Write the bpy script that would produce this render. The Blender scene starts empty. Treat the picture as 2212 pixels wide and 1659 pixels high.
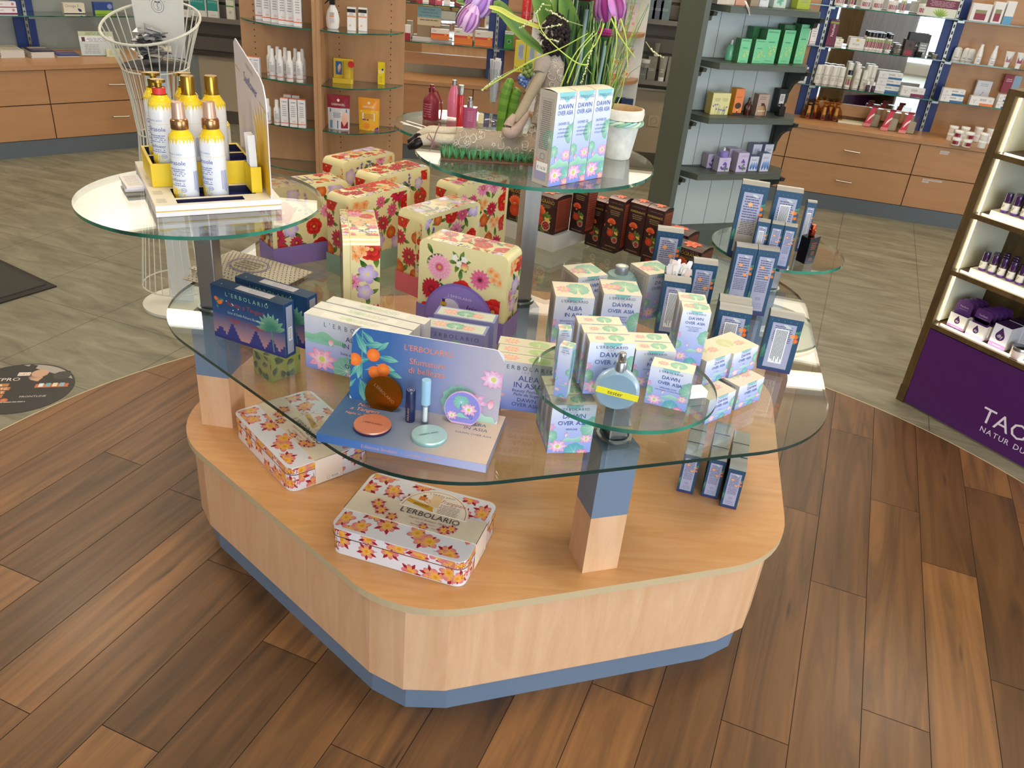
import bpy, math, random
from mathutils import Vector, Matrix
random.seed(7)
sc = bpy.context.scene
# ------------------------------------------------------------------ camera, light, exposure
CAMH, FPX, PITCH, ROLL = 1.535, 1775.25, 0.506469, 0.098772
_f = Vector((0, math.cos(PITCH), -math.sin(PITCH))); _r = Vector((1, 0, 0)); _u = _r.cross(_f)
RR = _r * math.cos(ROLL) + _u * math.sin(ROLL); UU = -_r * math.sin(ROLL) + _u * math.cos(ROLL)
cd = bpy.data.cameras.new('camera'); cam = bpy.data.objects.new('camera', cd); sc.collection.objects.link(cam)
cd.sensor_width = 36; cd.lens = 36 * FPX / 2212; cd.clip_start = 0.02
cam.matrix_world = Matrix(((RR.x, UU.x, -_f.x, 0), (RR.y, UU.y, -_f.y, 0), (RR.z, UU.z, -_f.z, CAMH), (0, 0, 0, 1)))
sc.camera = cam
sc.view_settings.view_transform = 'Standard'; sc.view_settings.look = 'None'
sc.view_settings.gamma = 1; sc.view_settings.exposure = 0.0
w = bpy.data.worlds.new('sky'); sc.world = w; w.use_nodes = True
w.node_tree.nodes['Background'].inputs[0].default_value = (0.75, 0.85, 1.0, 1)
w.node_tree.nodes['Background'].inputs[1].default_value = 0.8

def area(name, loc, rot, sx, sy, power, col):
    l = bpy.data.lights.new(name, 'AREA'); l.shape = 'RECTANGLE'; l.size = sx; l.size_y = sy; l.energy = power; l.color = col
    o = bpy.data.objects.new(name, l); sc.collection.objects.link(o); o.location = loc; o.rotation_euler = rot; return o
DAY = (0.80, 0.90, 1.0); WARM = (1.0, 0.86, 0.68)
area('window_light_front', (1.6, -2.9, 1.35), (math.radians(90), 0, 0), 3.6, 2.3, 150, DAY)
area('window_light_right', (5.3, 0.4, 1.4), (math.radians(90), 0, math.radians(90)), 3.6, 2.2, 85, DAY)
LAMPS = [(-2.6, 1.2), (0.0, 1.2), (2.6, 1.2), (-2.6, 3.8), (0.0, 3.8), (2.6, 3.8)]
for i, (x, y) in enumerate(LAMPS):
    area('ceiling_lamp_light', (x, y, 2.66), (0, 0, 0), 0.55, 0.55, 11, WARM)
    area('ceiling_fill_light', (x, y, 2.5), (math.pi, 0, 0), 0.3, 0.3, 7, WARM)  # added upward fill that brightens the ceiling, not part of the lamps
area('strip_light_glow', (-0.2, 5.75, 2.66), (0, 0, math.radians(0)), 6.0, 0.2, 22, WARM)

# ------------------------------------------------------------------ pixel <-> room helpers
def at(px, py, z):
    d = RR * ((px - 1106) / FPX) - UU * ((py - 829.5) / FPX) + _f
    t = (z - CAMH) / d.z
    return Vector((d.x * t, d.y * t, z))
def vp(px, py, n, q):
    d = RR * ((px - 1106) / FPX) - UU * ((py - 829.5) / FPX) + _f
    C = Vector((0, 0, CAMH)); n = Vector(n)
    return C + d * ((Vector(q) - C).dot(n) / d.dot(n))
def ex(yaw): a = math.radians(yaw); return Vector((math.cos(a), math.sin(a), 0))
def ey(yaw): return ex(yaw + 90)
def foot(A, z, yaw, w, d, cx=-1, cy=-1):
    """centre of a footprint w x d whose corner (cx, cy) is seen at pixel A at height z"""
    return at(A[0], A[1], z) - ex(yaw) * (cx * w / 2) - ey(yaw) * (cy * d / 2)

# ------------------------------------------------------------------ materials
def lin(h):
    if not isinstance(h, str): return tuple(h)
    h = h.lstrip('#'); o = []
    if len(h) == 3: h = h[0] * 2 + h[1] * 2 + h[2] * 2
    for i in (0, 2, 4):
        c = int(h[i:i + 2], 16) / 255; o.append(c / 12.92 if c <= 0.04045 else ((c + 0.055) / 1.055) ** 2.4)
    return tuple(o)
MATS = {}
def nt(name):
    m = bpy.data.materials.new(name); m.use_nodes = True; t = m.node_tree
    b = t.nodes['Principled BSDF']; MATS[name] = m; return m, t, b
def N(t, ty, **k):
    n = t.nodes.new(ty)
    for a, v in k.items():
        if a in n.inputs: n.inputs[a].default_value = v
        else: setattr(n, a, v)
    return n
def attr_mat(name, rough=0.5, metal=0.0, spec=0.5, noise=0.04, bump=0.0, scale=60, coat=0.0, **extra):
    m, t, b = nt(name); L = t.links.new
    a = N(t, 'ShaderNodeAttribute', attribute_name='Col')
    tc = N(t, 'ShaderNodeTexCoord'); nz = N(t, 'ShaderNodeTexNoise', Scale=scale)
    L(tc.outputs['Object'], nz.inputs['Vector'])
    mr = N(t, 'ShaderNodeMapRange'); mr.inputs[3].default_value = 1 - noise; mr.inputs[4].default_value = 1 + noise
    L(nz.outputs[0], mr.inputs[0])
    mx = N(t, 'ShaderNodeVectorMath', operation='MULTIPLY'); L(a.outputs['Color'], mx.inputs[0]); L(mr.outputs[0], mx.inputs[1])
    L(mx.outputs[0], b.inputs['Base Color'])
    b.inputs['Roughness'].default_value = rough; b.inputs['Metallic'].default_value = metal
    b.inputs['Specular IOR Level'].default_value = spec; b.inputs['Coat Weight'].default_value = coat
    for k, v in extra.items(): b.inputs[k.replace('_', ' ')].default_value = v
    if bump:
        bp = N(t, 'ShaderNodeBump', Strength=bump, Distance=0.002); L(nz.outputs[0], bp.inputs['Height']); L(bp.outputs[0], b.inputs['Normal'])
    return m
attr_mat('card', 0.42); attr_mat('matte', 0.75, noise=0.06); attr_mat('gloss', 0.18, coat=0.3); attr_mat('metal', 0.28, 1.0, noise=0.06)
attr_mat('satin', 0.35, 0.55); attr_mat('cloth', 0.9, noise=0.16, bump=0.5, scale=260); attr_mat('leaf', 0.4, noise=0.15, scale=35, Subsurface_Weight=0.1)
attr_mat('paint', 0.4, noise=0.02); attr_mat('wall', 0.85, noise=0.03, bump=0.15, scale=30)
attr_mat('frost', 0.3, noise=0.02, Transmission_Weight=0.45, IOR=1.3)
attr_mat('stone', 0.8, noise=0.3, bump=0.6, scale=45)
attr_mat('led', 0.6); b = MATS['led'].node_tree.nodes['Principled BSDF']
b.inputs['Emission Color'].default_value = (1, 0.86, 0.58, 1); b.inputs['Emission Strength'].default_value = 14
attr_mat('lamp', 0.6); b = MATS['lamp'].node_tree.nodes['Principled BSDF']
b.inputs['Emission Color'].default_value = (1, 0.93, 0.8, 1); b.inputs['Emission Strength'].default_value = 5

attr_mat('fascia', 0.6); b = MATS['fascia'].node_tree.nodes['Principled BSDF']
b.inputs['Emission Color'].default_value = (1, 0.93, 0.8, 1); b.inputs['Emission Strength'].default_value = 1.15

def thin_glass(name, tint, edge_boost=1.0, rough=0.0):
    m, t, b = nt(name); L = t.links.new; t.nodes.remove(b); o = t.nodes['Material Output']
    tr = N(t, 'ShaderNodeBsdfTransparent'); tr.inputs[0].default_value = (*tint, 1)
    gl = N(t, 'ShaderNodeBsdfGlossy'); gl.inputs['Roughness'].default_value = rough
    fr = N(t, 'ShaderNodeFresnel', IOR=1.5); mx = N(t, 'ShaderNodeMixShader')
    # same reflectance from either side of the pane
    ge = N(t, 'ShaderNodeNewGeometry'); m2 = N(t, 'ShaderNodeMath', operation='SUBTRACT'); m2.inputs[0].default_value = 1.5
    m3 = N(t, 'ShaderNodeMath', operation='MULTIPLY'); m3.inputs[1].default_value = 1.5 - 1 / 1.5
    L(ge.outputs['Backfacing'], m3.inputs[0]); L(m3.outputs[0], m2.inputs[1])
    L(m2.outputs[0], fr.inputs['IOR'])
    lw = N(t, 'ShaderNodeMath', operation='MULTIPLY'); lw.inputs[1].default_value = edge_boost; lw.use_clamp = True
    L(fr.outputs[0], lw.inputs[0]); L(lw.outputs[0], mx.inputs[0]); L(tr.outputs[0], mx.inputs[1]); L(gl.outputs[0], mx.inputs[2]); L(mx.outputs[0], o.inputs[0])
    return m
thin_glass('glass', (0.92, 0.96, 0.945), 1.6); thin_glass('clear', (0.93, 0.95, 0.95), 1.0); thin_glass('film', (0.93, 0.93, 0.93), 1.6, 0.15)
thin_glass('organza', (0.82, 0.58, 0.28), 0.4, 0.5)
m, t, b = nt('glassedge'); b.inputs['Base Color'].default_value = (0.01, 0.16, 0.11, 1); b.inputs['Roughness'].default_value = 0.08
b.inputs['Transmission Weight'].default_value = 0.25; b.inputs['Coat Weight'].default_value = 0.5
nz = N(t, 'ShaderNodeTexNoise', Scale=9.0); cr = N(t, 'ShaderNodeValToRGB'); tc = N(t, 'ShaderNodeTexCoord'); t.links.new(tc.outputs['Object'], nz.inputs['Vector'])
cr.color_ramp.elements[0].color = (0.004, 0.06, 0.045, 1); cr.color_ramp.elements[1].color = (0.03, 0.3, 0.2, 1); cr.color_ramp.elements[0].position = .35; cr.color_ramp.elements[1].position = .7
t.links.new(nz.outputs[0], cr.inputs[0]); t.links.new(cr.outputs[0], b.inputs['Base Color'])
m, t, b = nt('glassdark'); b.inputs['Base Color'].default_value = (0.006, 0.035, 0.03, 1); b.inputs['Roughness'].default_value = 0.1; b.inputs['Coat Weight'].default_value = 0.4
m, t, b = nt('mirror'); b.inputs['Metallic'].default_value = 1; b.inputs['Roughness'].default_value = 0.02; b.inputs['Base Color'].default_value = (0.86, 0.88, 0.87, 1)

def wood(name, c0, c1, scale=(1, 1, 1), rough=0.4, wave=14, contrast=1.0, attr=False, coat=0.1, fine=90):
    m, t, b = nt(name); L = t.links.new
    tc = N(t, 'ShaderNodeTexCoord'); mp = N(t, 'ShaderNodeMapping'); mp.inputs['Scale'].default_value = scale
    L(tc.outputs['Object'], mp.inputs[0]); v = mp.outputs[0]
    if attr:
        a = N(t, 'ShaderNodeAttribute', attribute_name='Col'); ad = N(t, 'ShaderNodeVectorMath', operation='MULTIPLY_ADD')
        ad.inputs[1].default_value = (40, 40, 40); L(a.outputs['Color'], ad.inputs[0]); L(v, ad.inputs[2]); v = ad.outputs[0]
    n1 = N(t, 'ShaderNodeTexNoise', Scale=wave * 0.25, Detail=4.0, Roughness=0.6, Distortion=1.4); L(v, n1.inputs['Vector'])
    n2 = N(t, 'ShaderNodeTexNoise', Scale=fine, Detail=3.0); L(v, n2.inputs['Vector'])
    cr = N(t, 'ShaderNodeValToRGB'); e = cr.color_ramp.elements
    e[0].position = 0.5 - 0.22 / contrast; e[1].position = 0.5 + 0.22 / contrast; e[0].color = (*c0, 1); e[1].color = (*c1, 1)
    L(n1.outputs[0], cr.inputs[0])
    mr = N(t, 'ShaderNodeMapRange'); mr.inputs[3].default_value = 0.9; mr.inputs[4].default_value = 1.08; L(n2.outputs[0], mr.inputs[0])
    mx = N(t, 'ShaderNodeVectorMath', operation='MULTIPLY'); L(cr.outputs[0], mx.inputs[0]); L(mr.outputs[0], mx.inputs[1]); out = mx.outputs[0]
    if attr:
        sp = N(t, 'ShaderNodeSeparateColor'); L(a.outputs['Color'], sp.inputs[0])
        m2 = N(t, 'ShaderNodeMapRange'); m2.inputs[3].default_value = 0.62; m2.inputs[4].default_value = 1.25; L(sp.outputs[0], m2.inputs[0])
        m4 = N(t, 'ShaderNodeVectorMath', operation='MULTIPLY'); L(out, m4.inputs[0]); L(m2.outputs[0], m4.inputs[1]); out = m4.outputs[0]
        vo = N(t, 'ShaderNodeTexVoronoi', Scale=2.2); mk = N(t, 'ShaderNodeMapping'); mk.inputs['Scale'].default_value = (1, 1.6, 1); L(v, mk.inputs[0]); L(mk.outputs[0], vo.inputs['Vector'])
        kr = N(t, 'ShaderNodeMapRange'); kr.inputs[1].default_value = 0.02; kr.inputs[2].default_value = 0.10; kr.inputs[3].default_value = 0.3; L(vo.outputs['Distance'], kr.inputs[0])
        m5 = N(t, 'ShaderNodeVectorMath', operation='MULTIPLY'); L(out, m5.inputs[0]); L(kr.outputs[0], m5.inputs[1]); out = m5.outputs[0]
    L(out, b.inputs['Base Color']); b.inputs['Roughness'].default_value = rough; b.inputs['Coat Weight'].default_value = coat; b.inputs['Coat Roughness'].default_value = 0.2
    return m
wood('worktop', lin('#cd9259'), lin('#dba673'), (1.2, 9, 9), 0.33, 10, 1.0)
wood('maple', lin('#d9a77c'), lin('#e8c09a'), (8, 8, 1.1), 0.42, 10, 0.9)
wood('beech', lin('#a97c52'), lin('#b88a5f'), (1.2, 1.2, 7), 0.42, 8, 0.8)
wood('beechv', lin('#b08560'), lin('#be946e'), (7, 7, 1.2), 0.45, 8, 0.8)
wood('darkwood', lin('#40301a'), lin('#66502c'), (9, 9, 1), 0.4, 10, 1)
wood('plank', lin('#4c3420'), lin('#8e6238'), (7, 0.5, 1), 0.42, 9, 0.85, attr=True, coat=0.06, fine=60)
def tilemat():
    m, t, b = nt('tile'); L = t.links.new
    tc = N(t, 'ShaderNodeTexCoord'); sp = N(t, 'ShaderNodeSeparateXYZ'); L(tc.outputs['Object'], sp.inputs[0])
    ds = []
    for k in (0, 1):
        d = N(t, 'ShaderNodeMath', operation='DIVIDE'); d.inputs[1].default_value = 0.4567; L(sp.outputs[k], d.inputs[0])
        p = N(t, 'ShaderNodeMath', operation='PINGPONG'); p.inputs[1].default_value = 0.5; L(d.outputs[0], p.inputs[0]); ds.append(p.outputs[0])
    mn = N(t, 'ShaderNodeMath', operation='MINIMUM'); L(ds[0], mn.inputs[0]); L(ds[1], mn.inputs[1])
    lt = N(t, 'ShaderNodeMapRange'); lt.inputs[1].default_value = 0.003; lt.inputs[2].default_value = 0.006; lt.inputs[3].default_value = 0.45; L(mn.outputs[0], lt.inputs[0])
    mp = N(t, 'ShaderNodeMapping'); mp.inputs['Scale'].default_value = (1.2, 5, 1); L(tc.outputs['Object'], mp.inputs[0])
    n1 = N(t, 'ShaderNodeTexNoise', Scale=3.2, Detail=6.0, Roughness=0.62, Distortion=0.8); L(mp.outputs[0], n1.inputs['Vector'])
    cr = N(t, 'ShaderNodeValToRGB'); e = cr.color_ramp.elements; e[0].position = 0.3; e[1].position = 0.72
    e[0].color = (*lin('#66624f'), 1); e[1].color = (*lin('#96917d'), 1); L(n1.outputs[0], cr.inputs[0])
    mx = N(t, 'ShaderNodeVectorMath', operation='MULTIPLY'); L(cr.outputs[0], mx.inputs[0]); L(lt.outputs[0], mx.inputs[1])
    L(mx.outputs[0], b.inputs['Base Color']); b.inputs['Roughness'].default_value = 0.42
tilemat()
m, t, b = nt('steel'); b.inputs['Metallic'].default_value = 1; b.inputs['Base Color'].default_value = (0.42, 0.42, 0.43, 1); b.inputs['Roughness'].default_value = 0.33
nz = N(t, 'ShaderNodeTexNoise', Scale=40.0); mp = N(t, 'ShaderNodeMapping'); mp.inputs['Scale'].default_value = (1, 1, 0.03); tc = N(t, 'ShaderNodeTexCoord')
t.links.new(tc.outputs['Object'], mp.inputs[0]); t.links.new(mp.outputs[0], nz.inputs['Vector']); mr = N(t, 'ShaderNodeMapRange'); mr.inputs[3].default_value = .25; mr.inputs[4].default_value = .45
t.links.new(nz.outputs[0], mr.inputs[0]); t.links.new(mr.outputs[0], b.inputs['Roughness'])

# ------------------------------------------------------------------ mesh builder
GL = {}
def glyph(s):
    if s in GL: return GL[s]
    c = bpy.data.curves.new('t', 'FONT'); c.body = s; c.size = 1; c.resolution_u = 2
    o = bpy.data.objects.new('t', c); me = o.to_mesh()
    vs = [(v.co.x, v.co.y) for v in me.vertices]; fs = [tuple(p.vertices) for p in me.polygons]
    o.to_mesh_clear(); bpy.data.objects.remove(o); bpy.data.curves.remove(c)
    if not vs: GL[s] = ([], [], 0, 1); return GL[s]
    x0 = min(v[0] for v in vs); x1 = max(v[0] for v in vs)
    GL[s] = ([((x - x0) / 0.7, y / 0.7) for x, y in vs], fs, (x1 - x0) / 0.7, 1); return GL[s]
def clip(P, W, H):
    def cut(P, ax, lim, sg):
        out = []
        for i in range(len(P)):
            a, b = P[i - 1], P[i]; ia = sg * (a[ax] - lim) <= 1e-9; ib = sg * (b[ax] - lim) <= 1e-9
            if ia != ib:
                k = (lim - a[ax]) / (b[ax] - a[ax]); out.append(tuple(a[j] + (b[j] - a[j]) * k for j in range(5)))
            if ib: out.append(b)
        return out
    for ax, lim, sg in ((0, 0, -1), (0, W, 1), (1, 0, -1), (1, H, 1)):
        if not P: break
        P = cut(P, ax, lim, sg)
    return P
class MB:
    def __init__(s): s.v = []; s.f = []; s.c = []; s.m = []; s.sm = []
    def face(s, P, col, mat='card', sm=False):
        k = len(s.v); s.v += [tuple(p) for p in P]; s.f.append(tuple(range(k, k + len(P))))
        if isinstance(col, list): s.c.append([lin(c) for c in col])
        else: s.c.append([lin(col)] * len(P))
        s.m.append(mat); s.sm.append(sm)
    def box(s, x0, x1, y0, y1, z0, z1, col='#ffffff', mat='card', cols=None, skip=''):
        c = dict.fromkeys('FBLRTU', col); c.update(cols or {})
        A = [(x0, y0), (x1, y0), (x1, y1), (x0, y1)]
        for k, (i, j) in zip('FRBL', ((0, 1), (1, 2), (2, 3), (3, 0))):
            if k in skip: continue
            s.face([(*A[i], z0), (*A[j], z0), (*A[j], z1), (*A[i], z1)], c[k], mat)
        if 'T' not in skip: s.face([(*p, z1) for p in A], c['T'], mat)
        if 'U' not in skip: s.face([(*p, z0) for p in A[::-1]], c['U'], mat)
        return s
    def prism(s, P, z0, z1, col='#ffffff', mat='card', side=None, smat=None, sm=False, T=True, U=True):
        n = len(P)
        for i in range(n):
            a, b = P[i], P[(i + 1) % n]; s.face([(*a, z0), (*b, z0), (*b, z1), (*a, z1)], side or col, smat or mat, sm)
        if T: s.face([(*p, z1) for p in P], col, mat)
        if U: s.face([(*p, z0) for p in P[::-1]], col, mat)
        return s
    def slab(s, P, n, th, col, mat='card', sm=False):
        """3-d outline P extruded by th along n"""
        P = [Vector(p) for p in P]; n = Vector(n) * th; Q = [p + n for p in P]; k = len(P)
        s.face(P[::-1], col, mat); s.face(Q, col, mat)
        for i in range(k): s.face([P[i], P[(i + 1) % k], Q[(i + 1) % k], Q[i]], col, mat, sm)
        return s
    def lathe(s, prof, seg=24, col='#ffffff', mat='gloss', c=(0, 0, 0), sx=1, sy=1, cap=True, cols=None, sm=True):
        for k in range(len(prof) - 1):
            (r0, z0), (r1, z1) = prof[k], prof[k + 1]; cc = cols[k] if cols else col
            mm = mat
            if isinstance(cc, tuple) and len(cc) == 2: cc, mm = cc
            for i in range(seg):
                a, b = 2 * math.pi * i / seg, 2 * math.pi * (i + 1) / seg
                P = [(r0, a, z0), (r0, b, z0), (r1, b, z1), (r1, a, z1)]
                P = [(c[0] + r * sx * math.cos(t), c[1] + r * sy * math.sin(t), c[2] + z) for r, t, z in P]
                if r0 < 1e-6: P = [P[0], P[2], P[3]]
                elif r1 < 1e-6: P = [P[0], P[1], P[2]]
                s.face(P, cc, mm, sm)
        return s
    def tube(s, pts, r, col, mat='card', seg=6, taper=None, cap=True):
        pts = [Vector(p) for p in pts]; n = len(pts); rings = []; up = Vector((0.13, 0.27, 0.95))
        for i, p in enumerate(pts):
            d = (pts[min(i + 1, n - 1)] - pts[max(i - 1, 0)]).normalized(); a = d.cross(up)
            if a.length < 0.05: a = d.cross(Vector((1, 0, 0)))
            a.normalize(); b = d.cross(a); rr = r[i] if isinstance(r, (list, tuple)) else r * (1 + ((taper or 1) - 1) * i / max(1, n - 1))
            rings.append([p + a * rr * math.cos(2 * math.pi * k / seg) + b * rr * math.sin(2 * math.pi * k / seg) for k in range(seg)])
        for i in range(n - 1):
            for k in range(seg):
                cc = col[i] if isinstance(col, list) else col
                s.face([rings[i][k], rings[i][(k + 1) % seg], rings[i + 1][(k + 1) % seg], rings[i + 1][k]], cc, mat, True)
        if cap:
            s.face(rings[0][::-1], col[0] if isinstance(col, list) else col, mat); s.face(rings[-1], col[-1] if isinstance(col, list) else col, mat)
        return s
    def ball(s, c, r, col, mat='card', nu=10, nv=7, sx=1, sy=1, sz=1):
        P = lambda i, j: (c[0] + r * sx * math.sin(math.pi * j / nv) * math.cos(2 * math.pi * i / nu), c[1] + r * sy * math.sin(math.pi * j / nv) * math.sin(2 * math.pi * i / nu), c[2] - r * sz * math.cos(math.pi * j / nv))
        for j in range(nv):
            for i in range(nu):
                Q = [P(i, j), P(i + 1, j), P(i + 1, j + 1), P(i, j + 1)]
                if j == 0: Q = [Q[0], Q[2], Q[3]]
                elif j == nv - 1: Q = Q[:3]
                s.face(Q, col, mat, True)
        return s
    def build(s, name, parent=None, loc=None, rz=0, rot=None, weld=True, data=None):
        me = bpy.data.meshes.new(name); me.from_pydata(s.v, [], s.f)
        names = []
        for x in s.m:
            if x not in names: names.append(x)
        for x in names: me.materials.append(MATS[x])
        me.polygons.foreach_set('material_index', [names.index(x) for x in s.m]); me.polygons.foreach_set('use_smooth', s.sm)
        ca = me.color_attributes.new('Col', 'FLOAT_COLOR', 'CORNER'); fl = []
        for c in s.c:
            for q in c: fl += [q[0], q[1], q[2], 1.0]
        ca.data.foreach_set('color', fl)
        if weld and any(s.sm):
            import bmesh
            bm = bmesh.new(); bm.from_mesh(me)
            vs = {v for f in bm.faces if f.smooth for v in f.verts}
            bmesh.ops.remove_doubles(bm, verts=list(vs), dist=1e-5); bm.to_mesh(me); bm.free()
            for e in me.edges: pass
            try: me.set_sharp_from_angle(angle=math.radians(50))
            except Exception: pass
        me.update(); o = bpy.data.objects.new(name, me); sc.collection.objects.link(o)
        if parent: o.parent = parent
        if loc is not None: o.location = loc
        o.rotation_euler = rot if rot else (0, 0, math.radians(rz))
        return o
def tag(o, label, cat, group=None, kind=None):
    o['label'] = label; o['category'] = cat
    if group: o['group'] = group
    if kind: o['kind'] = kind
    return o
def struct(o, label=None, kind='structure'):
    o['kind'] = kind
    if label: o['label'] = label
    return o
def empty(name, loc, rz=0, label=None, cat=None, group=None):
    o = bpy.data.objects.new(name, None); sc.collection.objects.link(o); o.location = loc; o.rotation_euler = (0, 0, math.radians(rz)); o.empty_display_size = .05
    if label: tag(o, label, cat, group)
    return o
def dup(o, loc=None, rz=None, label=None, group=None, parent=None):
    c = o.copy(); sc.collection.objects.link(c)
    if parent: c.parent = parent
    if loc is not None: c.location = loc
    if rz is not None: c.rotation_euler = (c.rotation_euler[0], c.rotation_euler[1], math.radians(rz))
    if label: c['label'] = label
    if group: c['group'] = group
    for ch in list(o.children): dup(ch, parent=c)
    return c

# frames: flat or curved print surfaces
class Fr:
    def __init__(s, mb, fn, W, H, mat='card', o0=0.00012): s.mb, s.fn, s.W, s.H, s.mat, s.o = mb, fn, W, H, mat, o0
    def poly(s, P, col, mat=None, keep=False, sm=False):
        cs = [lin(c) for c in col] if isinstance(col, list) else [lin(col)] * len(P)
        Q = clip([(p[0], p[1], *c) for p, c in zip(P, cs)], s.W, s.H)
        if len(Q) < 3: return
        s.mb.face([s.fn(q[0], q[1], s.o) for q in Q], [q[2:5] for q in Q], mat or s.mat, sm)
        if not keep: s.o += 0.00001
    def rect(s, u0, v0, u1, v1, col, mat=None, n=1):
        for i in range(n):
            a, b = u0 + (u1 - u0) * i / n, u0 + (u1 - u0) * (i + 1) / n
            s.poly([(a, v0), (b, v0), (b, v1), (a, v1)], col, mat, keep=i < n - 1)
    def frame(s, u0, v0, u1, v1, t, col):
        for r in ((u0, v0, u1, v0 + t), (u0, v1 - t, u1, v1), (u0, v0, u0 + t, v1), (u1 - t, v0, u1, v1)): s.rect(*r, col)
    def disc(s, u, v, r, col, n=14, ry=None, edge=None, rot=0, a0=0, a1=360, mat=None):
        ry = ry or r; P = []; ca, sa = math.cos(math.radians(rot)), math.sin(math.radians(rot))
        full = (a1 - a0) >= 360
        for i in range(n if full else n + 1):
            t = math.radians(a0 + (a1 - a0) * i / n); x, y = r * math.cos(t), ry * math.sin(t); P.append((u + x * ca - y * sa, v + x * sa + y * ca))
        if edge:
            for i in range(len(P)): s.poly([(u, v), P[i - 1], P[i]], [col, edge, edge], mat, keep=True)
            s.o += 0.00001
        else: s.poly(P, col, mat)
    def ring(s, u, v, r, t, col, n=20, ry=None):
        ry = ry or r
        for i in range(n):
            a, b = 2 * math.pi * i / n, 2 * math.pi * (i + 1) / n
            s.poly([(u + r * math.cos(a), v + ry * math.sin(a)), (u + r * math.cos(b), v + ry * math.sin(b)), (u + (r - t) * math.cos(b), v + (ry - t) * math.sin(b)), (u + (r - t) * math.cos(a), v + (ry - t) * math.sin(a))], col, keep=True)
        s.o += 0.00001
    def petal(s, u, v, ang, L, w, c0, c1, tip=0.62, cm=None, round_=False):
        a = math.radians(ang); d = (math.cos(a), math.sin(a)); n = (-d[1], d[0]); cm = cm or c0
        f = lambda x, y: (u + d[0] * x * L + n[0] * y * w / 2, v + d[1] * x * L + n[1] * y * w / 2)
        pts = [(0, 0, c0), (.3, -.75, cm), (tip, -1, c1), (.88, -.62 if round_ else -.42, c1), (1, 0, c1), (.88, .62 if round_ else .42, c1), (tip, 1, c1), (.3, .75, cm)]
        s.poly([f(p[0], p[1]) for p in pts], [p[2] for p in pts])
    def line(s, u0, v0, u1, v1, t, col, t2=None):
        d = Vector((u1 - u0, v1 - v0)); L = d.length
        if L < 1e-7: return
        d /= L; n = (-d.y, d.x); t2 = t if t2 is None else t2
        s.poly([(u0 + n[0] * t / 2, v0 + n[1] * t / 2), (u0 - n[0] * t / 2, v0 - n[1] * t / 2), (u1 - n[0] * t2 / 2, v1 - n[1] * t2 / 2), (u1 + n[0] * t2 / 2, v1 + n[1] * t2 / 2)], col)
    def text(s, st, u, v, h, col, align='c', rot=0, sx=1.0, maxw=None, mat=None, shear=0, track=0):
        if track:
            ws = [glyph(c)[2] if c != ' ' else .4 for c in st]; tot = (sum(ws) + track * (len(st) - 1)) * h * sx
            if maxw and tot > maxw: sx *= maxw / tot; tot = maxw
            x = {'c': -tot / 2, 'l': 0, 'r': -tot}[align]; ca, sa = math.cos(math.radians(rot)), math.sin(math.radians(rot)); o = s.o
            for c, wd in zip(st, ws):
                if c != ' ': s.o = o; s.text(c, u + x * ca, v + x * sa, h, col, 'l', rot, sx, None, mat, shear)
                x += (wd + track) * h * sx
            return
        g, fs, wd, _ = glyph(st); tot = wd * h * sx
        if maxw and tot > maxw: sx *= maxw / tot; tot = maxw
        x0 = {'c': -tot / 2, 'l': 0, 'r': -tot}[align]; ca, sa = math.cos(math.radians(rot)), math.sin(math.radians(rot))
        Q = [(x0 + x * h * sx + y * h * shear, y * h) for x, y in g]; Q = [(u + x * ca - y * sa, v + x * sa + y * ca) for x, y in Q]
        o = s.o
        for f in fs: s.poly([Q[i] for i in f], col, mat, keep=True)
        s.o = o + 0.00001
    def lines(s, u0, v0, u1, v1, n, col, fill=0.45, rag=True, vert=False, sd=0):
        rg = random.Random(sd + n)
        for i in range(n):
            if vert:
                a = u0 + (u1 - u0) * (i + .5) / n; t = (u1 - u0) / n * fill / 2; e = v0 + (v1 - v0) * (rg.uniform(.0, .2) if rag else 0)
                s.poly([(a - t, e), (a + t, e), (a + t, v1), (a - t, v1)], col, keep=True)
            else:
                a = v1 - (v1 - v0) * (i + .5) / n; t = (v1 - v0) / n * fill / 2; e = (u1 - u0) * (rg.uniform(0, .18) if rag else 0)
                x = u0 + e / 2
                while x < u1 - e / 2:
                    w_ = min(rg.uniform(.08, .3) * (u1 - u0), u1 - e / 2 - x); s.poly([(x, a - t), (x + w_, a - t), (x + w_, a + t), (x, a + t)], col, keep=True); x += w_ + (u1 - u0) * .025
        s.o += 0.00001
def ffront(mb, w, d, h, mat='card', z0=0): return Fr(mb, lambda u, v, o: (-w / 2 + u, -d / 2 - o, z0 + v), w, h, mat)
def fback(mb, w, d, h, mat='card', z0=0): return Fr(mb, lambda u, v, o: (w / 2 - u, d / 2 + o, z0 + v), w, h, mat)
def fright(mb, w, d, h, mat='card', z0=0): return Fr(mb, lambda u, v, o: (w / 2 + o, -d / 2 + u, z0 + v), d, h, mat)
def fleft(mb, w, d, h, mat='card', z0=0): return Fr(mb, lambda u, v, o: (-w / 2 - o, d / 2 - u, z0 + v), d, h, mat)
def ftop(mb, w, d, h, mat='card'): return Fr(mb, lambda u, v, o: (-w / 2 + u, -d / 2 + v, h + o), w, d, mat)
def fcyl(mb, r, z0, h, a0=-90, mat='gloss', span=360, c=(0, 0)):
    W = math.radians(span) * r
    return Fr(mb, lambda u, v, o: (c[0] + (r + o) * math.cos(math.radians(a0) + (u - W / 2) / r), c[1] + (r + o) * math.sin(math.radians(a0) + (u - W / 2) / r), z0 + v), W, h, mat, 0.0002)
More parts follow.
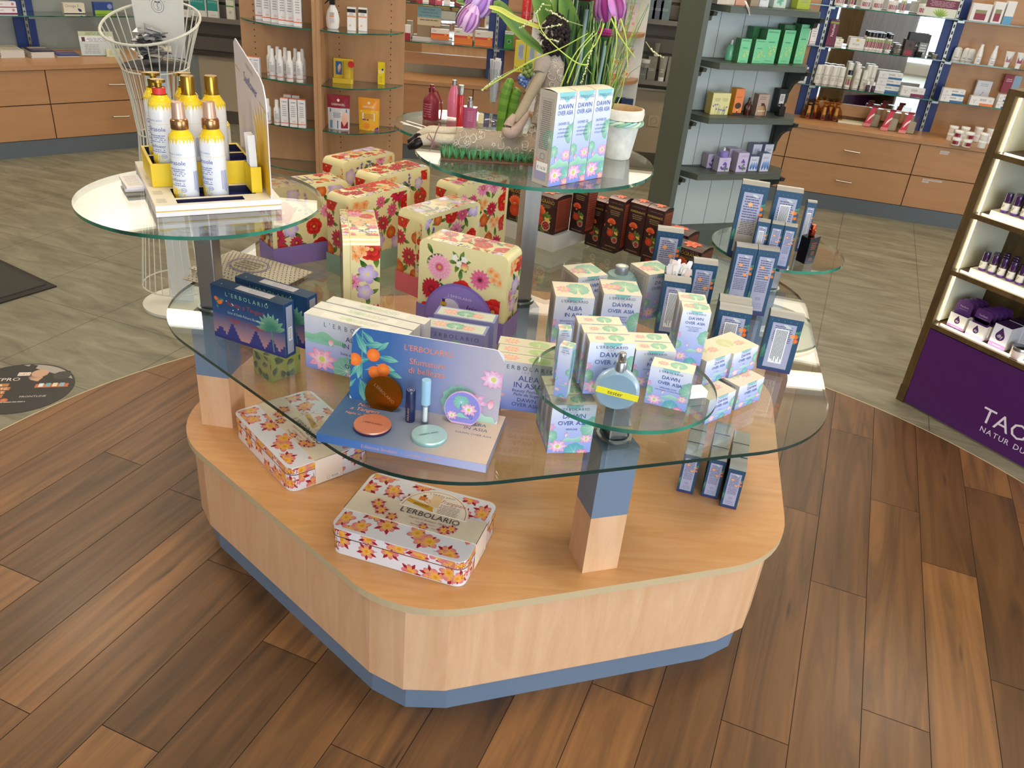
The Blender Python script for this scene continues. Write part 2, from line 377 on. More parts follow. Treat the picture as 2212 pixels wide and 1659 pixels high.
def rrect(w, d, r, n=4, cx=0, cy=0):
    P = []
    for sx, sy, a in ((1, -1, -90), (1, 1, 0), (-1, 1, 90), (-1, -1, 180)):
        for i in range(n + 1):
            t = math.radians(a + 90 * i / n); P.append((cx + sx * (w / 2 - r) + r * math.cos(t), cy + sy * (d / 2 - r) + r * math.sin(t)))
    return P
# ================================================================== THE ROOM
YAW = 0.34507615; cY, sY = math.cos(YAW), math.sin(YAW); PW = 0.15
# planks run along (sY, cY); row index k at x*cY - y*sY = (k + .5408) * PW
CC = Vector((0.17, 1.461)); CRW = 1.891   # curved edge of the plank field (circle fit of the metal strip)
def circle_clip(P, c, r, n=72):
    for i in range(n):
        a = 2 * math.pi * (i + .5) / n; nx, ny = math.cos(a), math.sin(a); out = []
        for k in range(len(P)):
            p, q = P[k - 1], P[k]; dp = (p[0] - c[0]) * nx + (p[1] - c[1]) * ny - r; dq = (q[0] - c[0]) * nx + (q[1] - c[1]) * ny - r
            if (dp <= 0) != (dq <= 0): t = dp / (dp - dq); out.append((p[0] + (q[0] - p[0]) * t, p[1] + (q[1] - p[1]) * t))
            if dq <= 0: out.append(q)
        P = out
        if not P: return P
    return P
ROOM = [(-6.4, -3.1), (5.6, -3.1), (5.6, 5.35), (1.12, 6.32), (1.1, 6.5), (-2.6, 6.5), (-6.4, 2.74)]
m_ = MB()
rotT = math.degrees(-YAW)
T0 = Vector((-1.978, 3.575))    # a tile corner
def to_local(p): d = Vector(p) - T0; return (d.x * cY - d.y * sY, d.x * sY + d.y * cY)
m_.prism([to_local(p) for p in ROOM], -0.05, 0, '#888888', 'tile')
o = m_.build('floor', loc=(T0.x, T0.y, 0)); o.rotation_euler = (0, 0, -YAW); struct(o, 'grey stone-look tile floor with square joints')
m_ = MB(); rg = random.Random(3)
ends = {2: 10.565, 1: 13.300, 0: 9.338, 3: 14.97, 4: 18.355, -13: 10.208, -11: 9.855, -10: 4.965, -8: 5.265, -7: 7.505, -1: 6.2, -2: 9.1, -3: 11.7, -4: 8.3, -5: 6.4, -6: 10.9, -9: 8.6, -12: 6.9, -14: 7.8}
for k in range(-24, 24):
    e0 = ends.get(k, rg.uniform(0, 6.14)); a, b_ = (k + .5408) * PW, (k + 1.5408) * PW
    for j in range(-5, 5):
        v0, v1 = (e0 + 6.14 * j) * PW, (e0 + 6.14 * (j + 1)) * PW; g = 0.0009
        P = [(u * cY + v * sY, -u * sY + v * cY) for u, v in ((a + g, v0 + g), (b_ - g, v0 + g), (b_ - g, v1 - g), (a + g, v1 - g))]
        P = [(x, max(y, -3.0)) for x, y in P]
        P = circle_clip(P, CC, CRW, 90)
        if len(P) > 2:
            c = (rg.random(), rg.random(), rg.random()); L = [(x * cY - y * sY, x * sY + y * cY) for x, y in P]
            m_.face([(x, y, 0.0) for x, y in L], c, 'plank')
o = m_.build('floor_planks', loc=(0, 0, 0.0022)); o.rotation_euler = (0, 0, -YAW); struct(o, 'brown wood plank floor with a curved edge')
o.name = 'floor_wood'
m_ = MB()   # dark joints under the planks and the pale edging strip
P = [(CC.x + CRW * math.cos(2 * math.pi * i / 120), CC.y + CRW * math.sin(2 * math.pi * i / 120)) for i in range(120)]
m_.prism(P, 0, 0.0012, '#1c130b', 'matte', T=True, U=False)
for i in range(120):
    a, b_ = P[i], P[(i + 1) % 120]; a2, b2 = [(CC.x + (x - CC.x) * 1.0025, CC.y + (y - CC.y) * 1.0025) for x, y in (a, b_)]
    m_.face([(*a, .0026), (*a2, .0026), (*b2, .0026), (*b_, .0026)][::-1], '#cdbf96', 'card'); m_.face([(*a2, 0), (*b2, 0), (*b2, .0026), (*a2, .0026)], '#cdbf96', 'card')
struct(m_.build('trim_floor'), 'thin pale edging strip around the plank floor')

def wallseg(name, a, b, z0, z1, th, col, mat='wall', holes=(), label=None):
    """wall from a to b, inner face on the left-hand side of a->b, holes = (s0, s1, z0, z1)"""
    a, b = Vector(a), Vector(b); d = b - a; L = d.length; yaw = math.degrees(math.atan2(d.y, d.x)); m = MB()
    xs = sorted({0, L, *[h[0] for h in holes], *[h[1] for h in holes]}); zs = sorted({z0, z1, *[h[2] for h in holes], *[h[3] for h in holes]})
    for i in range(len(xs) - 1):
        for j in range(len(zs) - 1):
            xm, zm = (xs[i] + xs[i + 1]) / 2, (zs[j] + zs[j + 1]) / 2
            if any(h[0] < xm < h[1] and h[2] < zm < h[3] for h in holes): continue
            m.box(xs[i], xs[i + 1], -th, 0, zs[j], zs[j + 1], col, mat)
    o = m.build(name, loc=(a.x, a.y, 0), rz=yaw); return struct(o, label)
WB = '#c2b49c'
wallseg('wall_back', (1.1, 6.5), (-2.6, 6.5), 0, 2.75, .12, WB, label='plain beige back wall')
wallseg('wall_left_slanted', (-2.6, 6.5), (-6.4, 2.74), 0, 2.75, .12, '#8f9694', label='grey back panel wall behind the left drawers')
wallseg('wall_left', (-6.4, 2.74), (-6.4, -3.1), 0, 2.75, .12, '#cfc8bb')
wallseg('wall_front', (-6.4, -3.1), (5.6, -3.1), 0, 2.75, .12, '#cfc8bb', holes=[(6.2, 9.8, .2, 2.5), (1.2, 4.2, .2, 2.5)])
wallseg('wall_right', (5.6, -3.1), (5.6, 5.35), 0, 2.75, .12, '#cfc8bb', holes=[(1.7, 5.3, .3, 2.5)])
wallseg('wall_right_slanted', (5.6, 5.35), (1.12, 6.32), 0, 2.75, .12, '#c8956a')
wallseg('wall_corner', (1.12, 6.32), (1.1, 6.5), 0, 2.75, .12, WB)
m_ = MB(); m_.prism(ROOM, 2.75, 2.8, '#f1eadb', 'wall'); struct(m_.build('ceiling'), 'white ceiling')
for i, (x0, y0, x1, y1, rz) in enumerate([(-0.2, -3.1, 3.4, 0, 0), (-5.2, -3.1, -2.2, 0, 0)]):
    m = MB(); W_ = x1 - x0
    for s0 in (0, W_ / 3, 2 * W_ / 3, W_): m.box(s0 - .03, s0 + .03, -.1, -.02, .2, 2.5, '#e8e8e6', 'paint')
    for z in (.2, 2.44): m.box(0, W_, -.1, -.02, z, z + .06, '#e8e8e6', 'paint')
    fr = m.build('window_%d' % (i + 1), loc=(x0, y0, 0)); struct(fr, 'white framed shop window')
    g = MB(); g.box(0.03, W_ - .03, -.065, -.06, .23, 2.46, '#ffffff', 'clear'); g.build('glass_pane', fr)
m = MB()
for s0 in (0, 1.2, 2.4, 3.6): m.box(.02, .1, s0 - .03, s0 + .03, .3, 2.5, '#e8e8e6', 'paint')
for z in (.3, 2.44): m.box(.02, .1, 0, 3.6, z, z + .06, '#e8e8e6', 'paint')
fr = m.build('window_3', loc=(5.6, -1.4, 0)); struct(fr); g = MB(); g.box(.06, .065, .03, 3.57, .33, 2.46, '#ffffff', 'clear'); g.build('glass_pane', fr)
# ceiling luminaires (seen in the glass shelves)
for i, (x, y) in enumerate(LAMPS):
    m = MB(); m.box(-.31, .31, -.31, .31, 0, .05, '#dddddd', 'paint'); t_ = empty('ceiling_lamp', (x, y, 2.69)); tag(t_, 'square white ceiling lamp above the shop floor', 'lamp', 'square ceiling lamps')
    m.build('lamp_housing', t_); g = MB(); g.box(-.28, .28, -.28, .28, -.004, 0.0, '#fff3dd', 'lamp'); g.build('lamp_diffuser', t_)
t_ = empty('strip_lamp', (-0.2, 5.75, 2.69)); tag(t_, 'long linear ceiling lamp in front of the back wall', 'lamp'); m = MB(); m.box(-3.2, 3.2, -.14, .14, 0, .05, '#dddddd', 'paint'); m.build('lamp_housing', t_)
g = MB(); g.box(-3.15, 3.15, -.12, .12, -.004, 0, '#fff3dd', 'lamp'); g.build('lamp_diffuser', t_)
# backlit header panels above the shelving
for a_, b_, lb in (((1.0, 6.38), (-2.5, 6.38), 'backlit cream header panel above the back shelving'), ((-2.62, 6.36), (-6.2, 2.82), 'backlit cream header panel above the left drawers'), ((5.4, 5.29), (1.15, 6.21), 'backlit cream header panel above the mirrored shelves')):
    a_, b_ = Vector(a_), Vector(b_); d = b_ - a_; T = empty('header_panel', (a_.x, a_.y, 0), math.degrees(math.atan2(d.y, d.x)), lb, 'light panel')
    m = MB(); m.box(0, d.length, -.08, 0, 2.12, 2.64, '#e9e2d0', 'paint'); m.build('header_box', T); m = MB(); m.box(.01, d.length - .01, 0.0005, .004, 2.14, 2.62, '#fff6e6', 'fascia'); m.build('light_panel', T)
# dark skirting on the back wall
m = MB(); m.box(-2.6, 1.1, -.015, 0, 0, .095, '#5f594f', 'paint'); struct(m.build('baseboard_back', loc=(0, 6.5, 0)))

# ================================================================== THE DISPLAY TABLE
HC = Vector((-0.02, 2.05)); HR = 19.8
def hexpoly(ap, rnd, n=5, off=HR):
    """hexagon with apothem ap, corners cut by an n-step arc that starts rnd before the corner"""
    P = []; R_ = ap / math.cos(math.radians(30))
    for k in range(6):
        a = math.radians(off - 90 + 30 + 60 * k); c = Vector((R_ * math.cos(a), R_ * math.sin(a)))
        rr = rnd / math.tan(math.radians(30)) if False else rnd
        # fillet radius so that the tangent length is rnd
        fr = rnd / math.tan(math.radians(30)); cen = c * (1 - (fr / math.cos(math.radians(30))) / R_)
        for i in range(n + 1):
            t = a + math.radians(-30 + 60 * i / n); P.append((cen.x + fr * math.cos(t), cen.y + fr * math.sin(t)))
    return P
T_ = empty('display_table', (HC.x, HC.y, 0), 0, 'six-sided maple shop display table with grey plinth, glass top and round glass shelves', 'display table')
m = MB(); m.prism(hexpoly(.735, .10, 2), 0, .08, '#6f8096', 'paint'); m.build('plinth', T_)
m = MB(); m.prism(hexpoly(.752, .10, 2), .08, .321, '#e3b98e', 'maple'); m.build('base_cabinet', T_)
m = MB(); m.prism(hexpoly(.776, .15, 10), .321, .34, '#dda', 'worktop', side='#c9b48f', smat='card', sm=False); m.build('wood_top', T_)
GZ = .663
def hole_list(): return [(-.746, 1.815), (.214, 1.405), (.745, 2.318), (0.0, 2.045), (-.225, 2.69)]
m = MB(); P = hexpoly(.795, .19, 14)
m.prism(P, GZ - .008, GZ, '#fff', 'glass', side='#fff', smat='glassdark', sm=True); m.build('glass_top', T_)
POLES = [('left', -.746, 1.815, .935, .267, -4), ('front', .214, 1.405, .788, .18, HR), ('right', .728, 2.318, .788, .188, HR), ('centre', 0.0, 2.045, 1.05, .293, HR), ('back', -.215, 2.69, .965, .243, HR)]
for nm, x, y, zt, r, yw in POLES:
    lx, ly = x - HC.x, y - HC.y
    p = MB(); p.box(-.041, .041, -.041, .041, .34, .487, '#e7bd93', 'maple'); q = p.build('post', T_, (lx, ly, 0), yw)
    p = MB(); p.box(-.041, .041, -.041, .041, .487, .655, '#73859c', 'paint'); p.build('post_sleeve', q)
    p = MB(); p.lathe([(.030, 0), (.036, 0), (.036, .004), (.030, .004)], 28, '#9aa39f', 'metal'); p.build('pole_ring', T_, (lx, ly, GZ))
    s = .022 if nm != 'front' else .02
    p = MB(); p.prism(rrect(2 * s, 2 * s, .003, 2), GZ + .002, zt - .009, '#888', 'steel'); p.build('steel_pole', T_, (lx, ly, 0), yw)
    p = MB(); p.prism([(r * math.cos(2 * math.pi * i / 72), r * math.sin(2 * math.pi * i / 72)) for i in range(72)], zt - .008, zt, '#fff', 'glass', smat='glassedge', sm=True)
    p.build('round_glass_shelf', T_, (lx, ly, 0))
# standing heights a hair above each surface
DF, DR_, DL, DC, DB, GZ, WZ = .7888, .7888, .9358, 1.0508, .9658, .6638, .3408
# ================================================================== WALL FURNITURE
def drawers(name, org, yaw, s0, s1, splits, depth, labels, handles):
    """splits: vertical joints; two drawer rows between 0.10 and 0.52"""
    T = empty(name, (org[0], org[1], 0), yaw, labels[0], 'drawer cabinet')
    m = MB(); m.box(s0, s1, .005, .05, 0, .10, '#5c646b', 'paint'); m.build('plinth', T)
    m = MB(); m.box(s0, s1, .019, depth, .10, .518, '#5a3a22', 'matte'); m.build('carcass', T)
    xs = [s0] + splits + [s1]; k = 0
    for i in range(len(xs) - 1):
        for j, (z0, z1) in enumerate(((.104, .311), (.317, .516))):
            m = MB(); m.box(xs[i] + .003, xs[i + 1] - .003, 0, .018, z0, z1, '#fff', 'beech'); dr = m.build('drawer', T)
            if handles[i] is not None:
                hx, hz = handles[i][0], handles[i][1] if j == 0 else handles[i][2]
                h = MB(); h.tube([(hx - .052, -.022, hz + .002), (hx + .052, -.022, hz - .002)], .0045, '#c9c6ba', 'metal', 8)
                h.tube([(hx - .045, 0, hz), (hx - .045, -.022, hz)], .004, '#c9c6ba', 'metal'); h.tube([(hx + .045, 0, hz), (hx + .045, -.022, hz)], .004, '#c9c6ba', 'metal')
                h.build('handle', dr)
    m = MB(); m.box(s0, s1 + .005, -.012, depth, .52, .545, '#fff', 'beech'); m.build('counter_top', T)
    return T
LO, LY = (-3.292, 4.968), 44.57
RO, RY = (2.112, 5.708), -12.2
BO, BY = (-.93, 5.965), 6.0
CL = drawers('drawer_cabinet', LO, LY, -1.6, 1.146, [-.55, .343], .58, ['long beech drawer cabinet on the left with grey plinth and leaflets on top'], [(-.9, .21, .415), None, (.75, .215, .417)])
CR = drawers('drawer_cabinet', RO, RY, -.95, 1.75, [-.41, .417, 1.2], .36, ['long beech drawer cabinet on the right beneath the mirrored shelves'], [None, (.01, .21, .413), (.93, .21, .413), None])
CB = drawers('drawer_cabinet', BO, BY, -.06, .98, [.46], .34, ['beech drawer cabinet at the back beneath the small mirror'], [(.2, .21, .413), None])
# label strips on the right drawers
for (x, z, w_) in ((.55, .49, .055), (.55, .478, .05), (.50, .296, .12), (.50, .282, .04)):
    m = MB(); m.box(x, x + w_, -.0014, -.0004, z - .005, z + .005, '#cfc8c8', 'card'); f_ = Fr(m, lambda u, v, o: (x + u, -.0014 - o, z - .005 + v), w_, .01); f_.lines(.004, .002, w_ - .004, .008, 1, '#8a8080')
    m.build('label_strip', CR)
# blue wall rails with slotted uprights
def rail(org, yaw, s0, s1, off, z0, z1, label, slot_s):
    T = empty('shelf_rail', (org[0], org[1], 0), yaw, label, 'wall rail')
    m = MB(); m.box(s0, s1, off - .018, off, z0, z1, '#0d2f78', 'paint'); m.build('blue_panel', T)
    m = MB(); m.box(slot_s - .009, slot_s + .009, off - .034, off - .018, z0, z1, '#8d8a80', 'metal')
    z = z0 + .02
    while z < z1 - .04: m.box(slot_s - .004, slot_s + .004, off - .036, off - .033, z, z + .02, '#3a3a38', 'matte'); z += .04
    m.build('slotted_upright', T)
    for zz_ in (.775, 1.02, 1.265):
        m = MB(); m.box(slot_s - .02, slot_s + .02, off - .19, off - .037, zz_ - .02, zz_ - .0065, '#8b8e88', 'metal'); m.build('shelf_bracket', T)
    return T
rail(LO, LY, .36, .487, .6, .545, 1.7, 'blue wall rail above the left drawer cabinet', .43)
rail(RO, RY, -.385, -.27, .36, .545, 1.9, 'blue wall rail between green shelf tower and mirror', -.328)
rail(RO, RY, .40, .52, .36, .545, 1.9, 'blue wall rail on the right edge of the wall mirror', .46)
rail(BO, BY, .552, .675, .34, .545, 1.9, 'blue wall rail beside the small back mirror', .61)
def mirror(org, yaw, s0, s1, off, z0, z1, label):
    T = empty('wall_mirror', (org[0], org[1], 0), yaw, label, 'mirror')
    m = MB(); m.box(s0, s1, off - .008, off - .002, z0, z1, '#fff', 'mirror'); m.build('mirror_glass', T)
    m = MB(); m.box(s0, s1, off - .028, off - .008, z0 - .02, z0 + .055, '#d9b98c', 'beech'); m.build('ledge', T); return T
mirror(RO, RY, -.268, .398, .36, .60, 1.9, 'tall wall mirror behind the shelves over the right drawers')
mirror(BO, BY, -.06, .55, .34, .63, 1.9, 'tall wall mirror behind the shelves at the back')
def backboard(name, org, yaw, s0, s1, off, label):
    m = MB(); m.box(s0, s1, off - .004, off + .01, .545, 1.95, '#fff', 'beech'); return tag(m.build(name, loc=(org[0], org[1], 0), rz=yaw), label, 'panel')
backboard('back_board', RO, RY, .522, 1.75, .35, 'beech back board right of the blue rail over the right drawers')
backboard('back_board', RO, RY, -.95, -.388, .35, 'narrow beech back board behind the green shelf tower')
backboard('back_board', BO, BY, .678, 1.0, .33, 'beech back board beside the back mirror, behind the yellow cartons')
def gshelf(org, yaw, s0, s1, off, z, d, label):
    m = MB(); o_ = MB(); P = [(s0, off - d), (s1, off - d), (s1, off), (s0, off)]
    m.prism(P, z - .0065, z, '#fff', 'glass', smat='glassedge'); return tag(m.build('glass_shelf', loc=(org[0], org[1], 0), rz=yaw), label, 'shelf')
ORD = ['lowest', 'second', 'third']
for i, z in enumerate((.775, 1.02, 1.265)):
    gshelf(RO, RY, -.31, .44, .32, z, .16, '%s wide glass shelf in front of the right wall mirror' % ORD[i])
    gshelf(RO, RY, .465, 1.75, .32, z, .16, '%s glass shelf on the beech board right of the mirror' % ORD[i])
    gshelf(RO, RY, -.95, -.345, .32, z, .16, '%s glass shelf hidden mostly by the green tower' % ORD[i])
for i, z in enumerate((.775, 1.02)):
    gshelf(BO, BY, -.06, .60, .30, z, .14, '%s glass shelf in front of the small back mirror' % ORD[i])
    gshelf(BO, BY, .62, .98, .30, z, .14, '%s glass shelf on the beech board beside the back mirror' % ORD[i])
gshelf(LO, LY, -1.2, 1.05, .56, .78, .21, 'glass shelf above the left drawer cabinet')
# slat wall panels on the back wall
def slatwall(x0, x1, z0, y, label):
    T = empty('slat_wall_panel', (0, y, 0), 0, label, 'wall panel')
    m = MB(); m.box(x0, x1, -.018, 0, z0 - .02, 1.95, '#4f4a44', 'paint'); m.build('panel_back', T)
    m = MB(); z = z0
    while z < 1.9: m.box(x0, x1, -.032, -.018, z + .012, z + .105, '#6b6660', 'paint'); z += .113
    t = m.build('slats', T)
    m = MB(); m.box(x0, x1, -.036, -.018, z0 - .028, z0 - .014, '#b5aea2', 'metal'); m.build('edge_strip', T); return T
slatwall(-2.78, -1.75, .52, 6.495, 'dark grey slat wall panel left of the sun care shelves')
slatwall(.15, 1.10, .585, 6.495, 'dark grey slat wall panel above the wall socket')
def dshelf(name, x0, x1, y, d, z, th, label, col='#63615c', smat='paint'):
    m = MB(); m.box(x0, x1, y - d, y, z - th, z, col, smat); m.box(x0, x1, y - d - .006, y - d, z - th, z + .012, '#76716a', 'paint'); return tag(m.build(name), label, 'shelf')
dshelf('wall_shelf', .35, 1.06, 6.465, .14, .635, .02, 'lower grey acrylic wall shelf holding the grey skincare tubes')
dshelf('wall_shelf', .35, 1.06, 6.465, .14, 1.04, .02, 'upper grey wall shelf holding the blue-green cartons')
dshelf('wall_shelf', -2.75, -1.9, 6.465, .14, .765, .02, 'grey wall shelf holding the teal and white pouches')
# power socket
T = empty('wall_socket', (.876, 6.5, .336), 0, 'beige wall socket under the dark slat panel', 'socket')
m = MB(); m.slab([(x, 0, z) for x, z in rrect(.085, .085, .008)], (0, -1, 0), .009, '#cdbfa5', 'card'); m.build('socket_plate', T)
m = MB(); m.lathe([(.027, 0), (.027, .004), (.022, .004), (.021, -.008), (0, -.008)], 20, '#bfb198', 'card'); q = m.build('socket_insert', T, (0, -.0085, 0), rot=(math.radians(90), 0, 0))
for sx in (-.009, .009): g = MB(); g.lathe([(.0028, 0), (.0028, .001), (0, .001)], 8, '#2c2824', 'matte'); g.build('socket_hole', T, (sx, -.0010, 0), rot=(math.radians(90), 0, 0))

# D-shaped shelf units --------------------------------------------------
def dcurve(x0, x1, dep, n=14, skew=.55, fin=None):
    P = []
    for i in range(n + 1):
        t = i / n; P.append((x0 + (x1 - x0) * t, -dep * (math.sin(math.pi * t) ** .62)))
    return P
def dunit(org, yaw, W_, fx, dep, zs, h, wmat, label, glass=True, lab=''):
    T = empty('shelf_unit', (org[0], org[1], 0), yaw, label, 'shelf unit')
    m = MB(); m.box(0, W_, 0, .02, 0, h, '#e9e9e6', wmat)
    if glass:
        for xx in (.075, fx - .05, fx + .08, W_ - .075):
            z = .30
            while z < 1.25: m.box(xx - .003, xx + .003, -.0006, 0, z, z + .006, '#2c1c10', 'matte'); z += .032
    m.build('back_panel', T)
    m = MB(); m.box(fx - .021, fx - .0005, -dep * .98, 0, 0, h, '#fff', wmat); m.box(fx + .0005, fx + .021, -dep * .98, 0, 0, h, '#fff', wmat); m.build('divider', T)
    for i, z in enumerate(zs):
        for x0, x1, g0, g1 in ((.005, fx - .023, .012, None), (fx + .023, W_ - .005, None, .012)):
            n = 16; P = []
            for k in range(n + 1):
                t = k / n; x = x0 + (x1 - x0) * t
                if g1: y = -dep * (1 - .0 * t) * (1 + .14 * math.sin(math.pi * min(1, t * 1.6))) * (1 - max(0, (t - .25) / .75) ** 2.4) ** .6 if t < 1 else 0
                else: y = -dep * (max(0.0, 1 - (1 - t) ** 2.2)) ** .75 if t > 0 else 0
                P.append((x, min(y, -.004)))
            Q = P + [(x1, -.001), (x0, -.001)]
            m = MB()
            if glass: m.prism(Q, z - .007, z, '#fff', 'glass', smat='glassedge')
            else: m.prism(Q, z - .022, z, '#fff', 'beech')
            m.build('shelf', T)
    return T
UW = dunit((-1.69, 4.86), 3.0, .905, .462, .235, (.21, .45, .69, .97, 1.22), 1.9, 'beechv', 'tall beech shelf unit with curved glass shelves of sun care')
US = dunit((-.10, 5.98), 1.0, .76, .38, .26, (.41, .70, .99, 1.28), 1.9, 'paint', 'white shelf unit with rounded beech shelves behind the flowers', glass=False)

# green country style shelf tower --------------------------------------
GYW = 22.7; GO = at(1508, 378, .45)
T = empty('shelf_tower', (GO.x, GO.y, 0), GYW, 'dark green country style shelf tower with pale panelled back', 'shelf tower')
GCOL = '#4f564c'; SD = .205; SW = .54
m = MB(); m.box(-.145, -.115, -.0, SD + .03, 0, 1.95, GCOL, 'paint'); m.box(-.115, -.075, SD - .02, SD + .03, 0, 1.95, GCOL, 'paint'); m.build('side_frame', T)
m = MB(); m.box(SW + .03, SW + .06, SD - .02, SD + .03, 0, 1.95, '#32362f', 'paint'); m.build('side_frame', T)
m = MB(); m.box(-.08, SW + .03, SD + .004, SD + .02, .0, 1.95, '#c3ccc9', 'paint')
for x in (.09, .24, .39): m.box(x - .0012, x + .0012, SD + .0032, SD + .004, .08, 1.95, '#59605c', 'matte')
m.build('panelled_back', T)
m = MB(); m.box(-.145, SW + .06, SD - .10, SD - .03, 0, .085, GCOL, 'paint'); m.box(-.145, SW + .06, SD - .10, SD + .01, .085, .10, GCOL, 'paint'); m.build('base_rail', T)
def bracket(x, w_, z, dep, h, col):
    P = [(0, 0), (0, -h)]
    prof = [(.10, -.98), (.12, -.86), (.18, -.83), (.2, -.6), (.34, -.38), (.52, -.26), (.70, -.22), (.72, -.12), (.92, -.09), (.95, 0)]
    Q = [(0, -h)] + [(a * dep, b_ * h) for a, b_ in prof] + [(0, 0)]
    m = MB(); m.slab([(x, SD - .0 - a, z + b_) for a, b_ in Q], (1, 0, 0), w_, col, 'paint'); return m
GS = (.45, .75, 1.02, 1.285)
for z in GS:
    zt = z; P = [(0, 0), (SW, 0), (SW + .105, .10), (SW + .105, SD + .01), (-.125, SD + .01), (-.13, .20), (-.115, .17)]
    P = [(0, 0), (SW, 0), (SW + .10, .12), (SW + .06, SD + .01), (-.115, SD + .01), (-.125, .235)]
    m = MB(); m.prism(P, zt - .03, zt - .006, GCOL, 'paint'); P2 = [(x * .985 + .004, y + .007) for x, y in P]; m.prism(P2, zt - .006, zt, GCOL, 'paint'); m.build('shelf', T)
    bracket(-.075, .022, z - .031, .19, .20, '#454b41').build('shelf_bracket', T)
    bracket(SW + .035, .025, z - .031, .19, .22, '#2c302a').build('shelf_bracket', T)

# door mat and floor sticker --------------------------------------------
T = empty('door_mat', (0, 0, .0), 0, 'dark charcoal door mat corner on the grey tiles', 'mat')
c0 = at(123, 620, 0); d1 = (at(0, 563, 0) - c0); d2 = (at(0, 657, 0) - c0); d1.normalize(); d2.normalize()
P = [c0, c0 + d1 * 1.1, c0 + d1 * 1.1 + d2 * .75, c0 + d2 * .75]
m = MB(); m.prism([(p.x, p.y) for p in P], 0, .006, '#2b2622', 'matte'); m.build('rubber_edge', T)
cc = sum((p for p in P), Vector()) / 4; P2 = [cc + (p - cc) * .93 for p in P]
m = MB(); m.prism([(p.x, p.y) for p in P2], .006, .010, '#3c3a36', 'cloth'); m.build('mat_pile', T)
c1 = at(40, 838, 0)
m = MB(); ya = math.radians(16)
fx_ = lambda u, v, o: (c1.x + (u - .19) * math.cos(ya) - (v - .19) * math.sin(ya), c1.y + (u - .19) * math.sin(ya) + (v - .19) * math.cos(ya), .0012 + o)
f_ = Fr(m, fx_, .38, .38)
m.prism([fx_(.19 + .175 * math.cos(t * math.pi / 20), .19 + .175 * math.sin(t * math.pi / 20), 0)[:2] for t in range(40)], .0002, .0012, '#2e2924', 'card')
f_.disc(.19, .19, .175, '#2b2622', 40)
f_.disc(.19, .19, .168, '#a9a29a', 30, a0=18, a1=98); f_.poly([(.19, .215), (.215, .35), (.19, .36), (.16, .25)], '#2b2622'); f_.petal(.24, .23, 110, .07, .05, '#c9a184', '#3b2a22'); f_.disc(.235, .29, .028, '#c79f85', 14); f_.petal(.30, .25, 60, .06, .045, '#3c3834', '#1d1a18'); f_.disc(.31, .27, .03, '#403b38', 12)
f_.rect(.24, .185, .345, .21, '#c86a3c'); [f_.rect(.25 + .022 * i, .19, .265 + .022 * i, .215, ['#dfe6ea', '#6fa8b8', '#e9d9c0', '#88b2c4'][i]) for i in range(4)]
f_.text('NTPRO', .13, .24, .022, '#e9e2d8', maxw=.12); f_.rect(.165, .275, .205, .30, '#e9e2d8'); f_.text('NEU', .185, .281, .013, '#c86a1c')
for i, s_ in enumerate(['CKEN- &', 'OHSCHUTZ.', 'CHMECKT.', 'INFACH.']): f_.rect(.06, .20 - .026 * i, .155 + .01 * (i == 1), .222 - .026 * i, '#b8763a'); f_.text(s_, .06, .204 - .026 * i, .014, '#f3ead8', 'l', maxw=.1)
for i in range(3): f_.disc(.09 + .038 * i, .105, .013, '#e08b5c', 14, edge='#b95a34')
f_.text('FRONTLINE', .25, .12, .011, '#d8d2ca'); f_.lines(.14, .085, .235, .098, 1, '#b8b0a6')
m.build('floor_sticker').name = 'floor_sticker'; tag(bpy.data.objects['floor_sticker'], 'round dark advertising sticker on the grey tiles near the door mat', 'sticker')
# ================================================================== PRINT ARTWORK
CREAM, LILAC, BLUE = '#ece0c9', '#b9bfe6', '#8fa6e4'
def lotus(f, u, v, s, c0='#f6e9f4', c1='#e89cc0', cen='#cfcf6a', n=9, tilt=0):
    for k, (L, w_, m_) in enumerate(((1, .36, n), (.72, .32, n - 3))):
        for i in range(m_):
            a = (360 / m_) * i + 20 * k + tilt
            sq = .62 + .38 * abs(math.cos(math.radians(a)))
            f.petal(u, v, a, s * L * sq, s * w_, c0, c1)
    f.disc(u, v, s * .2, cen, 10)
def lily(f, u, v, r, col='#9fcdb4', vein='#d6ecdf', edge='#7fb9a4', n=16, ry=None):
    ry = ry or r; P = []
    for i in range(n * 2 + 1):
        a = math.radians(-80 + 340 * i / (n * 2)); k = 1 + .06 * math.sin(i * 2.1); P.append((u + r * k * math.cos(a), v + ry * k * math.sin(a)))
    for i in range(len(P) - 1): f.poly([(u, v), P[i], P[i + 1]], [col, edge, edge], keep=True)
    f.o += 2e-5
    for i in range(0, len(P), 3): f.line(u, v, u + (P[i][0] - u) * .85, v + (P[i][1] - v) * .85, r * .035, vein, r * .01)
def wavy(f, u0, u1, v, h, col, ph=0, amp=.3, col2=None, n=14):
    for i in range(n):
        a, b_ = u0 + (u1 - u0) * i / n, u0 + (u1 - u0) * (i + 1) / n
        ya, yb = [v + h * (math.sin(math.pi * t) ** .5 + amp * math.sin(t * 13 + ph)) for t in (i / n + 1e-6, (i + 1) / n - 1e-6)]
        f.poly([(a, v), (b_, v), (b_, yb), (a, ya)], [col, col, col2 or col, col2 or col], keep=True)
    f.o += 2e-5
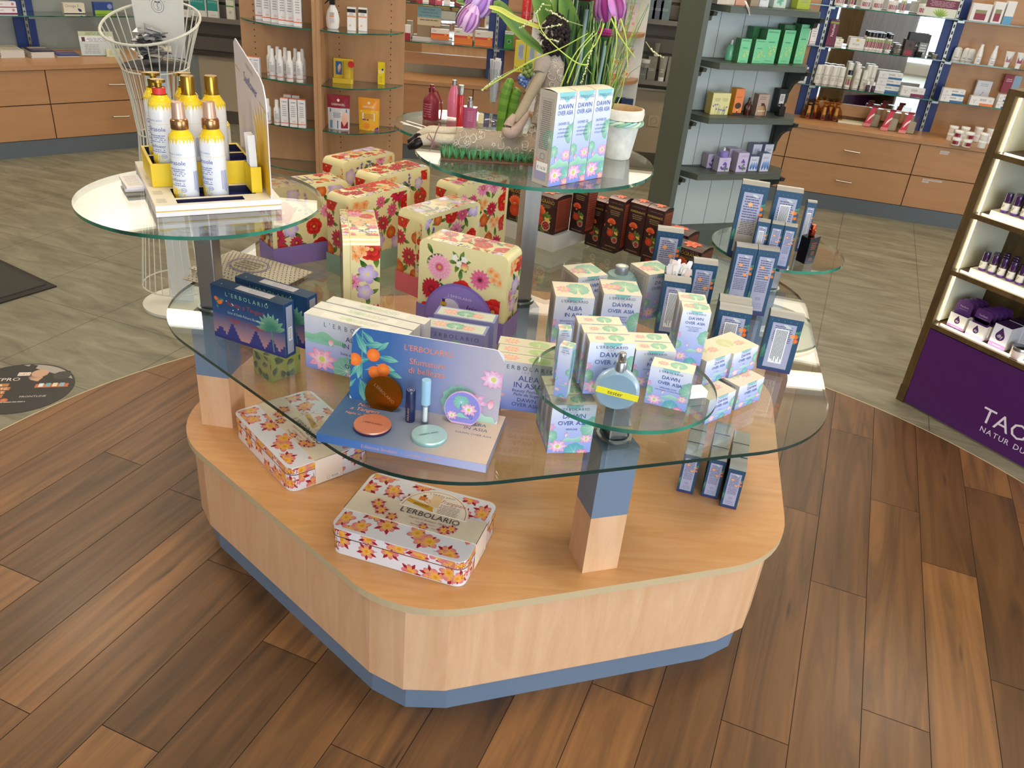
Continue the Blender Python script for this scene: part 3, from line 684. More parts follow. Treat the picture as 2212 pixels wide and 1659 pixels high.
def lotus_face(f, lines, brand=True, art=True, seed=0, sub=None, bg=('#8fa4e6', '#b7c2ec', '#eef0f8'), tcol='#2e4fa0'):
    W, H = f.W, f.H; h = min(W, H * .8)
    f.poly([(0, 0), (W, 0), (W, H * .5), (0, H * .5)], [bg[0], bg[0], bg[1], bg[1]], keep=True); f.poly([(0, H * .5), (W, H * .5), (W, H), (0, H)], [bg[1], bg[1], bg[2], bg[2]])
    if art:
        k = h
        lily(f, W * 1.0, H * .52, k * .30, '#a5d3bf', n=12); lily(f, W * .02, H * .36, k * .17, '#a9d2b2', n=10)
        wavy(f, W * .30, W * 1.05, H * .24, k * .12, '#8fc9b4', seed, .25, '#b5dccb'); wavy(f, -.1 * W, W * .55, H * .12, k * .10, '#7ec3bd', seed + 1, .2, '#a7d8cc')
        lily(f, W * .62, H * .02, k * .24, '#78bcc0', '#b7e0e0', '#5fa8b8', n=10)
        lotus(f, W * .22, H * .15, k * .24); lotus(f, W * .86, H * .30, k * .17, tilt=15); lotus(f, W * .8, H * .0, k * .16, '#f6c6dc', '#e47cae')
        f.petal(W * .38, H * .34, 80, k * .13, k * .07, '#f8dbe8', '#ee9fbe')
        lotus(f, -.01 * W, H * .55, k * .15, '#e9c6e4', '#dd9cc8')
    v = H - h * .12
    if brand:
        wavy(f, W * .3, W * .7, H, -h * .10, '#8ecfd0', 1, .2)
        f.text("L'ERBOLARIO", W / 2, v - h * .02, h * .068, '#3d5c94', maxw=W * .78, track=.28); f.text('LODI', W / 2, v - h * .075, h * .028, '#6a86ac', track=.8)
    y = v - h * .22
    for i, t in enumerate(lines): f.text(t[0], W / 2 + .02 * W, y, h * t[1], tcol, maxw=W * .86, track=.06); y -= h * t[1] * 1.5
    if sub:
        for t in sub: f.text(t, W / 2, y + h * .02, h * .045, '#4a63a8', maxw=W * .8); y -= h * .07
def lotus_top(f, fl=True):
    W, H = f.W, f.H; s = min(W, H); f.rect(0, 0, W, H, '#ede3cb')
    lily(f, W * .62, H * .55, s * .42, '#a9cfae', '#dcebcf', '#8fc3ae', ry=s * .36); lotus(f, W * .26, H * .5, s * .30, '#f5d3cf', '#ea9a9f'); f.line(0, H * .93, W, H * .93, s * .01, '#cfc4a8')
def lotus_side(f, dense=True):
    W, H = f.W, f.H; f.poly([(0, 0), (W, 0), (W, H), (0, H)], ['#7787b0', '#7787b0', '#c9bfae', '#c9bfae'])
    lily(f, W * .3, H * .2, W * .4, '#8db6a0', n=8); lotus(f, W * .7, H * .12, W * .3, '#d8b6c2', '#c9849c'); f.frame(W * .14, H * .30, W * .86, H * .92, W * .02, '#8d8d8a'); f.lines(W * .2, H * .34, W * .8, H * .90, 22, '#6b6f78')
def carton(name, w_, d, h, label, cat='box', front=None, top=None, side=None, cols=None, lid=0.0, group=None, mat='card', back=None, dome=0.0, domecol=None):
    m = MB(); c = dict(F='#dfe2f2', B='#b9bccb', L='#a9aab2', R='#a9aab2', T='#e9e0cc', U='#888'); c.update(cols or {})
    m.box(-w_ / 2, w_ / 2, -d / 2, d / 2, 0, h, '#fff', mat, c, skip='T' if dome else '')
    if dome:
        n = 8; P = [(-w_ / 2, h)] + []
        for i in range(n):
            a, b_ = i / n, (i + 1) / n; ya, yb = -d / 2 + d * a, -d / 2 + d * b_; za, zb = h + dome * math.sin(math.pi * a), h + dome * math.sin(math.pi * b_)
            m.face([(-w_ / 2, ya, za), (w_ / 2, ya, za), (w_ / 2, yb, zb), (-w_ / 2, yb, zb)], domecol or c['T'], 'satin' if domecol else mat, False)
        for sx in (-1, 1): m.face([(sx * (w_ / 2 - .001), -d / 2 + d * i / n, h + dome * math.sin(math.pi * i / n) * .96) for i in range(n + 1)][::sx], '#20242c', mat)
    if front: front(ffront(m, w_, d, h))
    if top: top(ftop(m, w_, d, h))
    if side: side(fright(m, w_, d, h)); side(fleft(m, w_, d, h))
    if back: back(fback(m, w_, d, h))
    return tag(m.build(name), label, cat, group)
def putb(o, A, z, yaw, w_, d, cx=-1, cy=-1, zt=None):
    """stand o so that its footprint corner (cx, cy) is seen at A; A is read at height zt (default: the foot)"""
    p = foot(A, zt if zt is not None else z, yaw, w_, d, cx, cy); o.location = (p.x, p.y, z); o.rotation_euler = (0, 0, math.radians(yaw)); return o

# ------------------------------------------------------------------ lotus cartons (right half of the table)
D1 = [('DAWN', .115), ('OVER ASIA', .105)]; A1 = [('ALBA', .115), ('IN ASIA', .105)]
def lf(lines, sub=None, seed=0): return lambda f: lotus_face(f, lines, sub=sub, seed=seed)
perf = carton('perfume_carton', .085, .036, .107, 'lotus perfume carton, front one of the three on the small front glass disc', 'carton', lf(D1, ['PERFUME']), lotus_top, lotus_side)
putb(perf, (1258, 850), DF, 8, .085, .036)
PB = perf.location.copy()
for i, lb in ((1, 'middle lotus perfume carton of the three behind the tester bottle'), (2, 'rearmost lotus perfume carton of the three behind the tester bottle')):
    c = dup(perf, PB + ey(8) * .039 * i - ex(8) * .004 * i, 8, lb)
p2 = dup(perf, None, None, 'front lotus perfume carton standing low on the glass top at the front pole'); putb(p2, (1181, 979), GZ, 12, .085, .036)
for i, lb in ((1, 'second lotus perfume carton behind the front one near the front pole'), (2, 'third lotus perfume carton, deepest of the low row near the front pole')):
    dup(p2, p2.location + ey(12) * .038 * i, 12, lb)
so = carton('soap_carton', .077, .037, .078, 'pale lotus soap carton reading alba in asia beside the perfume cartons', 'carton', lf(A1, ['SAPONE PROFUMATO'], 2), lotus_top, lotus_side)
putb(so, (1360.5, 834.7), DF, 7, .077, .037)
dup(so, so.location + ey(7) * .04, 7, 'lotus soap carton behind the one reading alba in asia')
sk = carton('soap_carton', .077, .038, .078, 'lotus perfumed soap carton alone at the front right of the small glass disc', 'carton', lf(D1, ['PERFUMED SOAP', 'with essence of Lotus Flower'], 3), lotus_top, lotus_side)
putb(sk, (1391, 869), DF, -16, .077, .038)
rl = carton('roll_on_carton', .024, .024, .103, 'slim lotus roll-on perfume carton at the left edge of the front disc', 'carton', lf(D1, ['ROLL-ON'], 1), lotus_top, lambda f: (f.rect(0, 0, f.W, f.H, '#a9d6e2'), lotus(f, f.W * .5, f.H * .3, f.W * .4), f.rect(f.W * .3, f.H * .05, f.W * .8, f.H * .3, '#f3f3f3'), f.lines(f.W * .2, f.H * .35, f.W * .8, f.H * .92, 16, '#56708a')))
putb(rl, (1195, 854), DF, -19, .024, .024)
r2 = dup(rl, None, None, 'slim lotus roll-on carton standing behind the front slim one'); putb(r2, (1208, 712), DF, 4, .024, .024, -1, -1, DF + .103)
sp = carton('room_spray_carton', .056, .045, .118, 'tall lotus room spray fragrance carton, front one of two', 'carton', lf(D1, ['SPRAY FRAGRANCE', 'FOR ROOMS', 'AND FABRICS'], 4), lotus_top, lotus_side)
putb(sp, (1452, 783), DF, -3, .056, .045)
dup(sp, sp.location + ey(-3) * .047 - ex(-3) * .003, -3, 'tall lotus room spray carton standing behind the front one')
al = carton('foot_balm_carton', .095, .07, .145, 'large lotus carton reading alba in asia on the glass top left of the foot balm', 'carton', lf(A1, ['BALSAMO NUTRIENTE', 'PER I PIEDI']), lotus_top, lotus_side)
putb(al, (1201, 640), GZ, 6, .09, .09, -1, -1, GZ + .145); al.scale = (.95, 1.28, 1)
aw = carton('foot_balm_carton', .09, .09, .145, 'large lotus carton reading dawn over asia nourishing foot balm', 'carton', lf(D1, ['NOURISHING', 'FOOT BALM', 'with Tabi Socks']), lotus_top, lotus_side)
putb(aw, (1305, 634), GZ, 4, .09, .09, -1, -1, GZ + .145)
for A_, lb, sd in (((1250, 600), 'lotus carton lying behind the two large foot balm cartons, left one', 1), ((1403, 594), 'lotus carton standing behind the blotter tumbler and diffuser', 2)):
    o = carton('lotus_carton', .085, .085, .125, lb, 'carton', lf(D1, None, sd), lotus_top, lotus_side); putb(o, A_, GZ, 28 if sd == 1 else 30, .085, .085, -1, -1, GZ + .125)
HX, HD, HH = .09, .078, .058
hx = [((1520, 917), GZ, 'lower left of the four stacked lotus cream cartons'), ((1584.6, 886.6), GZ, 'lower right of the four stacked lotus cream cartons'), ((1514, 834), GZ + .059, 'upper left of the four stacked lotus cream cartons'), ((1572, 817), GZ + .059, 'upper right of the four stacked lotus cream cartons')]
for i, (A_, z, lb) in enumerate(hx):
    if i == 0: h0 = carton('cream_carton', HX - .003, HD, HH, lb, 'carton', lambda f: (lotus_face(f, [('DAWN', .15), ('OVER ASIA', .14)], seed=5, sub=['CREAM']),), lambda f: (f.rect(0, 0, f.W, f.H, '#e9dcc2'), lily(f, f.W * .3, f.H * .6, f.H * .25, '#cfd6a4', '#dcdcb0', '#c9d09c'), lotus(f, f.W * .65, f.H * .4, f.H * .2, '#f3cdc0', '#ea9d96')), lotus_side); o = h0
    else: o = dup(h0, None, None, lb)
    putb(o, A_, z, 41, HX, HD)
# white little card holder
m = MB(); m.box(-.018, .018, -.013, .013, 0, .014, '#f2f4f7'); o = tag(m.build('card_box'), 'small plain white card box lying right of the perfumed soap carton', 'box'); putb(o, (1490, 862), DF, 20, .036, .026, -1, -1)
# pochette cartons reading ALBA IN ASIA beauty pochette
def poch_face(f):
    lotus_face(f, [], brand=False, art=False, bg=('#6f80cc', '#b7b9d8', '#d9d6dd')); W, H = f.W, f.H
    lotus(f, W * -.0, H * .3, W * .2, '#f0c9d0', '#e69cb4'); lily(f, W * 1.0, H * .3, W * .2, '#98bfae')
    f.text("L'ERBOLARIO", W * .5, H * .85, W * .075, '#3f5a78', maxw=W * .9, track=.5); f.text('LODI', W * .5, H * .79, W * .03, '#5b7288', track=.8)
    f.text('ALBA', W * .55, H * .63, W * .10, '#2c3f86'); f.text('IN ASIA', W * .55, H * .49, W * .10, '#2c3f86'); f.text('Beauty Pochette', W * .55, H * .40, W * .055, '#2c3f86', shear=.2); f.text('Pelle da Sogno', W * .55, H * .32, W * .055, '#2c3f86', shear=.2)
    f.text('DAWN', W * .55, H * .2, W * .07, '#2c3f86'); f.text('OVER ASIA', W * .55, H * .1, W * .07, '#2c3f86')
def poch_top(f): W, H = f.W, f.H; f.rect(0, 0, W, H, '#dad6bd'); lotus(f, W * .22, H * .5, H * .5, '#f0d2c4', '#e79d98'); lily(f, W * .68, H * .45, W * .18, '#a8c584', '#dce8c0', '#b8cf96', ry=H * .42)
pc = carton('pochette_carton', .125, .035, .112, 'lotus beauty pochette carton, front of the three right of the blue counter display', 'carton', poch_face, poch_top, lotus_side)
putb(pc, (1193, 898), GZ, -5, .125, .035, 1, -1)
for i, lb in ((1, 'middle lotus beauty pochette carton of the three beside the display'), (2, 'rear lotus beauty pochette carton of the three beside the display')): dup(pc, pc.location + ey(-5) * .037 * i + ex(-5) * -.004 * i, -5, lb)
# violet window cartons behind the display
def v_face(f): W, H = f.W, f.H; f.rect(0, 0, W, H, '#8f90c4'); f.text("L'ERBOLARIO", W * .5, H * .80, W * .07, '#4a578a', maxw=W * .85, track=.45); lily(f, W * .1, H * .5, W * .12, '#8db79a'); lily(f, W * .55, H * .6, W * .12, '#8db79a'); f.rect(W * .2, H * .12, W * .5, H * .62, '#3b3f58'); f.rect(W * .64, H * .12, W * .78, H * .62, '#3b3f58'); f.rect(W * .23, H * .16, W * .47, H * .56, '#8aa3b8'); f.rect(W * .66, H * .16, W * .76, H * .56, '#8aa3b8'); lotus(f, W * .95, H * .2, W * .1)
def v_top(f): W, H = f.W, f.H; f.rect(0, 0, W, H, '#8f96c8'); f.rect(W * .04, H * .1, W * .96, H * .9, '#cfd8c8'); lotus(f, W * .25, H * .5, H * .4, '#f1d0c8', '#eaa6a6'); lily(f, W * .5, H * .5, W * .16, '#9fc9b4', ry=H * .3); lotus(f, W * .7, H * .45, H * .32, '#f1d0c8', '#eaa6a6')
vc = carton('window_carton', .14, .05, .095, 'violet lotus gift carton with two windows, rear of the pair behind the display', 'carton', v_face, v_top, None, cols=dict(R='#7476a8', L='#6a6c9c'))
putb(vc, (937, 678), GZ, -8, .14, .05, -1, -1, GZ + .095)
v2 = dup(vc, None, None, 'violet lotus gift carton, nearer one of the pair behind the display'); putb(v2, (912, 704), GZ, -8, .14, .05, -1, -1, GZ + .095)
# alba cartons, three white topped
def alba_face(f):
    W, H = f.W, f.H; f.poly([(0, 0), (W, 0), (W, H), (0, H)], ['#7a8ad0', '#7a8ad0', '#dcdce2', '#dcdce2']); f.text("L'ERBOLARIO", W * .5, H * .84, W * .045, '#4a5a7c', maxw=W * .6, track=.8)
    wavy(f, -.05 * W, W * .42, H * .55, H * .16, '#79b694', 1, .2, '#93c6a4'); wavy(f, W * .02, W * .3, H * .5, H * .09, '#86bfae', 2, .2)
    lily(f, W * .42, H * .1, W * .14, '#7fb0a4'); lotus(f, W * .17, H * .22, W * .16, '#f6d3da', '#e98fb0', tilt=10); f.petal(W * .26, H * .5, 80, H * .14, H * .10, '#f7d0d4', '#ea93a8'); lotus(f, W * .5, H * .0, W * .08)
    for i, (t, s_) in enumerate((('ALBA', .09), ('IN ASIA', .09), ('Luce e Splendore', .05))): f.text(t, W * .5, H * (.66 - .13 * i), H * s_, '#2c3c7c')
    f.text('DAWN', W * .55, H * .27, H * .08, '#2c3c7c'); f.text('OVER ASIA', W * .55, H * .16, H * .08, '#2c3c7c')
def white_top(f): W, H = f.W, f.H; f.rect(0, 0, W, H, '#dcdcd2'); f.rect(W * .15, H * .18, W * .8, H * .82, '#e6e6de'); f.disc(W * .42, H * .5, H * .32, '#b9d3b0', 16, edge='#dde2d6'); f.lines(W * .3, H * .28, W * .72, H * .72, 4, '#a9c0a0')
ac = carton('gift_carton', .235, .033, .127, 'white topped lotus gift carton, front of the three left of the blue display', 'carton', alba_face, white_top, None, cols=dict(R='#c9c9cc', L='#b9bcc0'))
putb(ac, (656.7, 676), GZ, -16.5, .235, .033, -1, -1, GZ + .127)
for i, lb in ((1, 'white topped lotus gift carton, middle of the three left of the display'), (2, 'white topped lotus gift carton, rearmost of the three left of the display')): dup(ac, ac.location + ey(-16.5) * .037 * i + ex(-16.5) * (.008 * (i == 2)), -16.5, lb)
# navy night cartons with orange twigs
def fruit(f, u, v, r, col='#f08a2c', e='#e05f1c'): f.disc(u, v, r, col, 14, edge=e)
def twig(f, u, v, s, leaf=('#2f7f88', '#7fb8a4'), fr=((.1, .3), (.35, .05), (.5, .12)), n=9, seed=1):
    rg = random.Random(seed)
    for i in range(n): a = rg.uniform(0, 360); f.petal(u + s * rg.uniform(0, .5), v + s * rg.uniform(-.3, .6), a, s * .42, s * .16, *leaf)
    for a, b_ in fr: fruit(f, u + a * s, v + b_ * s, s * .16)
def night_face(f):
    W, H = f.W, f.H; f.poly([(0, 0), (W, 0), (W, H * .5), (0, H * .5)], ['#c08b84', '#c08b84', '#2f4f80', '#2f4f80'], keep=True); f.poly([(0, H * .5), (W, H * .5), (W, H), (0, H)], ['#2f4f80', '#2f4f80', '#12395c', '#12395c'])
    for x0, n_ in ((.0, 3), (.17, 5), (.5, 5), (.72, 4), (.9, 3)):
        for j in range(n_):
            wv = .2 * (n_ - j) / n_; f.rect(W * (x0 + .1 - wv / 2), H * (.04 + .06 * j), W * (x0 + .1 + wv / 2), H * (.1 + .06 * j), '#33387a', n=1)
    f.rect(0, 0, W, H * .06, '#2d2f72')
    for i in range(9): f.petal(W * .82, H * .45, 20 + i * 20, H * .33, H * .09, '#3f7a68', '#78a98a')
    f.line(W * .82, H * .45, W * .84, H * .05, W * .016, '#5b8a6c')
    twig(f, W * .05, H * .68, W * .16, ('#2c6c6c', '#5f9a80'), seed=4)
    f.text("L'ERBOLARIO", W * .5, H * .85, H * .075, '#8fbf9c', maxw=W * .6, track=.5)
    for i, (t, c) in enumerate((('Notte a Tangeri', '#a8433c'), ('Luce di Stelle Polvere Illuminante', '#b9c6cc'), ('Night in Tangier', '#a8433c'))): f.text(t, W * .47, H * (.68 - .15 * i), H * (.085 if i != 1 else .05), c, maxw=W * .5, shear=.2)
    for i in range(9): f.disc(W * random.Random(i).uniform(.1, .95), H * random.Random(i + 9).uniform(.5, .95), H * .012, '#dfe9f0', 5)
def night_top(f): W, H = f.W, f.H; f.rect(0, 0, W, H, '#1c3a58'); f.rect(W * .3, H * .25, W * .78, H * .85, '#b6b2ba'); f.lines(W * .45, H * .35, W * .72, H * .75, 3, '#8d8d98'); f.disc(W * .1, H * .4, H * .05, '#cfd8dc', 5)
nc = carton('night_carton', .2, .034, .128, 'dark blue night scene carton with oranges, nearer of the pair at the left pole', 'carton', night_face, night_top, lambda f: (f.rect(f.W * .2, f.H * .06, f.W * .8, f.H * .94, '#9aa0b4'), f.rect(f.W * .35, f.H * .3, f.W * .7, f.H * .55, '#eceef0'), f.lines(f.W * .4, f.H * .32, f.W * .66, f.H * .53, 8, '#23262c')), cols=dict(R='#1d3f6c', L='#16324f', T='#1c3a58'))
putb(nc, (465, 724.6), GZ, -22.5, .2, .034)
n2 = dup(nc, None, None, 'dark blue night scene carton, farther of the pair at the left pole'); putb(n2, (668, 757), GZ, -22.5, .2, .034, 1, -1)

# ------------------------------------------------------------------ navy cartons seen from the back, silver domed lids
def navy(name, w_, d, h, label, kind=0):
    def bk(f):
        W, H = f.W, f.H; f.rect(0, 0, W, H, '#1f4a6c'); f.rect(0, 0, W, H * .04, '#3a3672')
        for i in range(5): f.petal(W * .02, H * .22, 40 + 22 * i, W * .5, W * .10, '#2f6a66', '#4d8c74')
        twig(f, W * .82, H * .70, W * .5, ('#2f7468', '#5c9a7c'), ((.1, -.0),), 7, 3)
        f.rect(W * .14, H * .07, W * .84, H * .90, '#a9abc8'); f.lines(W * .2, H * .55, W * .78, H * .86, 9, '#50587c', rag=True, sd=kind)
        f.petal(W * .45, H * .88, -20, W * .3, W * .1, '#cfd8d6', '#bcc8cc')
        if kind == 0: fruit(f, W * .38, H * .74, W * .09, '#f0a868', '#e9a070'); fruit(f, W * .66, H * .60, W * .09, '#f0a868', '#e9a070'); f.lines(W * .2, H * .36, W * .78, H * .54, 7, '#5c6588'); f.ring(W * .5, H * .26, W * .12, W * .012, '#4c5478', ry=W * .075); f.text('97%', W * .5, H * .26 - W * .03, W * .06, '#3c4470'); f.lines(W * .25, H * .1, W * .75, H * .2, 4, '#8a90b4')
        if kind == 1: f.rect(W * .26, H * .16, W * .66, H * .80, '#eef0f4'); f.lines(W * .29, H * .18, W * .63, H * .78, 9, '#3a4050', vert=True); fruit(f, W * .78, H * .70, W * .07, '#f0a868', '#e9a070')
        if kind == 2: f.rect(W * .14, H * .07, W * .84, H * .5, '#a9a198'); f.lines(W * .2, H * .32, W * .78, H * .54, 9, '#4c4654'); fruit(f, W * .46, H * .74, W * .09, '#f3c088', '#e9b080'); [(f.poly([(W * x, H * .14), (W * x + W * .08, H * .14 + W * .08), (W * x, H * .14 + W * .16), (W * x - W * .08, H * .14 + W * .08)], '#b0402c'), f.poly([(W * x, H * .14 + W * .015), (W * x + W * .065, H * .14 + W * .08), (W * x, H * .14 + W * .145), (W * x - W * .065, H * .14 + W * .08)], '#efe6da'), f.petal(W * x, H * .14 + W * .04, 90, W * .08, W * .05, '#2b2420', '#2b2420')) for x in (.36, .6)]
        fruit(f, W * .90, H * .62, W * .07)
        for i in range(5): f.disc(W * (.1 + .18 * i), H * .945, W * .008, '#d7e2e4', 5)
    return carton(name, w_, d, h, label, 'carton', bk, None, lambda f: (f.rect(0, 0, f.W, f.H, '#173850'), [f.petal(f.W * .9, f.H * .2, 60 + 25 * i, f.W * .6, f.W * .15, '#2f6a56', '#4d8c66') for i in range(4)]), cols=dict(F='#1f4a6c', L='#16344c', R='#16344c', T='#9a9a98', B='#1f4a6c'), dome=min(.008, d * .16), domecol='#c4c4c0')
tall = navy('navy_carton', .071, .05, .2, 'tallest dark blue carton, left on the right glass disc, brown lower label', 2); putb(tall, (1604, 397), DR_, -12, .071, .05, -1, -1, DR_ + .2)
tb = navy('navy_carton', .071, .05, .185, 'tall dark blue carton with white warning sticker on the right glass disc', 1); putb(tb, (1678, 410), DR_, -12, .071, .05, -1, -1, DR_ + .185)
tc_ = navy('navy_carton', .026, .026, .145, 'slim dark blue carton behind the black perfume bottle', 1); putb(tc_, (1717.5, 545), DR_, -10, .026, .045)
s3 = navy('navy_carton', .032, .032, .118, 'small dark blue carton with white label, left of the three on the right disc', 1); putb(s3, (1638, 478), DR_, -13, .032, .032, -1, -1, DR_ + .118)
s4 = navy('navy_carton', .032, .032, .118, 'small dark blue carton, middle of the three on the right disc', 0); putb(s4, (1668.5, 483), DR_, -13, .032, .032, -1, -1, DR_ + .118)
dup(s4, s4.location + ex(-13) * .0335 - ey(-13) * .001, -13, 'small dark blue carton, right one of the three on the right disc')
na = navy('navy_carton', .056, .042, .185, 'dark blue carton with 97 percent seal, right of the tall pair before the right disc', 0); putb(na, (1639, 539), GZ, -6, .056, .042, -1, -1, GZ + .185)
dup(na, na.location - ex(-6) * .0575, -6, 'dark blue carton with 97 percent seal, left of the tall pair before the right disc')
nb = navy('navy_carton', .066, .05, .17, 'dark blue carton left of the tall pair, standing alone in the middle row', 0); putb(nb, (1499, 568), GZ, -5, .062, .05, -1, -1, GZ + .16); nb.scale = (.94, 1, .94)
nd = navy('navy_carton', .072, .05, .17, 'dark blue carton beside the pomegranate cartons, farthest of its group', 0); putb(nd, (1421, 498), GZ, -6, .072, .05, -1, -1, GZ + .17)
ne = navy('navy_carton', .066, .045, .145, 'dark blue carton with white label behind the blotter tumbler', 1); putb(ne, (1435, 606), GZ, -6, .066, .045, -1, -1, GZ + .145)
dup(ne, ne.location + ey(-6) * .06 + ex(-6) * .004, -6, 'dark blue carton, silver lid just showing behind the one at the tumbler')
nf = navy('navy_carton', .075, .05, .14, 'short dark blue carton with white label behind the lotus cream cartons', 1); putb(nf, (1554, 668), GZ, -10, .075, .05, -1, -1, GZ + .14)
dup(nf, nf.location + ey(-10) * .053, -10, 'short dark blue carton behind the one at the lotus cream cartons')
ng = navy('navy_carton', .077, .05, .138, 'short dark blue carton standing alone at the right edge of the glass top', 1); putb(ng, (1634, 795), GZ, -13, .077, .05)
# navy cartons on the wooden top below
nl = navy('navy_carton', .04, .06, .112, 'slim dark blue carton on the wooden top, nearest and right of three', 0)
putb(nl, (1554, 1092.5), WZ, -14, .04, .06); nl['label'] = 'slim dark blue carton on the wooden top, nearest the table edge'
l2 = dup(nl, None, None, 'slim dark blue carton on the wooden top, middle one of the front three'); putb(l2, (1514, 1070.5), WZ, -14, .04, .06)
l3 = dup(nl, None, None, 'slim dark blue carton on the wooden top, left one of the front three'); putb(l3, (1461, 1060), WZ, -14, .04, .06)
for i, (b_, lb) in enumerate(((nl, 'right'), (l2, 'middle'), (l3, 'left'))):
    for j in (1, 2): dup(b_, b_.location + ey(-14) * .064 * j + ex(-14) * .001 * j, -14, 'slim dark blue carton on the wooden top, %s file, %s from the front' % (lb, ('second', 'third')[j - 1]))
# ------------------------------------------------------------------ pomegranate cartons on white risers
def pome(f, name='POMEGRANATE'):
    W, H = f.W, f.H; f.rect(0, 0, W, H, '#33181a'); f.text("L'ERBOLARIO", W * .5, H * .92, W * .07, '#8a7468', maxw=W * .85, track=.4); f.text(name, W * .5, H * .82, W * .11, '#c9a84a', maxw=W * .86); f.lines(W * .2, H * .68, W * .8, H * .79, 3, '#8f7c50')
    rg = random.Random(4)
    for i in range(9): f.petal(W * .5, H * .32, rg.uniform(0, 360), W * .42, W * .16, '#3b5a2c', '#6f8a3c')
    for i in range(7): f.petal(W * .36, H * .52, 20 + 23 * i, W * .28, W * .17, '#d8431c', '#f0703c', round_=True)
    fruit(f, W * .36, H * .33, W * .21, '#e0542c', '#b8361c'); f.petal(W * .34, H * .46, 90, W * .12, W * .14, '#d8602c', '#e8a04c'); f.petal(W * .7, H * .32, 60, W * .16, W * .1, '#e6b84a', '#f2cf6a'); f.petal(W * .7, H * .32, 10, W * .16, W * .1, '#e6b84a', '#f2cf6a'); f.petal(W * .7, H * .32, 120, W * .16, W * .1, '#e6b84a', '#f2cf6a')
    f.disc(W * .68, H * .2, W * .17, '#e3c0a0', 12); f.disc(W * .68, H * .2, W * .14, '#a81f2c', 10, edge='#7c1420'); [f.disc(W * .68 + W * .08 * math.cos(i), H * .2 + W * .08 * math.sin(i), W * .02, '#e88', 5) for i in range(6)]
    f.lines(W * .15, H * .03, W * .85, H * .07, 1, '#8f7c50')
def pome_c(name_txt, w_, d, h, label):
    return carton('pomegranate_carton', w_, d, h, label, 'carton', lambda f: pome(f, name_txt), None, lambda f: (f.rect(f.W * .1, f.H * .06, f.W * .94, f.H * .94, '#8a3f2c'), f.lines(f.W * .16, f.H * .12, f.W * .88, f.H * .9, 16, '#5a2418')), cols=dict(F='#33181a', L='#241012', R='#3a1c1c', T='#6a4f48', B='#33181a'), dome=.006, domecol='#5d4a46')
def deco_top(o, w_, d, h):
    m = MB(); f = Fr(m, lambda u, v, q: (-w_ / 2 + u, -d / 2 + v, h + .0065 * math.sin(math.pi * min(1, max(0, v / d))) + .0004 + q), w_, d)
    for i in range(7): f.petal(w_ * .5, d * .5, i * 51, w_ * .3, w_ * .16, '#e8502c', '#f58058', round_=True)
    f.disc(w_ * .5, d * .5, w_ * .05, '#f2c05a', 6); q = m.build('flower_print', o); return q
q1 = pome_c('MELOGRANO', .095, .085, .112, 'wide pomegranate carton on the white riser, right behind the centre pole'); deco_top(q1, .095, .085, .112)
putb(q1, (1194, 508), GZ + .052, -35, .095, .085, 1, -1)
q0 = dup(q1, None, None, 'wide pomegranate carton on the white riser, half hidden left of the centre pole'); putb(q0, (1150, 498), GZ + .052, -35, .095, .085, 1, -1); q0.location = q1.location - ex(-35) * .10 + ey(-35) * .01
q2 = pome_c('POMEGRANATE', .056, .053, .15, 'slim pomegranate carton standing on the glass, right one of the near pair'); deco_top(q2, .056, .053, .15)
putb(q2, (1326, 548.5), GZ, -36, .056, .053, 1, -1)
q3 = dup(q2, q2.location - ex(-36) * .0575, -36, 'slim pomegranate carton standing on the glass, left one of the near pair')
RZ = GZ + .052
q4 = dup(q2, None, None, 'slim pomegranate carton on the riser behind the near pair'); putb(q4, (1228.6, 496.6), RZ, -36, .056, .053)
q5 = dup(q2, None, None, 'slim pomegranate carton on the riser, rear right of the pair in front'); putb(q5, (1316, 427), RZ, -36, .056, .053, -1, -1, RZ + .15)
q6 = dup(q2, None, None, 'slim pomegranate carton on the riser above the wide pair, left one'); putb(q6, (1362, 443), RZ, -36, .056, .053, -1, -1, RZ + .14)
q7 = dup(q2, q6.location + ex(-36) * .058, -36, 'slim pomegranate carton on the riser above the wide pair, right one')
q8 = pome_c('MELOGRANO', .095, .075, .108, 'wide pomegranate carton on the glass, left one beside the dark blue carton'); deco_top(q8, .095, .075, .108); putb(q8, (1357, 546), GZ, -36, .095, .075)
q9 = dup(q8, None, None, 'wide pomegranate carton, nearest one partly behind the dark blue carton'); putb(q9, (1380, 581), GZ, -36, .095, .075)
dup(q8, q8.location + ex(-36) * .097, -36, 'wide pomegranate carton, rear one above the dark blue carton'); dup(q8, q9.location + ex(-36) * .097 - ey(-36) * .005, -36, 'wide pomegranate carton at the far right end of the group')
cr_ = at(1192, 545.5, GZ)
for (a, b_, c, d_, lb) in ((-.20, .0, .0, .20, 'white riser block under the wide pomegranate cartons beside the centre pole'), (.004, .207, .20, .30, 'long white riser block behind the near pair of pomegranate cartons')):
    m = MB(); m.box(a, c, b_, d_, 0, .051, '#dfe3e2'); o = tag(m.build('white_riser', loc=cr_ + ey(-36) * .001, rz=-36), lb, 'riser')
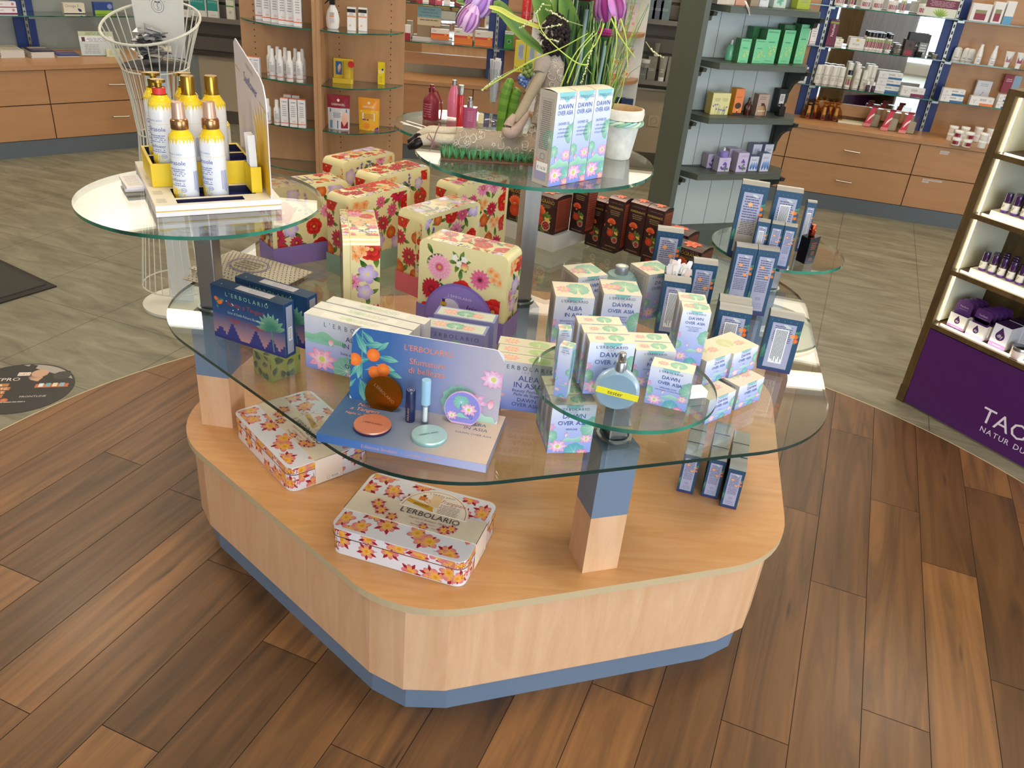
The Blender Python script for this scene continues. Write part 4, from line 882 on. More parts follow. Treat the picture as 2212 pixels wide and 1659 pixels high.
# ================================================================== FLORAL GIFT TINS
def dahlia(f, u, v, r, c0, c1, n=16, ctr='#c9a04a'):
    for k, (s_, o_) in enumerate(((1, 0), (.78, 11), (.55, 5))):
        for i in range(n - 3 * k): f.petal(u, v, 360 * i / (n - 3 * k) + o_, r * s_, r * .36, c0, c1)
    f.disc(u, v, r * .16, ctr, 8)
def poppy(f, u, v, r, c0='#8e1218', c1='#d82a22'):
    for i in range(5): f.petal(u, v, 72 * i + 10, r, r * 1.15, c0, c1, .6, round_=True)
    for i in range(4): f.petal(u, v, 90 * i + 40, r * .6, r * .6, '#a8181c', '#e2362c', .6, round_=True)
    f.disc(u, v, r * .16, '#d8a040', 7)
def blossom(f, u, v, r, c0='#d9c8e8', c1='#b79ad0', ctr='#e6d98c', n=5, rot=0):
    for i in range(n): f.petal(u, v, 360 / n * i + rot, r, r * .8, c0, c1, .65, round_=True)
    f.disc(u, v, r * .18, ctr, 6)
def frangi(f, u, v, r, rot=0, c0='#e08a1c', cm='#f2b84a', c1='#e0788a'):
    for i in range(5): f.petal(u, v, 72 * i + rot, r, r * .62, c0, c1, .62, cm, round_=True)
def leafs(f, u, v, r, n=4, rot=0, c0='#2f5a22', c1='#6f8f3c', w_=.38):
    for i in range(n): f.petal(u, v, rot + 360 / n * i, r, r * w_, c0, c1)
def bouquet(f, seed, dens=1.0, sc_=.03):
    rg = random.Random(seed); W, H = f.W, f.H; pts = []
    n = int(W * H / (sc_ * sc_) * .62 * dens); tries = 0
    while len(pts) < n and tries < 900:
        tries += 1; p = (rg.uniform(0, W), rg.uniform(0, H))
        if all((p[0] - q[0]) ** 2 + (p[1] - q[1]) ** 2 > (sc_ * 1.15) ** 2 for q in pts): pts.append(p)
    b0 = f.o
    for i, (u, v) in enumerate(pts):
        f.o = b0 + 4e-5 * (i % 5); k = rg.randrange(9); r = sc_ * rg.uniform(.6, .9); leafs(f, u + r * .3, v - r * .3, r * 1.25, rg.choice((2, 3)), rg.uniform(0, 360))
        if k in (0,): dahlia(f, u, v, r, '#c2306c', '#ee9fc0', 12)
        elif k == 1: dahlia(f, u, v, r, '#8e0f2c', '#c92a4a', 13)
        elif k in (2, 3): poppy(f, u, v, r)
        elif k == 4: blossom(f, u, v, r * .9)
        elif k == 5: [frangi(f, u + r * a, v + r * b_, r * .6, 20 * a, '#d8702c', '#eea05c', '#f2bd8c') for a, b_ in ((0, 0), (.5, .5), (-.4, .6))]
        elif k == 6: [f.petal(u + r * .25 * math.sin(j * 2.1), v - r + r * .25 * j, 80 * (j % 3) + 20, r * .5, r * .3, '#5a3f9c', '#9a86d0') for j in range(8)]
        elif k == 7: fruit(f, u, v, r * .7, '#e0813c', '#b8481c'); f.petal(u, v + r * .5, 90, r * .4, r * .5, '#c9602c', '#e89c5c')
        else: dahlia(f, u, v, r * .8, '#b02a5c', '#e0608c', 11)
def tin_front(f):
    W, H = f.W, f.H
    leafs(f, W * .46, H * .86, .03, 6, 10); f.petal(W * .48, H * .78, -90, .03, .012, '#3c6a2c', '#6f8f4c')
    [blossom(f, W * x, H * y, .010, '#f6f1e8', '#ddd8cc') for x, y in ((.40, .90), (.52, .90), (.46, .83))]
    leafs(f, W * .22, H * .55, .02, 3, 200); leafs(f, W * .87, H * .38, .035, 3, 40); leafs(f, W * .12, H * .88, .03, 3)
    dahlia(f, W * .21, H * .74, .034, '#cf3c74', '#f3b3cc', 20); dahlia(f, W * .73, H * .70, .027, '#a8285c', '#e8709c', 14, '#5a2030'); dahlia(f, W * .12, H * .44, .030, '#7e0c20', '#c21f38', 18, '#c21f38')
    poppy(f, W * .51, H * .50, .030); poppy(f, W * .92, H * .34, .034); poppy(f, W * .96, H * .08, .03)
    leafs(f, W * .52, H * .80, .012, 3); f.petal(W * .535, H * .76, 95, .022, .02, '#e8d27a', '#df5a78')
    for i, (x, y) in enumerate(((.86, .84), (.93, .80), (.90, .74), (.98, .72))): frangi(f, W * x, H * y, .012, 20 * i, '#d8702c', '#eea05c', '#f6c79a')
    f.petal(W * .66, H * .50, -55, .045, .017, '#8a5a3a', '#4a3a34'); f.disc(W * .665, H * .50, .009, '#c9703c'); [f.disc(W * x, H * y, .0035, '#b9b44a', 6) for x, y in ((.76, .46), (.79, .43), (.74, .42))]
    blossom(f, W * .80, H * .16, .024, '#e6c0d2', '#c99ab8'); leafs(f, W * .1, H * .2, .03, 4); poppy(f, W * .04, H * .15, .022)
TW, TD, TH = .225, .085, .22
def floral_tin(label, hero=False, sleeve=None, seed=1):
    T = empty('gift_tin', (0, 0, 0), 0, label, 'tin'); col = '#e4d9a4'; m = MB(); R_ = .018
    P = rrect(TW, TH, R_, 5, 0, TH / 2); n = len(P)
    def sh(P, y0, y1, mm):
        for i in range(n): a, b_ = P[i], P[(i + 1) % n]; mm.face([(a[0], y0, a[1]), (b_[0], y0, b_[1]), (b_[0], y1, b_[1]), (a[0], y1, a[1])][::-1], col, 'gloss', True)
    sh(P, -TD / 2 + .017, TD / 2, m); m.face([(p[0], TD / 2, p[1]) for p in P][::-1], col, 'gloss')
    f = Fr(m, lambda u, v, o: (-TW / 2 + R_ + u, -TD / 2 + .019 + v, TH + o), TW - 2 * R_, TD - .021, 'gloss'); bouquet(f, seed + 1, 1.2, .028)
    f = Fr(m, lambda u, v, o: (-TW / 2 - o, TD / 2 - u, R_ + v), TD - .02, TH - 2 * R_, 'gloss'); bouquet(f, 8, 1.2, .034)
    f = Fr(m, lambda u, v, o: (TW / 2 + o, -TD / 2 + .02 + u, R_ + v), TD - .02, TH - 2 * R_, 'gloss'); bouquet(f, 9, 1.2, .034)
    m.build('tin_body', T)
    m = MB(); P2 = rrect(TW + .003, TH + .0, R_, 5, 0, TH / 2); P, Pold = P2, P; sh(P, -TD / 2, -TD / 2 + .0165, m)
    m.face([(p[0], -TD / 2, p[1]) for p in P], col, 'gloss'); m.face([(p[0], -TD / 2 + .0165, p[1]) for p in P][::-1], '#b59a5a', 'metal')
    f = Fr(m, lambda u, v, o: (-TW / 2 + u, -TD / 2 - o, v), TW, TH, 'gloss')
    f2 = Fr(m, lambda u, v, o: (-TW / 2 + R_ * .6 + u, -TD / 2 - o, R_ * .6 + v), TW - R_ * 1.2, TH - R_ * 1.2, 'gloss')
    if hero: tin_front(f2)
    else: bouquet(f2, seed + 5, 1.2, .036)
    f = Fr(m, lambda u, v, o: (-TW / 2 + R_ + u, -TD / 2 + v, TH + o), TW - 2 * R_, .016, 'gloss'); bouquet(f, 22, 1, .014)
    f = Fr(m, lambda u, v, o: (-TW / 2 - .0016 - o, -TD / 2 + .016 - u, R_ + v), .016, TH - 2 * R_, 'gloss'); bouquet(f, 23, 1, .014)
    m.build('tin_lid', T)
    if sleeve:
        m = MB(); w_, d_ = TW + .007, TD + .007; m.box(-w_ / 2, w_ / 2, -d_ / 2, d_ / 2, 0, .055, sleeve[0], 'card', skip='TU')
        m.box(-w_ / 2 + .001, w_ / 2 - .001, -d_ / 2 + .001, d_ / 2 - .001, 0, .0545, sleeve[0], 'card', skip='TU')
        for fn in (fback,): g = fn(m, w_, d_, .055); g.frame(.01, .004, g.W - .006, .051, .0007, '#cfc6e0'); g.text(sleeve[1], .03, .032, .011, '#3a3560', shear=.25); g.lines(.06, .01, .12, .046, 8, '#5a5478'); g.lines(.13, .016, .17, .048, 9, '#5a5478'); g.rect(.19, .03, .215, .045, '#e6e2ec'); g.lines(.193, .032, .212, .043, 12, '#222', vert=True, rag=False); g.ring(.13, .01, .006, .0008, '#4a4468')
        if hero:
            n_ = 26; rr = .094; P = [(-.0 + rr * math.cos(math.pi * i / n_), max(0, rr * 1.05 * math.sin(math.pi * i / n_)) + .03) for i in range(n_ + 1)] + [(-rr, 0), (rr, 0)]
            m.slab([(x, -d_ / 2 - .0012, z) for x, z in P], (0, 1, 0), .0010, '#7d68b8', 'card')
            g = Fr(m, lambda u, v, o: (-.1 + u, -d_ / 2 - .0013 - o, v), .2, .13)
            g.disc(.1, .03, .089, '#8d78c4', 30, a0=0, a1=180, ry=.092); g.ring(.075, .065, .026, .0006, '#cfc4e8'); g.disc(.075, .062, .025, '#d4cbe6', 20)
            g.rect(.05, .045, .066, .075, '#c9a23c'); g.rect(.054, .075, .062, .083, '#3a3450'); g.rect(.055, .052, .062, .066, '#3a2c1c'); g.disc(.085, .05, .018, '#5a4a8c', 16, ry=.006); g.rect(.067, .03, .103, .05, '#4e3f80')
            g.text("L'ERBOLARIO", .1, .092, .006, '#e6e0f0', track=.3, maxw=.09); g.text('Iris', .13, .065, .016, '#2a2448', shear=.3); g.lines(.11, .045, .15, .058, 2, '#c9c0e0')
        m.build('paper_sleeve', T)
    return T
def putt(T, A, yaw, zt=TH, cx=-1, cy=-1, z=GZ):
    p = foot(A, z + zt, yaw, TW, TD, cx, cy); T.location = (p.x, p.y, z); T.rotation_euler = (0, 0, math.radians(yaw))
hero = floral_tin('nearest floral gift tin with the violet half-moon sleeve reading Iris', True, ('#8673b8', 'Iris'))
putt(hero, (908, 512), -20)
IRIS, ROSE_, GREEN_ = ('#8a76bc', 'Iris'), ('#d9697f', 'Rosa'), ('#8fb09a', 'Meharees')
# their lids face away to the right rear; the near long side shows the printed back
tins = [((913.5, 469), 55, ROSE_, 'floral gift tin with a pink sleeve, right behind the nearest one', 3), ((753.6, 432), 55, GREEN_, 'floral gift tin with a green sleeve, behind the slim upright one', 4), ((813.5, 383), 56, None, 'floral gift tin in the middle of the rear row', 5), ((741, 351), 58, None, 'floral gift tin farthest back under the sun care shelves', 6), ((990, 404.5), 53, None, 'floral gift tin partly beneath the large round glass shelf', 7)]
for A_, yw, sl, lb, sd in tins:
    t_ = floral_tin(lb, False, sl, sd); putt(t_, A_, yw)
t_ = floral_tin('floral gift tin with violet sleeve standing behind the left round glass shelf', False, IRIS, 9); putt(t_, (594, 578), 41, 0)
t_ = floral_tin('floral gift tin showing its narrow end, with camellias and frangipani', False, None, 12); putt(t_, (740, 514), -75, TH, 1, -1)
# ------------------------------------------------------------------ frangipani tins on the wooden top
def fr_cluster(f, u, v, r, rot=0, n=2):
    for i in range(5): f.petal(u, v, rot + 40 + 70 * i, r * 1.25, r * .42, '#7e1024', '#b3203a')
    f.line(u, v, u + r * 1.3 * math.cos(rot), v + r * 1.3 * math.sin(rot), r * .08, '#3a2028', r * .04)
    for i in range(n): a = math.radians(rot + 140 * i); frangi(f, u + r * .55 * i * math.cos(a), v + r * .55 * i * math.sin(a), r, rot + 30 * i)
def fr_field(f, seed, s=.026):
    rg = random.Random(seed); pts = []; t = 0
    while t < 500:
        t += 1; p = (rg.uniform(0, f.W), rg.uniform(0, f.H))
        if all((p[0] - q[0]) ** 2 + (p[1] - q[1]) ** 2 > (s * 1.75) ** 2 for q in pts): pts.append(p)
    b0 = f.o
    for i, p in enumerate(pts): f.o = b0 + 3e-5 * (i % 5); fr_cluster(f, p[0], p[1], s * rg.uniform(.72, .92), rg.uniform(0, 360), rg.choice((1, 2, 2, 3)))
    f.o = b0 + 5e-4
FW, FD, FH = .30, .212, .068
def frangi_tin(label, band):
    T = empty('gift_tin', (0, 0, 0), 0, label, 'tin'); m = MB(); r = .022; c = '#e8e4ea'
    m.prism(rrect(FW, FD, r, 5), 0, .047, c, 'gloss', sm=True)
    def per(fm, W_, D_, z0, h, seed):
        for fn, L_ in ((lambda u, v, o: (-W_ / 2 + r + u, -D_ / 2 - o, z0 + v), W_ - 2 * r), (lambda u, v, o: (W_ / 2 + o, -D_ / 2 + r + u, z0 + v), D_ - 2 * r), (lambda u, v, o: (-W_ / 2 - o, D_ / 2 - r - u, z0 + v), D_ - 2 * r), (lambda u, v, o: (W_ / 2 - r - u, D_ / 2 + o, z0 + v), W_ - 2 * r)):
            fr_field(Fr(fm, fn, L_, h, 'gloss'), seed); seed += 1
        for (qx, qy, a0) in ((W_ / 2 - r, -D_ / 2 + r, -90), (-W_ / 2 + r, -D_ / 2 + r, 180), (W_ / 2 - r, D_ / 2 - r, 0)):
            fr_cluster(Fr(fm, lambda u, v, o, qx=qx, qy=qy, a0=a0: (qx + (r + o) * math.cos(math.radians(a0) + u / r), qy + (r + o) * math.sin(math.radians(a0) + u / r), z0 + v), r * 1.57, h, 'gloss'), r * .8, h * .5, .017, 60)
    per(m, FW, FD, .002, .045, 3); m.build('tin_body', T)
    m = MB(); m.prism(rrect(FW + .003, FD + .003, r, 5), .048, FH, c, 'gloss', sm=True); m.prism(rrect(FW + .004, FD + .004, r, 5), .0465, .0482, '#8a5a3c', 'metal')
    f = Fr(m, lambda u, v, o: (-FW / 2 + .006 + u, -FD / 2 + .006 + v, FH + o), FW - .012, FD - .012, 'gloss'); fr_field(f, 31, .027); per(m, FW + .003, FD + .003, .049, .017, 13); m.build('tin_lid', T)
    # paper band along x
    m = MB(); z = FH + .0045; b0, b1 = -FD * .20, FD * .14; e = FW / 2 + .0025; cb = '#ead9c0'
    m.box(-e, e, b0, b1, FH + .0002, z - .003, cb, 'card'); m.box(e - .0012, e, b0, b1, .001, z - .003, '#f0dccb', 'card'); m.box(-e, -e + .0012, b0, b1, .001, z - .003, '#f0dccb', 'card')
    n_ = 26; R2 = .078; cx_ = .03; P = [(cx_ + R2 * math.cos(math.pi * i / n_), b1 - .012 + R2 * math.sin(math.pi * i / n_)) for i in range(n_ + 1)]
    m.prism(P, z - .003, z - .002, '#f1e2d0', 'card'); zz_ = z - .003
    g = Fr(m, lambda u, v, o: (-e + u, b0 + v, zz_ + .001 + o), 2 * e, FD * .34 + .075, 'card'); U = lambda x: x + e; V = lambda y: y - b0
    for i in range(24):
        a, b_ = math.pi * i / 24, math.pi * (i + 1) / 24; q = [(U(cx_ + rr * math.cos(t)), V(b1 - .012 + rr * math.sin(t))) for rr, t in ((.073, a), (.073, b_), (.0718, b_), (.0718, a))]; g.poly(q, '#a03048', keep=True)
    g.text("L'ERBOLARIO", U(cx_), V(b1 + .046), .006, '#6a4a50', track=.25); g.text('Frangipani', U(cx_ + .032), V(b1 + .026), .012, '#b5405c', shear=.25, maxw=.055); g.lines(U(cx_ + .005), V(b1 - .012), U(cx_ + .055), V(b1 + .022), 7, '#a88a86')
    g.rect(U(cx_ - .02), V(b1 + .006), U(cx_ + .004), V(b1 + .046), '#e8c69a'); g.rect(U(cx_ - .046), V(b1 + .018), U(cx_ - .028), V(b1 + .032), '#e0813c'); g.rect(U(cx_ - .041), V(b1 + .032), U(cx_ - .034), V(b1 + .039), '#7a3a20'); blossom(g, U(cx_ - .025), V(b1 + .02), .008, '#f2c7b0', '#e08c6c')
    g.poly([(U(cx_ - .068), V(b1 + .004)), (U(cx_ - .0), V(b1 - .012)), (U(cx_ - .004), V(b1 - .002)), (U(cx_ - .004), V(b1 + .004)), (U(cx_ - .066), V(b1 + .016))], '#d9a22c'); g.lines(U(cx_ - .055), V(b1 - .001), U(cx_ - .012), V(b1 + .007), 2, '#5a3c10')
    g.text("L'ERBOLARIO", U(cx_ - .0), V(b1 - .034), .0165, '#4a3648', maxw=.135); g.text('Segreti di Bellezza TRIO', U(cx_), V(b1 - .046), .006, '#b5707c', maxw=.09, shear=.2); g.text('con Braccialetto', U(cx_), V(b1 - .056), .005, '#b5707c', shear=.2); g.text('Beauty Secrets TRIO', U(cx_), V(b1 - .066), .005, '#b5707c', shear=.2)
    for x, y, r_ in ((-.09, .0, .015), (-.075, -.018, .014), (-.045, -.03, .012), (.03, -.036, .010), (.075, -.030, .014), (.088, -.02, .012)): fr_cluster(g, U(x), V(y), r_, 40 * x * 99, 1)
    # the band's own writing on the short side
    g = Fr(m, lambda u, v, o: (e + o, b0 + u, v), b1 - b0, FH, 'card'); g.rect(.038, .006, .064, .014, '#f7efe6'); g.lines(.04, .007, .062, .013, 2, '#5a5450'); g.ring(.034, .010, .005, .0006, '#8a7a72')
    m.build('paper_band', T); return T
a_ = foot((715, 1190), WZ, -14.5, FW, FD); t_ = frangi_tin('frangipani gift tin lying nearest on the wooden top, band reading across', 0); t_.location = (a_.x, a_.y, WZ); t_.rotation_euler = (0, 0, math.radians(-14.5))
a_ = foot((628, 1066), WZ, -47, FW, FD, 1, -1); t_ = dup(t_, (a_.x, a_.y, WZ), -47, 'frangipani gift tin lying beside the left post of the table')
# green leafy carton pair under the dark blue cartons
def leafy(f):
    f.rect(0, 0, f.W, f.H, '#b4ba5c'); rg = random.Random(5)
    for i in range(9):
        u, v, a = rg.uniform(0, f.W), rg.uniform(0, f.H), rg.uniform(0, 360)
        for j in range(6): f.petal(u, v, a + 18 * j - 45, .02, .006, '#54683c', '#6a7f5c')
gc = carton('leafy_carton', .10, .085, .075, 'yellow-green leaf print carton on the wooden top below the dark blue cartons', 'carton', leafy, leafy, leafy, cols=dict(F='#b4ba5c', L='#a8ae50', R='#a8ae50', T='#bcc26a')); putb(gc, (588, 827), WZ, 53, .10, .085)
gc2 = dup(gc, None, None, 'yellow-green leaf print carton behind the first one under the glass'); gc2.location = gc.location + Vector((.16, .09, 0)); gc2.rotation_euler = (0, 0, math.radians(50))

# ------------------------------------------------------------------ blue counter display with testers
YD = -8.5; da = foot((684, 953), GZ, YD, .325, .175)
T = empty('counter_display', (da.x, da.y, GZ), YD, 'blue and cream counter display with orange twig panel and make-up testers', 'display'); w_, d_, h_ = .325, .175, .018
def grad(f, cs, n=8):
    for i in range(n):
        t0, t1 = i / n, (i + 1) / n; mixc = lambda t: tuple(sum(lin(cs[min(len(cs) - 1, int(t * (len(cs) - 1)) + k)])[c] * (1 - abs(t * (len(cs) - 1) - int(t * (len(cs) - 1)) - k)) for k in (0, 1)) for c in range(3))
        f.poly([(f.W * t0, 0), (f.W * t1, 0), (f.W * t1, f.H), (f.W * t0, f.H)], [mixc(t0), mixc(t1), mixc(t1), mixc(t0)], keep=True)
    f.o += 2e-5
BG = ['#2e5c98', '#3f6499', '#6d7fa6', '#a39aa8', '#d9c4b8']
m = MB(); m.box(-w_ / 2, w_ / 2, -d_ / 2, d_ / 2, 0, h_, '#8a8fb0', 'card'); f = ftop(m, w_, d_, h_); grad(f, ['#33587f', '#4a6488', '#7d8496', '#b5a8a0', '#d3bfae'])
W, H = w_, d_
for i, (t, s_) in enumerate((('Notte', .011), ('a Tangeri', .011), ('Night in Tangier', .007))): f.text(t, W * .17, H * (.68 - .095 * i), s_, '#e08a5c', shear=.15)
for i, (t, s_) in enumerate((('ALBA', .010), ('IN ASIA', .010), ('DAWN OVER ASIA', .006))): f.text(t, W * .86, H * (.70 - .10 * i), s_, '#3a4a7c')
f = ffront(m, w_, d_, h_); grad(f, ['#3f6cae', '#4f79bd', '#7f93cc', '#a9b0dc', '#c4c4e6']); f.text('Edizione limitata  -  Limited edition', W * .5, .005, .0075, '#d09c9c')
m.build('display_tray', T)
pw, ph = .305, .165; tilt = math.radians(9)
def pan(u, v, o): return (-pw / 2 + u, d_ / 2 - .036 - o + (v) * math.sin(tilt), .004 + v * math.cos(tilt))
m = MB(); P = rrect(pw, ph, .022, 5, pw / 2, ph / 2); m.slab([pan(p[0], p[1], 0) for p in P], (0, 1, 0), .0025, '#e6e6ee', 'card')
def pfn(u, v, o): return pan(u, v, o)
f = Fr(m, pfn, pw, ph); n = 20; PP = [(p[0], p[1]) for p in P]
def gcol(u): 
    cs = ['#2a5f9e', '#3b66a4', '#6f82b4', '#a6a4c0', '#bdb6c4']; t = max(0, min(.9999, u / pw)) * 4; i = int(t); a, b_ = lin(cs[i]), lin(cs[i + 1]); return tuple(a[k] + (b_[k] - a[k]) * (t - i) for k in range(3))
for i in range(n):
    u0, u1 = pw * i / n, pw * (i + 1) / n
    def ext(u):
        r_ = .022; e_ = 0
        if u < r_: e_ = r_ - math.sqrt(max(0, r_ * r_ - (r_ - u) ** 2))
        if u > pw - r_: e_ = r_ - math.sqrt(max(0, r_ * r_ - (u - pw + r_) ** 2))
        return e_
    f.poly([(u0, ext(u0)), (u1, ext(u1)), (u1, ph - ext(u1)), (u0, ph - ext(u0))], [gcol(u0), gcol(u1), gcol(u1), gcol(u0)], keep=True)
f.o += 2e-5
f.line(.02, .16, .024, .06, .0022, '#5fa08c'); f.line(.022, .145, .05, .11, .0016, '#5fa08c')
for (u, v, a, L_) in ((.02, .158, -40, .035), (.022, .13, 10, .045), (.05, .12, 45, .035), (.052, .112, -5, .045), (.04, .105, 200, .045), (.02, .10, -95, .042), (.006, .155, -60, .05), (.052, .095, -10, .04), (.07, .085, -15, .038), (.06, .07, -60, .04), (.055, .065, -110, .032), (.02, .06, -75, .05), (.02, .058, -45, .035), (.012, .058, -130, .03), (.03, .08, 20, .03), (.0, .06, 60, .035)):
    f.petal(u, v, a, L_, L_ * .30, '#3f8f98', '#78bca8'); f.line(u, v, u + L_ * .9 * math.cos(math.radians(a)), v + L_ * .9 * math.sin(math.radians(a)), .0006, '#a8d4c0')
for u, v in ((.045, .113), (.008, .098), (.05, .078), (.067, .086)): fruit(f, u, v, .0135, '#f5923a', '#ea6a26')
f.text("L'ERBOLARIO", .155, .135, .0115, '#ea8a68', maxw=.10); f.text('Sfumature', .155, .108, .0125, '#ea8a68', maxw=.08); f.text('di bellezza', .155, .090, .0125, '#ea8a68', maxw=.082)
lily(f, .225, .045, .036, '#a9d6c4', '#e0f0e6', '#8cc6b8', 16); lotus(f, .255, .052, .028, '#f3e0f2', '#dc9cc8', '#d9cf7c'); lotus(f, .288, .105, .028, '#f3e2f4', '#e2a4cc', '#d8d27a', 10); wavy(f, .23, .30, .01, .024, '#9fd0bc', 2, .2, '#b8dcc8'); f.petal(.286, .042, 80, .022, .013, '#f4c9d8', '#e592ae'); lily(f, .0, -.01, .0, n=4)
m.build('display_panel', T)
def ontray(x, y, z=0): p = T.matrix_basis @ Vector((x, y, z)); return p
TM = Matrix.Translation(Vector((da.x, da.y, GZ))) @ Matrix.Rotation(math.radians(YD), 4, 'Z')
def tray(x, y, z): return TM @ Vector((x, y, z))
# compacts: lids stand upright in the slot, pans lie on the tray
def compact(px, py, r, col, edge, rotx, label, mat, tcol, print_=None, trot=0):
    m = MB(); m.lathe([(0, 0), (r * .98, 0), (r, .0015), (r, .006), (r * .97, .0085), (0, .0095)], 40, col, mat, cols=[edge, edge, edge, (col, mat), (col, mat)])
    f = Fr(m, lambda u, v, o: (u - r, v - r, .0093 + .0002 + o - .0008 * (((u - r) ** 2 + (v - r) ** 2) / r ** 2)), 2 * r, 2 * r)
    if print_: print_(f)
    f.text("L'ERBOLARIO", r, r - .002, .0045, tcol, rot=trot, maxw=r * 1.35, track=.12)
    o = tag(m.build('powder_compact'), label, 'compact'); return o
c = compact(0, 0, .036, '#e09070', '#4a3a5c', 0, 'copper pink powder compact lying on the blue tray', 'satin', '#3a2a30', trot=-2); p = tray(-.072, -.035, h_); c.location = p; c.rotation_euler = (0, 0, math.radians(YD))
c = compact(0, 0, .034, '#bfe3dc', '#9fd0d4', 0, 'pale mint powder compact lying on the blue tray', 'satin', '#2c4a50', trot=35); p = tray(.040, -.035, h_); c.location = p; c.rotation_euler = (0, 0, math.radians(YD))
def lidp(r, col, mat, label, print_=None, tcol='#f0c090', px_=-.075, trot=-38):
    m = MB(); n_ = 34; P = []
    for i in range(n_ + 1):
        a = math.radians(-58 + 296 * i / n_); P.append((r * math.cos(a), r * math.sin(a) + r * .85))
    m.slab([(x, 0, z) for x, z in P][::-1], (0, -1, 0), .006, col, mat, True)
    f = Fr(m, lambda u, v, o: (u - r, -.006 - o, v), 2 * r, 2 * r, mat)
    if print_: print_(f, r)
    f.text("L'ERBOLARIO", r, r * .85, .0062, tcol, rot=trot, maxw=r * 1.6)
    o = tag(m.build('compact_lid'), label, 'compact lid'); p = tray(px_, d_ / 2 - .052, h_); o.location = p; o.rotation_euler = (math.radians(-10), 0, math.radians(YD)); return o
lidp(.038, '#a8621c', 'metal', 'round bronze compact lid standing against the blue panel')
def lp(f, r):
    for i in range(26):
        a, b_ = 2 * math.pi * i / 26, 2 * math.pi * (i + 1) / 26; k = r * .97; q = [(r, r * .9), (r + k * math.cos(a), max(0.004, r * .85 + k * math.sin(a))), (r + k * math.cos(b_), max(.004, r * .85 + k * math.sin(b_)))]; f.poly(q, '#8f8fdc', keep=True)
    f.o += 2e-5; f2 = Fr(f.mb, lambda u, v, o: (u - r * .8, -.0062 - o, v + r * .1), r * 1.6, r * 1.5, 'gloss'); lily(f2, r * .7, r * 1.15, r * .42, '#7fc4cc'); lotus(f2, r * 1.15, r * .8, r * .5); wavy(f2, 0, r * 1.2, r * .3, r * .2, '#8fcdb4'); lotus(f2, r * .25, r * .35, r * .35)
lidp(.036, '#dcb4da', 'gloss', 'round lotus print compact lid standing at the cream end of the panel', lp, '#2c3c8c', .085, -45)
m = MB(); m.lathe([(0, 0), (.0095, 0), (.0097, .001), (.0097, .066), (.0088, .068), (0, .068)], 24, '#1c2750', 'gloss'); f = fcyl(m, .0097, .004, .06); f.text("L'ERBOLARIO", f.W / 2, .012, .004, '#c9a27a', rot=90); f = Fr(m, lambda u, v, o: (u - .008, v - .008, .0682 + o), .016, .016); f.ring(.008, .008, .007, .0006, '#c9d2e6'); lotus(f, .008, .008, .005, '#c9d2e6', '#c9d2e6', '#1c2750', 5)
o = tag(m.build('lipstick'), 'dark blue lipstick case standing on the tray', 'lipstick'); o.location = tray(-.012, .012, h_); o.rotation_euler = (0, 0, math.radians(YD))
T2 = empty('lip_gloss', tray(.018, .010, h_), YD, 'lip gloss with pale blue cap and clear tube on the tray', 'lip gloss')
m = MB(); m.lathe([(0, .0005), (.007, .0005), (.0082, .003), (.0085, .040), (.005, .046)], 20, '#fff', 'clear'); m.build('gloss_tube', T2); m = MB(); m.lathe([(0, .004), (.0045, .006), (.0045, .038), (0, .04)], 12, '#eef2f4', 'card'); m.build('gloss_filling', T2)
m = MB(); m.lathe([(.0075, .044), (.0092, .045), (.0092, .095), (.0085, .097), (0, .097)], 20, '#9cc8e4', 'gloss'); m.build('gloss_cap', T2)

# ------------------------------------------------------------------ tester bottle, diffuser, tumbler with blotters
p = at(1327, 886, DF)
T = empty('perfume_tester', (p.x, p.y + .012, DF), -6, 'round pale blue perfume tester bottle with yellow tester strip', 'perfume bottle')
R_ = .0405
def flatdisc(R, th, n=36):
    m = MB(); rr = [(R * .86, 0), (R, th * .25), (R, th * .75), (R * .86, th)]
    for k in range(3):
        for i in range(n):
            a, b_ = 2 * math.pi * i / n, 2 * math.pi * (i + 1) / n
            q = [(max(r_ * math.sin(t), -R * .9) + R * .93, r_ * math.cos(t), y) for r_, y, t in ((rr[k][0], rr[k][1], a), (rr[k][0], rr[k][1], b_), (rr[k + 1][0], rr[k + 1][1], b_), (rr[k + 1][0], rr[k + 1][1], a))]
            m.face([(x, y - th / 2, z) for z, x, y in q], '#a9c8dc', 'frost', True)
    for k, y in ((0, 0), (3, th)):
        P = [(rr[k][0] * math.cos(2 * math.pi * i / n), y - th / 2, max(rr[k][0] * math.sin(2 * math.pi * i / n), -R * .9) + R * .93) for i in range(n)]; m.face(P if k == 0 else P[::-1], '#a9c8dc', 'frost')
    return m
m = flatdisc(R_, .026); m.build('glass_body', T)
m = MB(); m.box(-.0385, .0385, -.0155, -.0135, .030, .0415, '#efe32c', 'card'); f = Fr(m, lambda u, v, o: (-.038 + u, -.0155 - o, .0302 + v), .076, .011); f.text('tester', .034, .002, .008, '#14140c'); q = m.build('tester_strip', T); q.rotation_euler = (0, math.radians(7), 0); q.location = (-.003, 0, 0)
m = MB(); m.lathe([(.009, .076), (.0105, .077), (.0105, .092), (.0095, .094), (0, .094)], 24, '#b9bcc0', 'metal'); m.build('collar', T)
m = MB(); m.lathe([(.0058, .094), (.0068, .095), (.0068, .109), (.006, .111), (0, .111)], 20, '#b4b4b0', 'metal'); m.box(-.001, .001, -.0074, -.006, .104, .106, '#222', 'matte'); m.build('spray_head', T)
p = at(1340, 602, GZ + .09)
T = empty('room_diffuser', (p.x, p.y, GZ), 0, 'wide frosted aqua diffuser bottle with grey collar behind the foot balm', 'diffuser')
